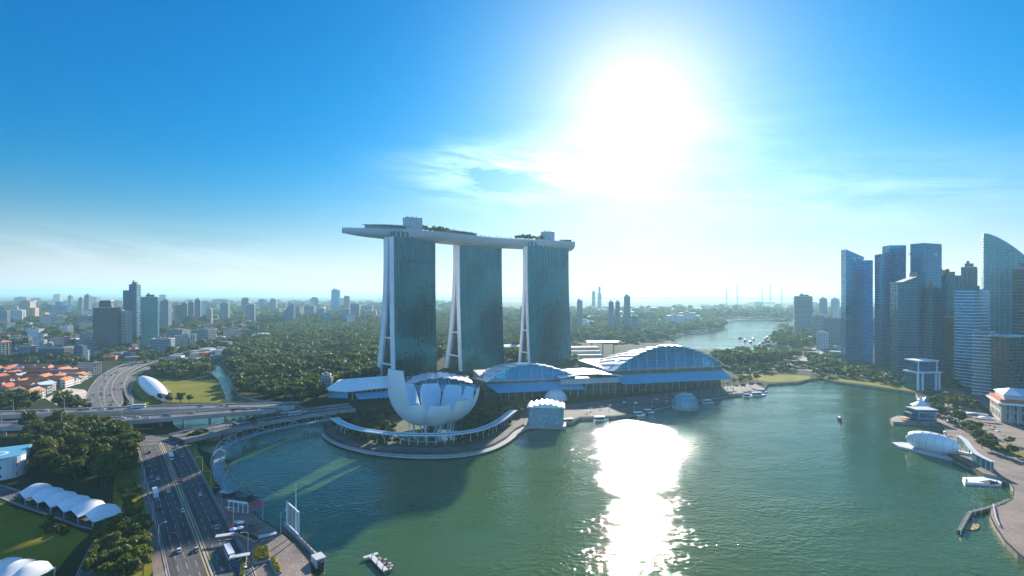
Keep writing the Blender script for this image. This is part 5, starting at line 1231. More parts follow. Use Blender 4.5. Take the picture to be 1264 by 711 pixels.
# --- landmark buildings on the left
L = [('office_tower', 115, 149, 372, 437, 'brown', 'broad dark ribbed slab tower, biggest of the left city', dict(yaw=18, rt=0.45, blocks=[(0, 1, 0, 1, 380, 0), (0.25, 0.72, 0.1, 0.9, 371.5, 0)])),
     ('office_tower', 145, 163, 386, 434, 'white', 'cream white twin-bay tower right of the big dark slab', dict(yaw=14, rt=0.6, bays=2)),
     ('office_tower', 152, 173.5, 351.5, 425, 'darkteal', 'tallest stepped blue tower of the left city', dict(yaw=10, rt=0.7, blocks=[(0, 0.5, 0, 1, 359, 0), (0.42, 1, 0.1, 1, 351.5, 0)])),
     ('office_tower', 174, 196.5, 367, 432, 'green', 'green glass tower with pale side wall, right of the tallest left tower', dict(yaw=24, rt=0.5)),
     ('apartment_block', 186, 216, 419, 437, 'bluegrey', 'low glassy block at the foot of the green glass tower', dict(yaw=10, rt=0.5)),
     ('apartment_tower', 198, 212, 371, 408, 'bluegrey', 'hazy tower with pale roof band right of the green glass tower', dict(yaw=5, rt=0.8)),
     ('apartment_tower', 215.5, 224, 376, 404, 'bluegrey', 'left of the four ribbed condominium towers', dict(yaw=10, rt=0.8, bays=2)),
     ('apartment_tower', 224.5, 232, 374, 403, 'bluegrey', 'second of the four ribbed condominium towers', dict(yaw=10, rt=0.8, bays=2)),
     ('apartment_tower', 232.5, 240, 372.5, 403, 'bluegrey', 'third of the four ribbed condominium towers', dict(yaw=10, rt=0.8, bays=2)),
     ('apartment_tower', 240.5, 248, 370, 403, 'bluegrey', 'tallest and rightmost of the four ribbed condominium towers', dict(yaw=10, rt=0.8, bays=2)),
     ('apartment_tower', 255, 262, 381, 404, 'cream', 'cream tower right of the four ribbed towers', dict(yaw=10, rt=0.8, bays=2)),
     ('apartment_tower', 272, 284, 374, 398, 'bluegrey', 'broad hazy slab between cream tower and the stadium roof', dict(yaw=5, rt=0.6)),
     ('apartment_tower', 304, 315.5, 376, 400, 'bluegrey', 'hazy slab with pale right edge above the white low blocks', dict(yaw=12, rt=0.6)),
     ('apartment_tower', 333, 342.5, 369.5, 390, 'bluegrey', 'slim hazy tower left of the wedge-topped block', dict(yaw=5, rt=0.8)),
     ('office_tower', 348, 365, 374, 402, 'darkteal', 'wedge-topped blue block above the forest', dict(yaw=5, rt=0.6, blocks=[(0, 0.45, 0, 1, 389, -9), (0.45, 1, 0, 1, 380, -6)], plant=False)),
     ('apartment_block', 374, 390, 378, 397, 'bluegrey', 'square hazy block left of the tall pale tower', dict(yaw=5, rt=0.7)),
     ('apartment_block', 391, 402, 381, 396, 'bluegrey', 'low hazy block touching the tall pale tower', dict(yaw=5, rt=0.7)),
     ('office_tower', 409, 420, 358, 388, 'deepblue', 'lone tall pale blue tower over the forest skyline', dict(yaw=8, rt=0.8)),
     ('apartment_block', 421, 433, 381, 396, 'bluegrey', 'hazy block just right of the tall pale blue tower', dict(yaw=5, rt=0.7)),
     ('apartment_block', 446, 461, 378, 395, 'grey', 'hazy grey slab left of the left hotel tower', dict(yaw=5, rt=0.6)),
     ('office_tower', 62, 90, 375, 391, 'deepblue', 'wide dark blue stepped slab far in the left city', dict(yaw=5, rt=0.4, blocks=[(0, 1, 0, 1, 377, 0), (0.3, 0.65, 0, 1, 373, 0)])),
     ('apartment_tower', 97, 103, 368, 393, 'bluegrey', 'left slim tower of a pair above the wide dark slab', dict(yaw=5, rt=0.9)),
     ('apartment_tower', 104, 113, 364.5, 393, 'bluegrey', 'right taller tower of a pair above the wide dark slab', dict(yaw=5, rt=0.9)),
     ('apartment_tower', 84, 90, 365.5, 385, 'bluegrey', 'small far tower above the wide dark slab', dict(yaw=5, rt=0.9)),
     ('apartment_block', 12, 32, 383, 400, 'white', 'white block with vertical piers near the left picture edge', dict(yaw=5, rt=0.5, bays=5)),
     ('apartment_block', 0, 13, 384, 404, 'bluegrey', 'dark blue block left of the white piered block', dict(yaw=5, rt=0.6)),
     ('hotel_block', 47, 90, 430, 446, 'dark', 'long low dark block with cream end wall and red rooftop house', dict(yaw=-4, rt=0.35)),
     ('hotel_block', 22, 46, 428, 445, 'bluegrey', 'low blue block with orange hipped roof near the left edge', dict(yaw=-4, rt=0.5, roof=M_tile2, plant=False)),
     ('office_building', 91, 108, 428, 446, 'darkteal', 'dark box beside a white stair tower above the red roofs', dict(yaw=-4, rt=0.6)),
     ('stair_tower', 106.5, 110.5, 433, 448, 'white', 'slim white stair tower beside the dark box', dict(yaw=-4, rt=1.0, plant=False, cat='tower')),
     ('apartment_block', 216, 242, 414, 432, 'cream', 'group of cream slabs with notched roofs before the highway bend', dict(yaw=30, rt=0.5, blocks=[(0, 0.3, 0, 1, 415, 0), (0.36, 0.62, 0, 1, 413, 0), (0.70, 1, 0, 1, 414.5, 0)])),
     ('apartment_block', 96, 126, 449, 463, 'cream', 'ochre corner block at the top right of the red roofs', dict(yaw=-12, rt=0.5, roof=M_tile3, plant=False)),
     ('market_hall', 14, 36, 455, 463, 'bluegrey', 'long grey roofed market shed behind the red roofs', dict(yaw=-4, rt=0.6, roof=M_sheetblue, plant=False)),
     ('office_building', -20, 14, 423, 446, 'grey', 'grey stepped block with orange roof at the left picture edge', dict(yaw=-6, rt=0.5, roof=M_tile2, plant=False)),
     ('red_roof_hall', 66, 86, 417, 432, 'pink', 'pink block with bright red hipped roof', dict(yaw=-4, rt=0.6, roof=pbr('mat_bright_red', (0.60, 0.05, 0.04), 0.7), plant=False)),
     ('club_house', 397, 409, 463, 480, 'cream', 'cream pillared tower-like block at the forest edge left of the white wing', dict(yaw=10, rt=0.9, bays=4)),
     ('apartment_block', 310, 333, 413, 421, 'white', 'low white blocks at the far edge of the forest', dict(yaw=5, rt=0.5, blocks=[(0, .3, 0, 1, 414, 0), (.36, .65, 0, 1, 412, 0), (.7, 1, 0, 1, 413, 0)]))]
for nm, a, b, t, y0, fa, lab, kw in L:
    kw = dict(kw); cat = kw.pop('cat', {'office_tower': 'office tower', 'apartment_tower': 'apartment tower'}.get(nm, 'building')); building(nm, a, b, t, y0, fa, lab, cat=cat, **kw)

# --- random mid-rise city, each block a thing of its own
SECT = [(-80, 60, 'near the left picture edge'), (60, 115, 'left of the big dark slab tower'), (115, 200, 'around the tallest left towers'), (200, 262, 'round the four ribbed towers'), (262, 345, 'left of the wedge-topped block'),
        (345, 480, 'behind the forest by the tall pale tower'), (480, 705, 'seen past the hotel towers'), (705, 820, 'right of the hotel behind the halls'), (820, 980, 'across the far bay'), (980, 1400, 'behind the financial towers')]
def sect(px):
    for a, b, s_ in SECT:
        if a <= px < b: return s_
    return 'on the hazy horizon'
def rough_building(px, y, w, hgt, fa, cat, yaw, seed, rt):
    r = random.Random(seed); X, Y = G(px, y, LZ); d = w*rt
    cw_ = {'cream': 'cream', 'white': 'white', 'grey': 'grey', 'bluegrey': 'blue grey', 'pink': 'pinkish', 'dark': 'dark', 'brown': 'brown', 'darkteal': 'teal glass', 'deepblue': 'deep blue glass', 'green': 'green glass'}[fa]
    hw = 'low' if hgt < 16 else 'mid-rise' if hgt < 40 else 'tall' if hgt < 75 else 'very tall'; ww = 'long' if w > 55 else 'broad' if w > 36 else 'narrow' if w < 22 else 'square'
    dist = 'foremost' if y > 425 else 'near' if y > 408 else 'distant' if y > 392 else 'hazy far' if y > 380 else 'faint'
    noun = 'tower' if hgt > 40 else 'block'
    red = r.random() < (0.32 if hgt < 20 else 0.0); rw = ' with red roof' if red else ''
    lab = uniq([' '.join(q.split()[:16]) for q in (f'{hw} {cw_} {noun}{rw} {sect(px)}', f'{ww} {hw} {cw_} {noun}{rw} {sect(px)}', f'{dist} {ww} {hw} {cw_} {noun} {sect(px)}', f'{dist} {"deep" if rt > 0.6 else "shallow"} {hw} {cw_} {noun} {sect(px)}', f'{dist} {"deep" if rt > 0.6 else "thin"} {"left-turned" if yaw < 0 else "right-turned"} {cw_} {noun} {sect(px)}')])
    root = empty({'apartment block': 'apartment_block', 'office block': 'office_block', 'low building': 'low_building'}[cat], (X, Y, LZ), R(yaw), lab, cat, cat+'s of the far city '+sect(px))
    m = MB(); m.box(-w/2, w/2, -d/2, d/2, -1, hgt)
    if r.random() < 0.4 and hgt > 12: m.box(w/2-0.01, w/2+w*0.35, -d*0.3, d*0.4, -1, hgt*r.uniform(0.35, 0.8))
    b = m.build('body', FA[fa], root)
    if red:
        m = MB(); rh = d*0.25; e = 0.6
        m.add([(-w/2-e, -d/2-e, hgt), (w/2+e, -d/2-e, hgt), (w/2+e, d/2+e, hgt), (-w/2-e, d/2+e, hgt), (-w/2+d*.4, 0, hgt+rh), (w/2-d*.4, 0, hgt+rh)], [(0, 1, 5, 4), (1, 2, 5), (2, 3, 4, 5), (3, 0, 4)])
        m.build('roof', r.choice([M_tile, M_tile2, M_tile3]), root)
    else:
        m = MB(); m.box(-w*.3, w*.1, -d*.25, d*.25, hgt-.1, hgt+r.uniform(2, 5)); m.box(w*.2, w*.35, -d*.2, d*.1, hgt-.1, hgt+r.uniform(1, 3)); m.build('roof_plant', M_roofgrey, root)
rr = random.Random(77); cnt = {'a': 0}; placed = []
def ok(px, y, sp):
    X, Y = G(px, y, LZ)
    if any(abs(X-a) < (sp+s2)/2 and abs(Y-b) < (sp+s2)/2 for a, b, s2 in placed): return False
    if any(inside((X, Y), q) for q in (bay, far, sea, sea2)): return False
    for f_, w_, _ in ROADS.values():
        if any(abs(X-a) < w_+sp/2 and abs(Y-b) < w_+sp/2 for a, b in f_[::4]): return False
    placed.append((X, Y, sp)); return True
def city(n, pxr, yr, pal, hr, wr, cats, pexp=1.0):
    k = 0; tries = 0
    while k < n and tries < n*30:
        tries += 1; px = rr.uniform(*pxr); y = yr[0]+(yr[1]-yr[0])*rr.random()**pexp; w = rr.uniform(*wr)
        if not ok(px, y, w*1.25): continue
        h = hr[0]+(hr[1]-hr[0])*rr.random()**2.6; fa = rr.choice(pal)
        cat = 'apartment block' if h > 24 and fa not in ('darkteal', 'deepblue', 'green', 'dark') else 'office block' if h > 24 else 'low building'
        rough_building(px, y, w, h, fa, cat, rr.uniform(-25, 25), rr.randrange(10**6), rr.uniform(0.4, 0.8)); k += 1
PAL = ['cream', 'white', 'white', 'grey', 'bluegrey', 'bluegrey', 'pink', 'dark', 'darkteal', 'brown', 'green', 'cream']
city(50, (-70, 120), (402, 440), PAL, (9, 42), (18, 58), None)
city(34, (120, 300), (402, 432), PAL, (9, 40), (18, 50), None)
city(56, (-70, 330), (384, 402), PAL, (14, 95), (24, 60), None)
city(42, (320, 480), (382, 400), ['bluegrey', 'grey', 'white', 'bluegrey', 'cream'], (12, 85), (24, 56), None)
city(34, (300, 480), (386, 403), ['bluegrey', 'deepblue', 'grey', 'white', 'bluegrey'], (16, 110), (22, 50), None)
city(46, (-70, 480), (376, 385), ['bluegrey', 'grey', 'bluegrey', 'white'], (25, 120), (40, 100), None)
city(20, (540, 712), (384, 402), ['bluegrey', 'grey', 'white'], (10, 60), (24, 60), None)
city(26, (700, 850), (381, 404), ['bluegrey', 'grey', 'white', 'white'], (8, 50), (24, 60), None)
city(22, (850, 1000), (378, 391), ['bluegrey', 'grey', 'white', 'white'], (10, 50), (35, 90), None)
city(18, (1000, 1040), (380, 425), ['bluegrey', 'grey', 'white', 'cream'], (14, 80), (20, 40), None)
city(16, (1040, 1260), (400, 440), ['darkteal', 'grey', 'bluegrey', 'brown', 'cream'], (60, 150), (26, 40), None)
# the rest of the city reads as one speckled mass of small roofs
def far_roofs():
    m = MB(); r = random.Random(9); mats = [FA['cream'], FA['white'], FA['grey'], M_tile, M_tile2, FA['bluegrey'], M_tile3]
    for (n, pr, yr, wr, hr) in ((520, (-80, 320), (400, 444), (12, 26), (5, 10)), (700, (-80, 480), (377, 400), (16, 50), (6, 20)), (260, (480, 900), (378, 398), (16, 60), (5, 14)), (240, (860, 1260), (374, 392), (20, 90), (5, 22)), (60, (1000, 1040), (396, 440), (10, 20), (5, 10))):
        for _ in range(n):
            px = r.uniform(*pr); y = r.uniform(*yr); X, Y = G(px, y, LZ)
            if any(inside((X, Y), q) for q in (bay, far, sea, sea2)) or any(abs(X-a) < s2*0.6 and abs(Y-b) < s2*0.6 for a, b, s2 in placed): continue
            if any(any(abs(X-a) < w_*0.5+8 and abs(Y-b) < w_*0.5+8 for a, b in f_[::3]) for f_, w_, _ in ROADS.values()): continue
            w = r.uniform(*wr); d = w*r.uniform(0.4, 0.9); m.cur = r.randrange(7); m.box(X-w/2, X+w/2, Y-d/2, Y+d/2, 0, LZ+r.uniform(*hr), r.uniform(-0.6, 0.6))
    tag(m.build('distant_houses', mats), kind='stuff')
far_roofs()
# --- the quarter of red-roofed shophouses
def shophouse(x, y, yaw, w, d, h, rm, wm, lab):
    r = empty('shophouse', (x, y, LZ), yaw, lab, 'shophouse', 'red roofed shophouses of the old quarter')
    m = MB(); m.box(-w/2, w/2, -d/2, d/2, -0.5, h); m.add([(-w/2, -d/2, h), (-w/2, d/2, h), (-w/2, 0, h+d*0.27)], [(0, 2, 1)]); m.add([(w/2, -d/2, h), (w/2, d/2, h), (w/2, 0, h+d*0.27)], [(0, 1, 2)])
    m.build('wall', wm, r); m = MB(); e = 0.6; rh = d*0.28
    m.add([(-w/2-e, -d/2-e, h+.05), (w/2+e, -d/2-e, h+.05), (w/2+e, 0, h+rh+.2), (-w/2-e, 0, h+rh+.2), (w/2+e, d/2+e, h+.05), (-w/2-e, d/2+e, h+.05)], [(0, 1, 2, 3), (3, 2, 4, 5)])
    m.add([(-w/2-e, -d/2-e, h-.25), (w/2+e, -d/2-e, h-.25), (w/2+e, 0, h+rh-.1), (-w/2-e, 0, h+rh-.1), (w/2+e, d/2+e, h-.25), (-w/2-e, d/2+e, h-.25)], [(3, 2, 1, 0), (5, 4, 2, 3)])
    m.build('roof', rm, r)
pts = scatter([(-45, 462), (0, 458), (60, 457), (98, 463), (108, 470), (84, 477), (58, 489), (40, 494), (-45, 493)], 19, 31, 0.16)
for x, y in pts:
    if min(abs(x-a)+abs(y-b) for a, b in ROADS['highway'][0]) < 30: continue
    ri = rr.choice([0, 0, 1, 1, 1, 2, 3]); a, b = where(pts, x, y)
    yw = rr.choice([0.15, 0.15, 0.15+math.pi/2])+rr.uniform(-.1, .1); w = rr.uniform(15, 22)
    cn = ['red', 'orange', 'brown', 'pale blue'][ri]; sz = 'long' if w > 18.5 else 'short'
    lab = uniq([f'{sz} {cn} gabled shophouse at the {b} {a} of the old quarter', f'{cn} gabled shophouse, {b} {a}, {"facing sideways" if yw > 1 else "facing the bay"}', f'{sz} shophouse with {cn} roof, {b} {a}, {"turned sideways" if yw > 1 else "ridge along the street"}'])
    shophouse(x, y, yw, w, rr.uniform(10, 13), rr.uniform(5.5, 9), [M_tile, M_tile2, M_tile3, M_sheetblue][ri], rr.choice([FA['cream'], FA['white'], FA['bluegrey'], FA['pink']]), lab)
# ------------------------------------------------------------------ tents, stand roof, edge building
M_fabric = pbr('mat_fabric', (0.80, 0.80, 0.78), 0.6, scale=0.3, var=0.08)
def tent(A, B, n, depth, h0, h1, label):
    A = Vector(A); B = Vector(B); L = (B-A).length; t = (B-A)/L; root = empty('marquee', (A.x, A.y, LZ), math.atan2(t.y, t.x), label, 'marquee'); w = L/n
    for i in range(n):
        m = MB(); rows = []
        for a in range(9):
            u = a/8; row = []
            for b in range(9):
                v = b/8; arch = 0.45+0.55*math.sin(math.pi*v); prof = (1-abs(2*u-1))**0.85
                row.append((w*(i+u), depth*(v-0.5), h0+(h1-h0)*arch*prof-0.5*(1-prof)))
            rows.append(row)
        m.grid(rows); m.grid([[(x, y, z-0.12) for x, y, z in r_][::-1] for r_ in rows])
        m.build('canopy', M_fabric, root, smooth=True)
        m = MB(); m.add([(w*i+.3, -depth/2, 0.1), (w*(i+1)-.3, -depth/2, 0.1), (w*(i+1)-.3, -depth/2, h0-0.8), (w*i+.3, -depth/2, h0-0.8)], [(0, 1, 2, 3)]); m.build('side_panel', M_hglass2, root)
    for i in range(n+1):
        for s in (-1, 1):
            m = MB(); m.cyl(w*i, s*depth/2, -0.1, h0+0.2, 0.22, None, 6); m.build('post', M_greyw, root)
    return root
tent(G(36, 613, LZ), G(134, 646, LZ), 6, 14, 3.6, 8.6, 'row of six white peaked marquee roofs between the dark wood and the park road')
tent(G(-6, 716, LZ), G(44, 724, LZ), 3, 14, 4, 9.0, 'white peaked marquee roofs at the bottom left corner')
def stand_roof():
    A = Vector(G(175, 468, LZ)); B = Vector(G(204, 496, LZ)); L = (B-A).length; t = (B-A)/L
    root = empty('grandstand', (A.x, A.y, LZ), math.atan2(t.y, t.x), 'long white ribbed shell roof of a grandstand beside the park field', 'grandstand'); n = 26
    rows = []
    for i in range(n+1):
        u = i/n; w = 2+8*math.sin(math.pi*min(1, u*0.93+0.04))**0.8; row = []
        for k in range(11):
            a = math.pi*k/10; row.append((L*u, -w*math.cos(a), 1+ (2+6*math.sin(math.pi*u)**0.7)*math.sin(a)**0.8+(1.3 if i % 2 else 0)))
        rows.append(row)
    m = MB(); m.grid(rows); m.add(rows[0], [tuple(range(11))]); m.add(rows[-1], [tuple(range(11))[::-1]]); m.build('roof', M_roofw, root)
    m = MB(); m.box(L*0.2, L*0.8, 3, 12, -0.5, 3); m.build('seating_block', FA['bluegrey'], root)
    for i in range(10): m = MB(); m.bar((L*(0.1+0.085*i), -9, 0), (L*(0.1+0.085*i), -6, 5), 0.8); m.build('brace', M_white, root)
stand_roof()
def edge_building():
    X, Y = G(22, 590, LZ); root = empty('visitor_building', (X, Y, LZ), R(34), 'white block with rounded corner and blue flat roof at the left picture edge', 'building')
    P = [(-60, 0), (-8, 0)]+[(-8+10*math.sin(a), 10-10*math.cos(a)) for a in [R(15*i) for i in range(1, 7)]]+[(2, 34), (-60, 34)]
    m = MB(); m.prism(P, -0.5, 13); m.build('wall', facade('mat_edge_block', (0.72, 0.72, 0.72), (0.05, 0.08, 0.12), fh=5.5, bw=9, hfrac=0.35, wfrac=0.3), root)
    m = MB(); m.prism([(x*1.0-0.0, y) for x, y in [(-60, 0.6), (-8.2, 0.6)]+[(-8.2+9.4*math.sin(R(15*i)), 10-9.4*math.cos(R(15*i))) for i in range(1, 7)]+[(1.2, 33.4), (-60, 33.4)]], 13.0, 13.6); rf = m.build('roof', pbr('mat_blue_roof', (0.10, 0.34, 0.48), 0.4, scale=0.1, var=0.1), root)
    m = MB()                                     # faded white loops and bars painted on the roof
    for (cx_, cy_, r0, r1) in ((-12, 15, 5.2, 3.6), (-20, 17, 3.4, 2.2)):
        for i in range(24):
            a, b = 2*math.pi*i/24, 2*math.pi*(i+1)/24
            m.add([(cx_+r0*math.cos(a), cy_+r0*math.sin(a), 13.63), (cx_+r0*math.cos(b), cy_+r0*math.sin(b), 13.63), (cx_+r1*math.cos(b), cy_+r1*math.sin(b), 13.63), (cx_+r1*math.cos(a), cy_+r1*math.sin(a), 13.63)], [(3, 2, 1, 0)])
    m.build('roof_marking', M_white, rf)
edge_building()

# ------------------------------------------------------------------ vehicles
def carpaint(n, c): return pbr('mat_car_'+n, c, 0.3, spec=0.7, scale=0.5, var=0.05)
CC = {'white': (0.72, 0.72, 0.72), 'silver': (0.40, 0.41, 0.42), 'black': (0.02, 0.02, 0.022), 'dark grey': (0.09, 0.09, 0.10), 'red': (0.42, 0.03, 0.02), 'blue': (0.03, 0.09, 0.28), 'yellow': (0.62, 0.36, 0.03)}
M_tyre = pbr('mat_tyre', (0.02, 0.02, 0.02), 0.8); M_glassd = pbr('mat_car_glass', (0.02, 0.03, 0.035), 0.08, spec=0.9)
CARM = {}
def car_meshes(color):
    m = MB(); P = [(-2.2, 0.35), (-2.25, 0.75), (-1.5, 0.92), (1.9, 0.95), (2.2, 0.8), (2.2, 0.35)]
    def side(P, w0):
        return [(x, -w0, z) for x, z in P]+[(x, w0, z) for x, z in P]
    n = len(P); m.add(side(P, 0.88), [tuple(range(n))[::-1], tuple(range(n, 2*n))]+[(i, (i+1) % n, n+(i+1) % n, n+i) for i in range(n)])
    Q = [(-0.75, 1.42), (1.05, 1.44), (0.9, 1.50), (-0.55, 1.49)]; n = 4; m.add(side(Q, 0.66), [tuple(range(n))[::-1], tuple(range(n, 2*n))]+[(i, (i+1) % n, n+(i+1) % n, n+i) for i in range(n)])
    b = bpy.data.meshes.new('body'); b.from_pydata(m.v, [], m.f); b.materials.append(carpaint(color, CC[color]))
    g = MB(); P = [(-1.35, 0.93), (1.7, 0.95), (1.08, 1.46), (-0.72, 1.46)]
    g.add([(x, -0.82 if z < 1 else -0.68, z) for x, z in P]+[(x, 0.82 if z < 1 else 0.68, z) for x, z in P], [(3, 2, 1, 0), (4, 5, 6, 7)]+[(i, (i+1) % 4, 4+(i+1) % 4, 4+i) for i in range(4)])
    gm = bpy.data.meshes.new('window'); gm.from_pydata(g.v, [], g.f); gm.materials.append(M_glassd)
    return b, gm
wm_ = MB()
for k in range(12):
    pass
def wheel_mesh():
    vs = []; n = 12
    for y in (-0.11, 0.11):
        for i in range(n): vs.append((0.33*math.cos(2*math.pi*i/n), y, 0.33+0.33*math.sin(2*math.pi*i/n)))
    me = bpy.data.meshes.new('wheel'); me.from_pydata(vs, [], [tuple(range(n)), tuple(range(n, 2*n))[::-1]]+[(i, n+i, n+(i+1) % n, (i+1) % n) for i in range(n)]); me.materials.append(M_tyre); return me
WHEEL = wheel_mesh()
for c in CC: CARM[c] = car_meshes(c)
def bus_meshes():
    m = MB(); m.box(-5.8, 5.8, -1.25, 1.25, 0.35, 3.2); b = bpy.data.meshes.new('body'); b.from_pydata(m.v, [], m.f); b.materials.append(carpaint('white', CC['white']))
    m = MB(); m.box(-5.84, 5.5, -1.28, 1.28, 1.5, 2.5); g = bpy.data.meshes.new('window'); g.from_pydata(m.v, [], m.f); g.materials.append(M_glassd); return b, g
CARM['bus'] = bus_meshes()
def vehicle(x, y, rz, color, label, group, z):
    bus = color == 'bus'; r = empty('bus' if bus else 'car', (x, y, z), rz, label, 'bus' if bus else 'car', group)
    for nm, me in zip(('body', 'window'), CARM[color]): o = bpy.data.objects.new(nm, me); col.objects.link(o); o.parent = r
    for sx in ((-3.6, 3.6) if bus else (-1.4, 1.35)):
        for sy in ((-1.15, 1.15) if bus else (-0.8, 0.8)):
            o = bpy.data.objects.new('wheel', WHEEL); col.objects.link(o); o.parent = r; o.location = (sx, sy, 0)
    return r
def traffic(path, w, z, n, where_, group, seed, lanes=4, u0=0.02, u1=0.98, med=1.5):
    r = random.Random(seed); used = []
    for k in range(n):
        for _ in range(30):
            u = r.uniform(u0, u1); side = r.choice((-1, 1)); ln = r.randrange(max(1, lanes//2)); key = (side, ln)
            i = int(u*(len(path)-2)); 
            if all(kk != key or abs(i-j) > 1 for kk, j in used): break
        used.append((key, i)); a = Vector(path[i]); b = Vector(path[i+1]); t = (b-a).normalized(); nn = Vector((-t.y, t.x))
        half = (w/2-1.0-0.6)/max(1, lanes//2); off = side*(0.6+med*0+half*(ln+0.5)); p = a.lerp(b, r.random())+nn*off
        c = r.choice(['white', 'white', 'silver', 'black', 'dark grey', 'red', 'blue', 'yellow', 'white', 'silver']+(['bus'] if r.random() < 0.35 else []))
        zz = z(i/(len(path)-1)) if callable(z) else z
        px, py = PR(p.x, p.y, zz); q = int((u-u0)/(u1-u0)*7.99)
        seg = ['first', 'second', 'third', 'fourth', 'fifth', 'sixth', 'seventh', 'eighth'][q]
        sd = 'left' if (CX+F*(a+nn*side).x/(a+nn*side).y) < (CX+F*a.x/a.y) else 'right'
        if abs(t.x) > abs(t.y): sd = 'upper' if (nn*side).y > 0 else 'lower'
        cn = 'white bus' if c == 'bus' else c+' car'; ls = ['inner', 'second', 'third', 'outer'][min(ln, 3)]
        lab = uniq([f'{cn} on the {sd} side of {where_}', f'{cn} in the {ls} {sd} lane of {where_}', f'{cn} in the {ls} {sd} lane, {seg} eighth of {where_}'])
        vehicle(p.x, p.y, math.atan2(t.y, t.x)+(0 if side < 0 else math.pi), c, lab, group, zz+0.02)
RD = [k for k in ROADS]
traffic(ROADS['avenue'][0], 29, 2.66, 24, 'the avenue', 'cars on the avenue', 3, lanes=8, u0=0.06, u1=0.93)
EX1 = resample([G(p, q, 12) for p, q in ((-60, 512.5), (60, 508.6), (160, 505), (260, 502), (330, 500.5), (372, 499))], 6.0)
EX2 = resample([G(p, q, 12) for p, q in ((-60, 526), (60, 521.5), (160, 516), (230, 511), (290, 506.5), (350, 502))], 6.0)
traffic(EX1, 17, 12.0, 18, 'the far expressway deck', 'cars on the elevated expressway', 4, lanes=4, u0=0.1)
traffic(EX2, 17, 11.2, 20, 'the near expressway deck', 'cars on the elevated expressway', 5, lanes=4, u0=0.1)
traffic(resample([G(p, q, 5) for p, q in ((218, 541), (250, 534), (290, 525), (330, 517.5), (370, 511), (405, 506), (440, 502))], 6), 26, 5.5, 18, 'the road bridge', 'cars on the road bridge', 6, lanes=6, u0=0.05, u1=0.8)
traffic(resample(cw, 6), 24, 2.70, 20, 'the curving highway', 'cars on the curving highway', 7, lanes=6, u1=0.7)
traffic(resample(cw2, 6), 15, 2.75, 12, 'the outer highway carriageway', 'cars on the curving highway', 8, lanes=4, u1=0.7)
traffic(ROADS['boulevard'][0], 18, 2.70, 14, 'the boulevard below the towers', 'cars on the boulevard', 9, lanes=4)
traffic(ROADS['bay_road'][0], 22, 2.70, 8, 'the road behind the right lawn', 'cars on the bay road', 10, lanes=4)

# ------------------------------------------------------------------ street lamps
def lamp_meshes():
    m = MB(); m.cyl(0, 0, 0, 10, 0.16, 0.09, 6); p = bpy.data.meshes.new('pole'); p.from_pydata(m.v, [], m.f); p.materials.append(M_greyw)
    m = MB(); m.bar((0, 0, 9.8), (1.2, 0, 10.5), 0.12); m.bar((1.2, 0, 10.5), (2.8, 0, 10.6), 0.12); m.box(2.2, 3.2, -0.2, 0.2, 10.5, 10.72); a = bpy.data.meshes.new('lamp_head'); a.from_pydata(m.v, [], m.f); a.materials.append(M_greyw); return p, a
LM = lamp_meshes()
def lamps(path, off, z, step, where_, group, flip=False):
    pp = resample(path, step)
    for i in range(1, len(pp)-1):
        t = (Vector(pp[i+1])-Vector(pp[i-1])).normalized(); nn = Vector((-t.y, t.x)); p = Vector(pp[i])+nn*off
        sc_ = PR(p.x, p.y, z)
        if not (-20 < sc_[0] < 1290 and sc_[1] < 740): continue
        r = empty('street_lamp', (p.x, p.y, z), math.atan2(-nn.y*off, -nn.x*off), uniq([f'tall grey street lamp on {where_}, nearest the camera end', f'street lamp {["second","third","fourth","fifth","sixth","seventh","eighth","ninth","tenth","eleventh","twelfth"][min(10, max(0, i-2))]} along {where_}']), 'street lamp', group)
        for nm, me in zip(('pole', 'lamp_head'), LM): o = bpy.data.objects.new(nm, me); col.objects.link(o); o.parent = r
lamps(ROADS['avenue'][0], 15.6, LZ, 34, 'the left kerb of the avenue', 'street lamps of the avenue'); lamps(ROADS['avenue'][0], -15.6, LZ, 34, 'the right kerb of the avenue', 'street lamps of the avenue')
lamps(EX2, -9.2, 11.2, 42, 'the near expressway parapet', 'street lamps of the expressway'); lamps(EX1, 9.2, 12.0, 42, 'the far expressway parapet', 'street lamps of the expressway')
lamps(resample(cw, 6), 13.4, LZ, 60, 'the curving highway', 'street lamps of the highway')

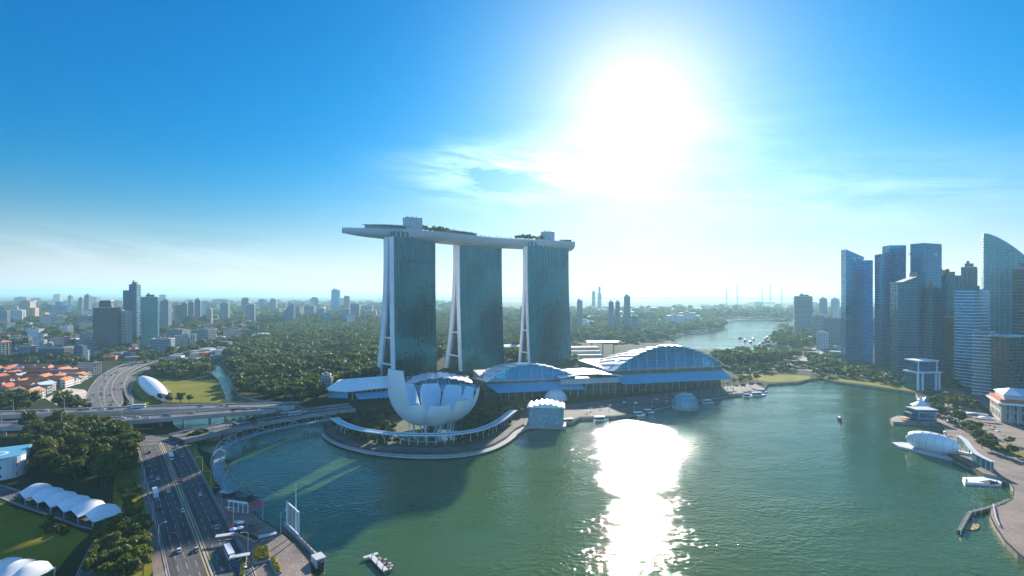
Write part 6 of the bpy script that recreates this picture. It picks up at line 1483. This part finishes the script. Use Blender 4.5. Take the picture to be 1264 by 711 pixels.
# ------------------------------------------------------------------ footbridge with steel hoops
def footbridge():
    px = [(405, 517), (372, 522.5), (335, 530), (303, 539), (284, 547), (274, 557), (269.5, 570), (271, 583), (279, 596), (291, 607)]
    P = resample([G(a, b, 7) for a, b in px], 1e9) if False else [(v.x, v.y) for v in smooth_path([G(a, b, 7)+(0,) for a, b in px], 8)]; P = resample(P, 5); c = P[len(P)//2]
    root = empty('footbridge', (c[0], c[1], 0), 0, 'curving steel footbridge wrapped in hoops beside the road bridge', 'footbridge'); L = [(x-c[0], y-c[1]) for x, y in P]
    m = MB(); ribbon(m, L, 6, 6.4, th=0.8); m.build('deck', pbr('mat_fb_deck', (0.16, 0.27, 0.31), 0.6, scale=0.2, var=0.2), root)
    steel = pbr('mat_hoop_steel', (0.45, 0.45, 0.42), 0.35, metal=0.4, scale=0.2)
    tubes = MB(); prev = {}
    for i, (x, y) in enumerate(L):
        t = (Vector(L[min(i+1, len(L)-1)])-Vector(L[max(0, i-1)])).normalized(); nn = Vector((-t.y, t.x, 0)); cpt = Vector((x, y, 8.6))
        if i % 2 == 0:
            m = MB(); q = [cpt+nn*4.2*math.cos(R(a))+Vector((0, 0, 4.4*math.sin(R(a)))) for a in range(-40, 221, 26)]
            for a, b in zip(q, q[1:]): m.bar(a, b, 0.28)
            m.build('hoop', steel, root)
        for k in range(2):
            a = i*0.55+k*math.pi; p = cpt+nn*4.4*math.cos(a)+Vector((0, 0, 4.5*math.sin(a)))
            if k in prev: tubes.bar(prev[k], p, 0.42)
            prev[k] = p
    tubes.build('helix_tube', steel, root)
    m = MB()
    for s in (-1, 1): ribbon(m, L, 0.12, 7.6, off=s*2.9, th=0.12)
    m.build('railing', M_steel, root)
    for i in range(4, len(L)-2, 11):
        m = MB(); m.bar((L[i][0], L[i][1], -2.5), (L[i][0]-2, L[i][1], 5.7), 0.8); m.bar((L[i][0], L[i][1], -2.5), (L[i][0]+2, L[i][1], 5.7), 0.8); m.build('pier', M_greyw, root)
footbridge()

# ------------------------------------------------------------------ plaza and jetties at lower left
def stage():
    X, Y = G(295, 634, LZ); root = empty('stage_pavilion', (X, Y+4, LZ), R(-16), 'dark open pavilion with white frame and red awning on the plaza corner', 'pavilion')
    m = MB(); m.box(-6, 6, -3, 4, 0, 0.6); m.box(-6, 6, 3.4, 4, 0.6, 6); m.build('platform', M_concrete, root)
    m = MB(); m.box(-6.8, 6.8, -3.6, 4.6, 6, 6.5); m.box(-4, 4, -2, 3, 6.5, 8.2); m.build('roof', M_dark, root)
    m = MB()
    for x in (-6.3, -3.1, 0, 3.1, 6.3): m.box(x-.18, x+.18, -3.3, -2.95, 0.3, 6)
    m.box(-6.6, 6.6, -3.75, -3.62, 5.6, 6.7); m.build('frame', M_white, root)
    m = MB(); m.add([(6.8, -3, 5.2), (12, -3, 3.9), (12, 4, 3.9), (6.8, 4, 5.2)]+[(6.8, -3, 5.0), (12, -3, 3.7), (12, 4, 3.7), (6.8, 4, 5.0)], [(0, 1, 2, 3), (7, 6, 5, 4), (0, 4, 5, 1), (1, 5, 6, 2), (2, 6, 7, 3)]); m.build('awning', pbr('mat_red_awning', (0.50, 0.05, 0.08), 0.6), root)
    X, Y = G(278, 616, LZ); r2 = empty('kiosk', (X, Y+3, LZ), R(-16), 'small dark flat-roofed kiosk behind the stage pavilion', 'kiosk')
    m = MB(); m.box(-3.2, 3.2, -2.5, 2.5, 0, 3.4); m.build('wall', M_hglass2, r2); m = MB(); m.box(-3.8, 3.8, -3.1, 3.1, 3.4, 3.8); m.build('roof', M_greyw, r2)
stage()
def jetty_wall():
    A = Vector(G(342, 655, 0)); B = Vector(G(388, 704, 0)); L = (B-A).length; t = (B-A)/L
    root = empty('floating_jetty', (A.x, A.y, 0), math.atan2(t.y, t.x), 'long grey floating jetty with tall white frame and slim mast, off the plaza', 'jetty')
    m = MB(); m.box(0, L, -0.5, 3.5, -0.6, 1.3); m.build('pontoon', M_pavegrey, root)
    m = MB(); m.box(0, L, 3.2, 3.9, 1.3, 3.6); 
    m.build('parapet_wall', M_concrete, root)
    for i in range(12): m = MB(); m.box(L*i/12+1, L*i/12+1.5, 3.9, 4.4, -1.5, 4.1); m.build('fender_post', M_dark, root)
    m = MB(); x0, x1 = L*0.08, L*0.42
    for a, b in (((x0, 3.5, 3.6), (x0, 3.5, 15)), ((x1, 3.5, 3.6), (x1, 3.5, 15)), ((x0, 3.5, 15), (x1, 3.5, 15)), ((x0, 3.5, 4.0), (x1, 3.5, 4.0))): m.bar(a, b, 0.55)
    for k in range(1, 8): m.bar((x0+(x1-x0)*k/8, 3.5, 4), (x0+(x1-x0)*k/8, 3.5, 15), 0.14)
    m.build('frame', M_white, root)
    m = MB(); m.cyl(L*0.30, 4.2, 1, 27, 0.32, 0.14, 8); m.build('mast', M_white, root)
    m = MB(); m.box(L-4, L+2, 0, 4.5, 1.3, 5.2); m.build('shelter', M_greyw, root); m = MB(); m.cyl(L+2.5, 2, -2, 4.5, 1.4, None, 10); m.build('mooring_pile', M_dark, root)
    A = Vector(G(458, 689, 0)); root = empty('timber_jetty', (A.x, A.y, 0), R(-52), 'small weathered jetty with pinkish stones at the bottom edge of the water', 'jetty')
    m = MB(); m.box(0, 16, -1.2, 1.2, 0.9, 1.3); m.box(-1.2, 0.6, -3.4, 3.4, 0.85, 1.25); m.build('deck', M_greyw, root)
    for i in range(6): m = MB(); m.cyl(i*3, (-1) ** i*1.0, -2, 1.9, 0.25, None, 7); m.build('pile', M_dark, root)
    r = random.Random(4); mt = pbr('mat_pink_rock', (0.45, 0.30, 0.26), 0.9, scale=0.8, var=0.4)
    for i in range(9):
        m = MB(); x, y, s = 4+i*1.4+r.uniform(-.5, .5), 3.2+r.uniform(-1, 1), r.uniform(0.9, 1.6)
        for dx in range(1): m.cyl(x, y, -1.0, 0.9*s, s, s*0.55, 7)
        rk = m.build('boulder', mt, None); rk.location = (A.x, A.y, 0); rk.rotation_euler = (0, 0, R(-52))
        tag(rk, uniq([f'{["small","rounded","larger","flat"][i%4]} pink boulder beside the weathered jetty', f'{["first","second","third","fourth","fifth","sixth","seventh","eighth","ninth"][i]} pink boulder from the tip of the weathered jetty']), 'boulder', 'pink boulders beside the weathered jetty')
jetty_wall()
# plaza furniture and beds
def planter(px, py, w, d, rz, lab, hedge=True):
    X, Y = G(px, py, LZ); root = empty('planter', (X, Y, LZ), R(rz), lab, 'planter', 'planters on the lower left plaza')
    m = MB(); m.box(-w/2, w/2, -d/2, d/2, 0, 0.9); m.build('kerb', M_concrete, root); m = MB(); r = random.Random(int(px))
    for _ in range(int(w*d*9)):
        x, y, z = r.uniform(-w/2+.3, w/2-.3), r.uniform(-d/2+.3, d/2-.3), 0.9+r.uniform(0, 0.9); a = r.uniform(0, 6.28); s = 0.35
        m.add([(x-s*math.cos(a), y-s*math.sin(a), z), (x, y, z+s), (x+s*math.cos(a), y+s*math.sin(a), z+0.1), (x, y, z-s*0.6)], [(0, 1, 2, 3)])
    m.build('hedge', M_leafB, root)
planter(322, 686, 7, 14, 28, 'dark square hedge planter at the centre of the lower plaza'); planter(306, 664, 2.5, 16, 60, 'thin curved hedge strip across the plaza'); planter(340, 700, 2.5, 14, 35, 'narrow hedge strip beside the jetty'); planter(300, 702, 2.2, 18, 25, 'narrow hedge strip beside the avenue kerb')
for i, (px, py, rz) in enumerate(((278, 668, 20), (296, 694, 20), (330, 668, 35))):
    X, Y = G(px, py, LZ); root = empty('shade_shelter', (X, Y, LZ), R(rz), ['small dark bus shelter on the right kerb of the avenue', 'second bus shelter nearer the camera on the avenue kerb', 'small shelter in the middle of the plaza'][i], 'shelter')
    m = MB(); m.box(-4, 4, -1.4, 1.4, 2.9, 3.15); m.build('roof', M_greyw, root)
    for x in (-3.4, 3.4): m = MB(); m.box(x-.12, x+.12, 0.9, 1.15, 0, 2.9); m.build('post', M_dark, root)
    m = MB(); m.box(-3, 3, 0.4, 0.9, 0.35, 0.5); m.build('bench', M_greyw, root)

# ------------------------------------------------------------------ boats
def boat(px, py, L, label, kind='ferry', rz=0, z=0.0, group=None):
    X, Y = G(px, py, 0); root = empty('boat', (X, Y, z), R(rz), label, 'boat', group); w = L*0.26
    m = MB(); S = [(-L/2, 0.85), (-L*0.3, 1.0), (L*0.15, 1.0), (L*0.36, 0.65), (L*0.5, 0.03)]; rows = []
    for x, k in S: rows.append([(x, -w/2*k, L*0.07+0.3), (x, -w/2*k*0.75, -0.5), (x, w/2*k*0.75, -0.5), (x, w/2*k, L*0.07+0.3)])
    m.grid(rows); m.grid([[(a[0][0], a[0][1], a[0][2]-0.15), (a[3][0], a[3][1], a[3][2]-0.15)] for a in rows]); m.add(rows[0], [(0, 1, 2, 3)])
    m.build('hull', M_white if kind != 'dark' else M_dark, root)
    zt = L*0.07+0.15
    m = MB(); m.box(-L*0.36, L*0.16, -w*0.36, w*0.36, zt, zt+2.1); c = m.build('cabin', M_hglass2, root)
    m = MB(); rows = [[(x, w*0.46*math.cos(R(a)), zt+2.1+0.9*math.sin(R(a))) for a in range(0, 181, 30)] for x in (-L*0.42, L*0.2)]; m.grid(rows)
    for r_ in rows: m.add(r_, [tuple(range(7))])
    m.build('canopy', M_white if kind != 'dark' else M_dark, root)
    return root
boat(702, 522, 17, 'white domed boat moored beside the crystal pavilion', rz=15)
boat(742, 519, 15, 'low white boat at the head of the sun glitter', rz=8); boat(789, 513, 13, 'white boat near the quay right of the glitter', rz=10); boat(801, 509.5, 11, 'smaller white boat just behind, near the quay', rz=6)
boat(874, 497.5, 13, 'white boat between the glass dome and the hall corner', rz=6)
boat(936, 488.5, 20, 'large white double ferry moored at the quay end', rz=8); boat(923, 490, 12, 'small ferry left of the large one at the quay end', rz=8); boat(941, 484.5, 14, 'ferry moored behind the large one at the quay end', rz=4)
boat(1036, 519, 8, 'small dark boat alone in the middle of the right basin', kind='dark', rz=80); boat(1128, 542, 6, 'tiny dark dinghy left of the white capsule building', kind='dark', rz=60)
rb = random.Random(12)
for i, (px, py) in enumerate(((945, 419), (949, 422), (943, 424), (947, 417), (952, 420), (920, 421), (914, 418), (926, 423), (930, 419), (938, 426), (944, 428), (949, 427))):
    boat(px, py, rb.uniform(16, 30), ['upper', 'second', 'leftmost', 'highest', 'rightmost', 'lone far', 'faint small', 'low wide', 'slim', 'lower', 'lowest', 'last'][i]+' small vessel anchored in the far bay', kind='dark', rz=rb.uniform(0, 90), group='vessels anchored in the far bay')
# ------------------------------------------------------------------ right waterfront
def capsule():
    X, Y = G(1158, 562, 0); root = empty('capsule_building', (X, Y+6, 0), R(118), 'white egg-shaped capsule building on a floating pontoon at the right waterfront', 'pavilion')
    m = MB(); m.prism(ccw([(-24, -9), (10, -11), (22, -6), (26, 2), (18, 9), (-20, 10), (-26, 3)]), -0.8, 1.6); m.build('pontoon', M_greyw, root)
    rows = []
    for i in range(15):
        u = i/14; x = -17+34*u; r_ = 8.2*math.sqrt(max(0.0004, 1-(2*u-1)**2))**0.85
        rows.append([(x, r_*math.cos(2*math.pi*k/20)*0.95, 1.62+6.3+r_*0.93*math.sin(2*math.pi*k/20)) for k in range(20)])
    m = MB(); m.grid(rows, closed=True); m.add(rows[0], [tuple(range(20))]); m.add(rows[-1], [tuple(range(20))[::-1]]); m.build('shell', M_white, root, smooth=True)
    m = MB()
    for i in range(1, 14, 2): 
        q = rows[i]; c = Vector((q[0][0], 0, 7.92))
        for k in range(20): a = c+(Vector(q[k])-c)*1.008; b = c+(Vector(q[(k+1) % 20])-c)*1.008; m.bar(a, b, 0.2)
    m.build('seam', M_greyw, root)
    m = MB(); m.prism(ccw([(-22, -9), (10, -10), (18, -7), (10, -6.4), (-20, -6)]), 1.6, 4.2); m.build('lower_deck', M_white, root)
    m = MB(); m.box(-12, 8, -9.2, -8.9, 4.2, 5.6); m.build('railing', M_dark, root)
capsule()
def pier_pavilion():
    X, Y = G(1118, 524, 0); root = empty('pier_restaurant', (X, Y, 0), R(-4), 'dark glass restaurant block on a stone pier with orange parasol terrace', 'pavilion')
    m = MB(); m.prism(ccw([(-11, 0), (28, -3), (38, 2), (38, 22), (8, 24), (-6, 12)]), -2.5, 2.56); m.build('pier', M_stone, root)
    m = MB(); m.box(12, 30, 4, 16, 2.56, 12.5); m.box(8, 14, 5, 15, 2.56, 9); m.build('body', FA['darkteal'], root)
    m = MB(); m.box(11, 31, 3, 17, 12.5, 13.2); m.box(14, 29, 3.6, 3.95, 4.5, 5.0); m.box(14, 29, 3.6, 3.95, 10, 10.5)
    for x in (14, 28.6): m.box(x, x+0.5, 3.55, 3.9, 4.5, 10.5)
    m.build('frame', M_greyw, root)
    m = MB(); m.prism([(0, 4), (7, 3), (7, 12), (1, 12)], 4.6, 5.0); m.build('orange_canopy', pbr('mat_orange', (0.55, 0.22, 0.08), 0.7), root)
    X, Y = G(1137, 507, LZ); root = empty('white_pavilion', (X, Y, LZ), 0, 'small white fan-roofed pavilion with a spire at the corner of the basin', 'pavilion')
    m = MB(); m.cyl(0, 0, 0, 5.5, 7, 7, 16); m.build('wall', FA['white'], root); m = MB(); m.cyl(0, 0, 5.5, 9, 8.5, 2.5, 16); m.cyl(0, 0, 9, 14, 2.3, 1.2, 12); m.build('roof', M_white, root); m = MB(); m.cyl(0, 0, 14, 21, 0.4, 0.1, 6); m.build('spire', M_steel, root)
    X, Y = G(1150, 501, LZ); root = empty('waterfront_shed', (X, Y, LZ), R(-20), 'teal hipped-roof shed between the white pavilion and the trees', 'building')
    m = MB(); m.box(-9, 9, -6, 6, 0, 5); m.build('wall', FA['cream'], root); m = MB(); m.add([(-10, -7, 5), (10, -7, 5), (10, 7, 5), (-10, 7, 5), (-5, 0, 9), (5, 0, 9)], [(0, 1, 5, 4), (1, 2, 5), (2, 3, 4, 5), (3, 0, 4), (3, 2, 1, 0)]); m.build('roof', pbr('mat_teal_roof', (0.08, 0.24, 0.28), 0.5), root)
pier_pavilion()
def colonnade_hall():
    X, Y = G(1236, 522, LZ); root = empty('colonnade_hall', (X, Y, LZ), R(-32), 'cream columned hall with terracotta band and pale roof at the right edge', 'historic building')
    w, d, h = 64, 40, 17; m = MB(); m.box(0, w, 3.5, d, -0.5, h); m.build('wall', facade('mat_colonnade_wall', (0.45, 0.42, 0.36), (0.04, 0.05, 0.05), fh=8, bw=5, hfrac=0.7, wfrac=0.5), root)
    for i in range(13): m = MB(); m.box(i*w/12-0.1, i*w/12+1.3, 0.3, 1.7, 0, h); m.build('column', M_concrete, root)
    m = MB(); m.box(-2.5, w+3, -2.5, d+2, h, h+1.6); m.build('cornice', M_roofw, root)
    m = MB(); m.box(-0.5, w+1, 1, d, h+1.6, h+4.2); m.build('terracotta_band', M_tile, root)
    m = MB(); m.box(3, w-1, 5, d-3, h+4.2, h+8); m.build('attic', M_greyw, root)
    m = MB(); m.add([(2, 4, h+8), (w, 4, h+8), (w, d-2, h+8), (2, d-2, h+8), (10, d/2, h+13), (w-8, d/2, h+13)], [(0, 1, 5, 4), (1, 2, 5), (2, 3, 4, 5), (3, 0, 4), (3, 2, 1, 0)]); m.build('roof', M_sheetblue, root)
colonnade_hall()
def glass_wall():
    px = [(1183, 549), (1192, 556), (1199, 566), (1206, 573), (1216, 579), (1226, 584)]; P = [(v.x, v.y) for v in smooth_path([G(a, b, LZ)+(0,) for a, b in px], 5)]; c = P[0]
    root = empty('curved_screen', (c[0], c[1], LZ), 0, 'curving teal glass screen wall along the right promenade', 'glass wall'); L = [(x-c[0], y-c[1]) for x, y in P]
    m = MB(); ribbon(m, L, 0.5, 7.0, th=7.0); m.build('glass', pbr('mat_teal_screen', (0.03, 0.22, 0.26), 0.2, spec=0.8, scale=0.3, var=0.4), root)
    m = MB(); ribbon(m, L, 3.2, 7.5, th=0.35); m.build('cap', M_greyw, root)
    for x, y in L[::3]: m = MB(); m.box(x-.3, x+.3, y-.8, y+.8, 0, 7.1); m.build('post', M_greyw, root)
glass_wall()
def breakwater():
    A = G(1184, 659, 0); B = G(1197, 636, 0); C = G(1224, 629, 0); D_ = G(1250, 618, 0); c = A
    root = empty('breakwater', (c[0], c[1], 0), 0, 'angled timber breakwater with white posts enclosing a small lagoon at lower right', 'breakwater'); L = [(p[0]-c[0], p[1]-c[1]) for p in (A, B, C, D_)]
    L = resample([L[0], L[1], L[2], L[3]], 3); m = MB(); ribbon(m, L, 1.8, 1.8, th=2.6); m.build('walkway', M_pavegrey, root)
    for i in range(0, len(L), 2): m = MB(); m.cyl(L[i][0], L[i][1]-0.9, -2, 3.0, 0.22, None, 6); m.build('post', M_white, root)
    P2 = resample([G(1226, 630, 0), G(1229, 646, 0), G(1234, 657, 0)], 3)
    rt = empty('railing_fence', (P2[0][0], P2[0][1], 0), 0, 'white railing fence on the quay right of the small lagoon', 'fence')
    m = MB(); ribbon(m, [(x-P2[0][0], y-P2[0][1]) for x, y in P2], 0.3, 3.6, th=0.3); m.build('rail', M_white, rt)
    for x, y in P2: m = MB(); m.cyl(x-P2[0][0], y-P2[0][1], 0, 3.7, 0.2, None, 6); m.build('post', M_white, rt)
    X, Y = G(1199, 651, 0); m = MB(); n = 14
    m.prism([(6*math.cos(2*math.pi*i/n)*(1+.2*math.sin(3*i)), 2.6*math.sin(2*math.pi*i/n)) for i in range(n)], -0.4, 0.5); o = m.build('float_raft', pbr('mat_ochre', (0.42, 0.30, 0.10), 0.9, scale=0.4, var=0.4), loc=(X, Y, 0)); o.rotation_euler = (0, 0, 0.5)
    tag(o, 'ochre planted raft floating inside the small breakwater lagoon', 'raft')
breakwater()
# awnings and small canopies on the right promenade
for i, (px, py, w, d, rz, cl, lab) in enumerate(((1196, 531, 11, 7, -30, 'w', 'white canvas canopy among the right waterfront trees'), (1206, 515, 16, 5, -30, 'w', 'long white canopy before the columned hall'), (1218, 520, 12, 5, -30, 'w', 'second long white canopy nearer the columned hall'),
        (1222, 602, 9, 6, 15, 'd', 'dark flat-roofed landing kiosk at the right jetty'), (1186, 512, 9, 6, -20, 'w', 'small white canopy behind the tree clump'), (1176, 524, 8, 5, -40, 'w', 'white canopy at the left end of the waterfront trees'))):
    X, Y = G(px, py, LZ); root = empty('canopy', (X, Y, LZ), R(rz), lab, 'canopy'); m = MB(); m.add([(-w/2, -d/2, 3.2), (w/2, -d/2, 3.2), (w/2, d/2, 3.2), (-w/2, d/2, 3.2), (0, 0, 4.8)], [(0, 1, 4), (1, 2, 4), (2, 3, 4), (3, 0, 4), (3, 2, 1, 0)])
    m.build('roof', M_fabric if cl == 'w' else M_dark, root)
    for a in (-1, 1):
        for b in (-1, 1): m = MB(); m.cyl(a*w*0.45, b*d*0.45, -.05, 3.25, 0.12, None, 6); m.build('post', M_greyw, root)
def landing():
    X, Y = G(1216, 597, 0); root = empty('landing_stage', (X, Y, 0), R(14), 'white edged landing stage jutting from the right promenade', 'jetty')
    m = MB(); m.prism(ccw([(-14, 2), (4, -6), (12, -2), (10, 6), (-6, 9)]), -0.8, 1.5); m.build('deck', M_white, root)
    for p in ((-12, 2.4), (3, -4.6), (10, -2)): m = MB(); m.cyl(p[0], p[1], -2, 3, 0.4, None, 8); m.build('pile', M_dark, root)
landing()
# pale canopy roof and terraces behind the right hotel tower
def terraces():
    X, Y = G(722, 447, LZ); root = empty('stepped_terrace', (X, Y, LZ), R(6), 'pale stepped terraces right of the right hotel tower', 'terrace building')
    for i in range(4): m = MB(); m.box(-30+i*3, 34+i*3, i*22, i*22+20, -0.5, 5+i*4.5); m.build('level', M_concrete if i % 2 else M_sand, root)
    X, Y = G(744, 436, LZ); root = empty('flat_canopy', (X, Y, LZ), R(4), 'thin white roof on tall columns behind the left end of the largest hall', 'canopy')
    m = MB(); m.prism([(-34, -12), (30, -8), (34, 8), (-30, 14)], 22, 23.2); m.build('roof', M_white, root)
    for x in (-22, 0, 22): m = MB(); m.cyl(x, 0, -0.5, 22, 1.6, None, 8); m.build('column', M_concrete, root)
terraces()
# pale low roofs showing between the trees of the forest
for i, (px, py, w, d, h, rz, lab) in enumerate(((424, 427, 60, 24, 7, 8, 'long pale exhibition roof in a forest clearing left of the hotel'), (446, 431, 38, 16, 6, -12, 'short pale roof right of the long forest roof'), (372, 436, 34, 12, 6, 15, 'small cream roof in the middle of the forest'),
        (366, 489, 20, 14, 8, -20, 'cream angled roof at the forest edge beside the road bridge'), (456, 449, 46, 10, 6, 20, 'pale terrace roof touching the left hotel tower base'), (624, 432, 60, 30, 8, 5, 'broad pale flat roof seen between the middle and right towers'), (548, 438, 50, 26, 7, 5, 'broad pale roof seen between the left and middle towers'))):
    X, Y = G(px, py, LZ); root = empty('pavilion_roof', (X, Y, LZ), R(rz), lab, 'low building'); m = MB(); m.box(-w/2+1, w/2-1, -d/2+1, d/2-1, -0.5, h); m.build('wall', FA['cream'], root)
    m = MB(); m.add([(-w/2, -d/2, h), (w/2, -d/2, h+0.6), (w/2, d/2, h+2.6), (-w/2, d/2, h+2), (-w/2, -d/2, h-0.5), (w/2, -d/2, h+0.1), (w/2, d/2, h+2.1), (-w/2, d/2, h+1.5)], [(0, 1, 2, 3), (7, 6, 5, 4), (0, 4, 5, 1), (1, 5, 6, 2), (2, 6, 7, 3), (3, 7, 4, 0)]); m.build('roof', M_roofw, root)
# open parasols, kiosks and lamp posts that fill the promenades
def small_parasol(x, y, c, label, group):
    r = empty('parasol', (x, y, LZ+0.1), rnd.uniform(0, 3), label, 'parasol', group); m = MB(); m.cyl(0, 0, 0, 2.5, 0.07, None, 6); m.build('pole', M_dark, r)
    m = MB(); n = 8; m.add([(0, 0, 3.1)]+[(1.9*math.cos(2*math.pi*i/n), 1.9*math.sin(2*math.pi*i/n), 2.35) for i in range(n)]+[(0, 0, 2.6)], [(0, i+1, (i+1) % n+1) for i in range(n)]+[(n+1, (i+1) % n+1, i+1) for i in range(n)]); m.build('canopy', c, r)
MP = {'white': M_fabric, 'red': pbr('mat_par_red', (0.45, 0.06, 0.05), 0.7), 'dark': M_dark, 'sand': M_sand}
for poly, sp, sd_, pl in (([(1150, 508), (1168, 508), (1200, 516), (1230, 530), (1240, 545), (1222, 542), (1196, 527), (1170, 518)], 12, 51, 'the right promenade'), ([(1160, 528), (1172, 540), (1180, 560), (1176, 560), (1168, 545)], 8, 52, 'the quay beside the capsule building'),
                          ([(700, 515), (740, 508), (800, 502), (860, 492), (856, 488), (780, 497), (720, 506)], 16, 53, 'the quay before the largest hall'), ([(268, 650), (286, 640), (310, 650), (316, 664), (296, 668)], 7, 54, 'the lower left plaza')):
    ps = scatter(poly, sp, sd_)
    for x, y in ps:
        c = rnd.choice(list(MP)); a, b = where(ps, x, y)
        small_parasol(x, y, MP[c], uniq([f'{c} parasol on {pl}, {b} {a}', f'one of the {c} parasols on {pl}, {b} {a} part']), 'parasols on '+pl)
rim1 = gpath([(716, 515.5), (760, 512.5), (790, 508.5), (830, 497.5), (870, 490.5), (925, 483.5)]); lamps(rim1, 1.0, LZ, 30, 'the quay before the largest hall', 'street lamps of the quay')
rim2 = gpath([(1172, 552), (1200, 574), (1232, 586), (1250, 596)]); lamps(rim2, 1.0, LZ, 22, 'the right promenade edge', 'street lamps of the promenade')
rim3 = gpath([(308, 626), (342, 651), (362, 667), (384, 694)]); lamps(rim3, -1.5, LZ, 22, 'the plaza edge above the jetty', 'street lamps of the plaza')
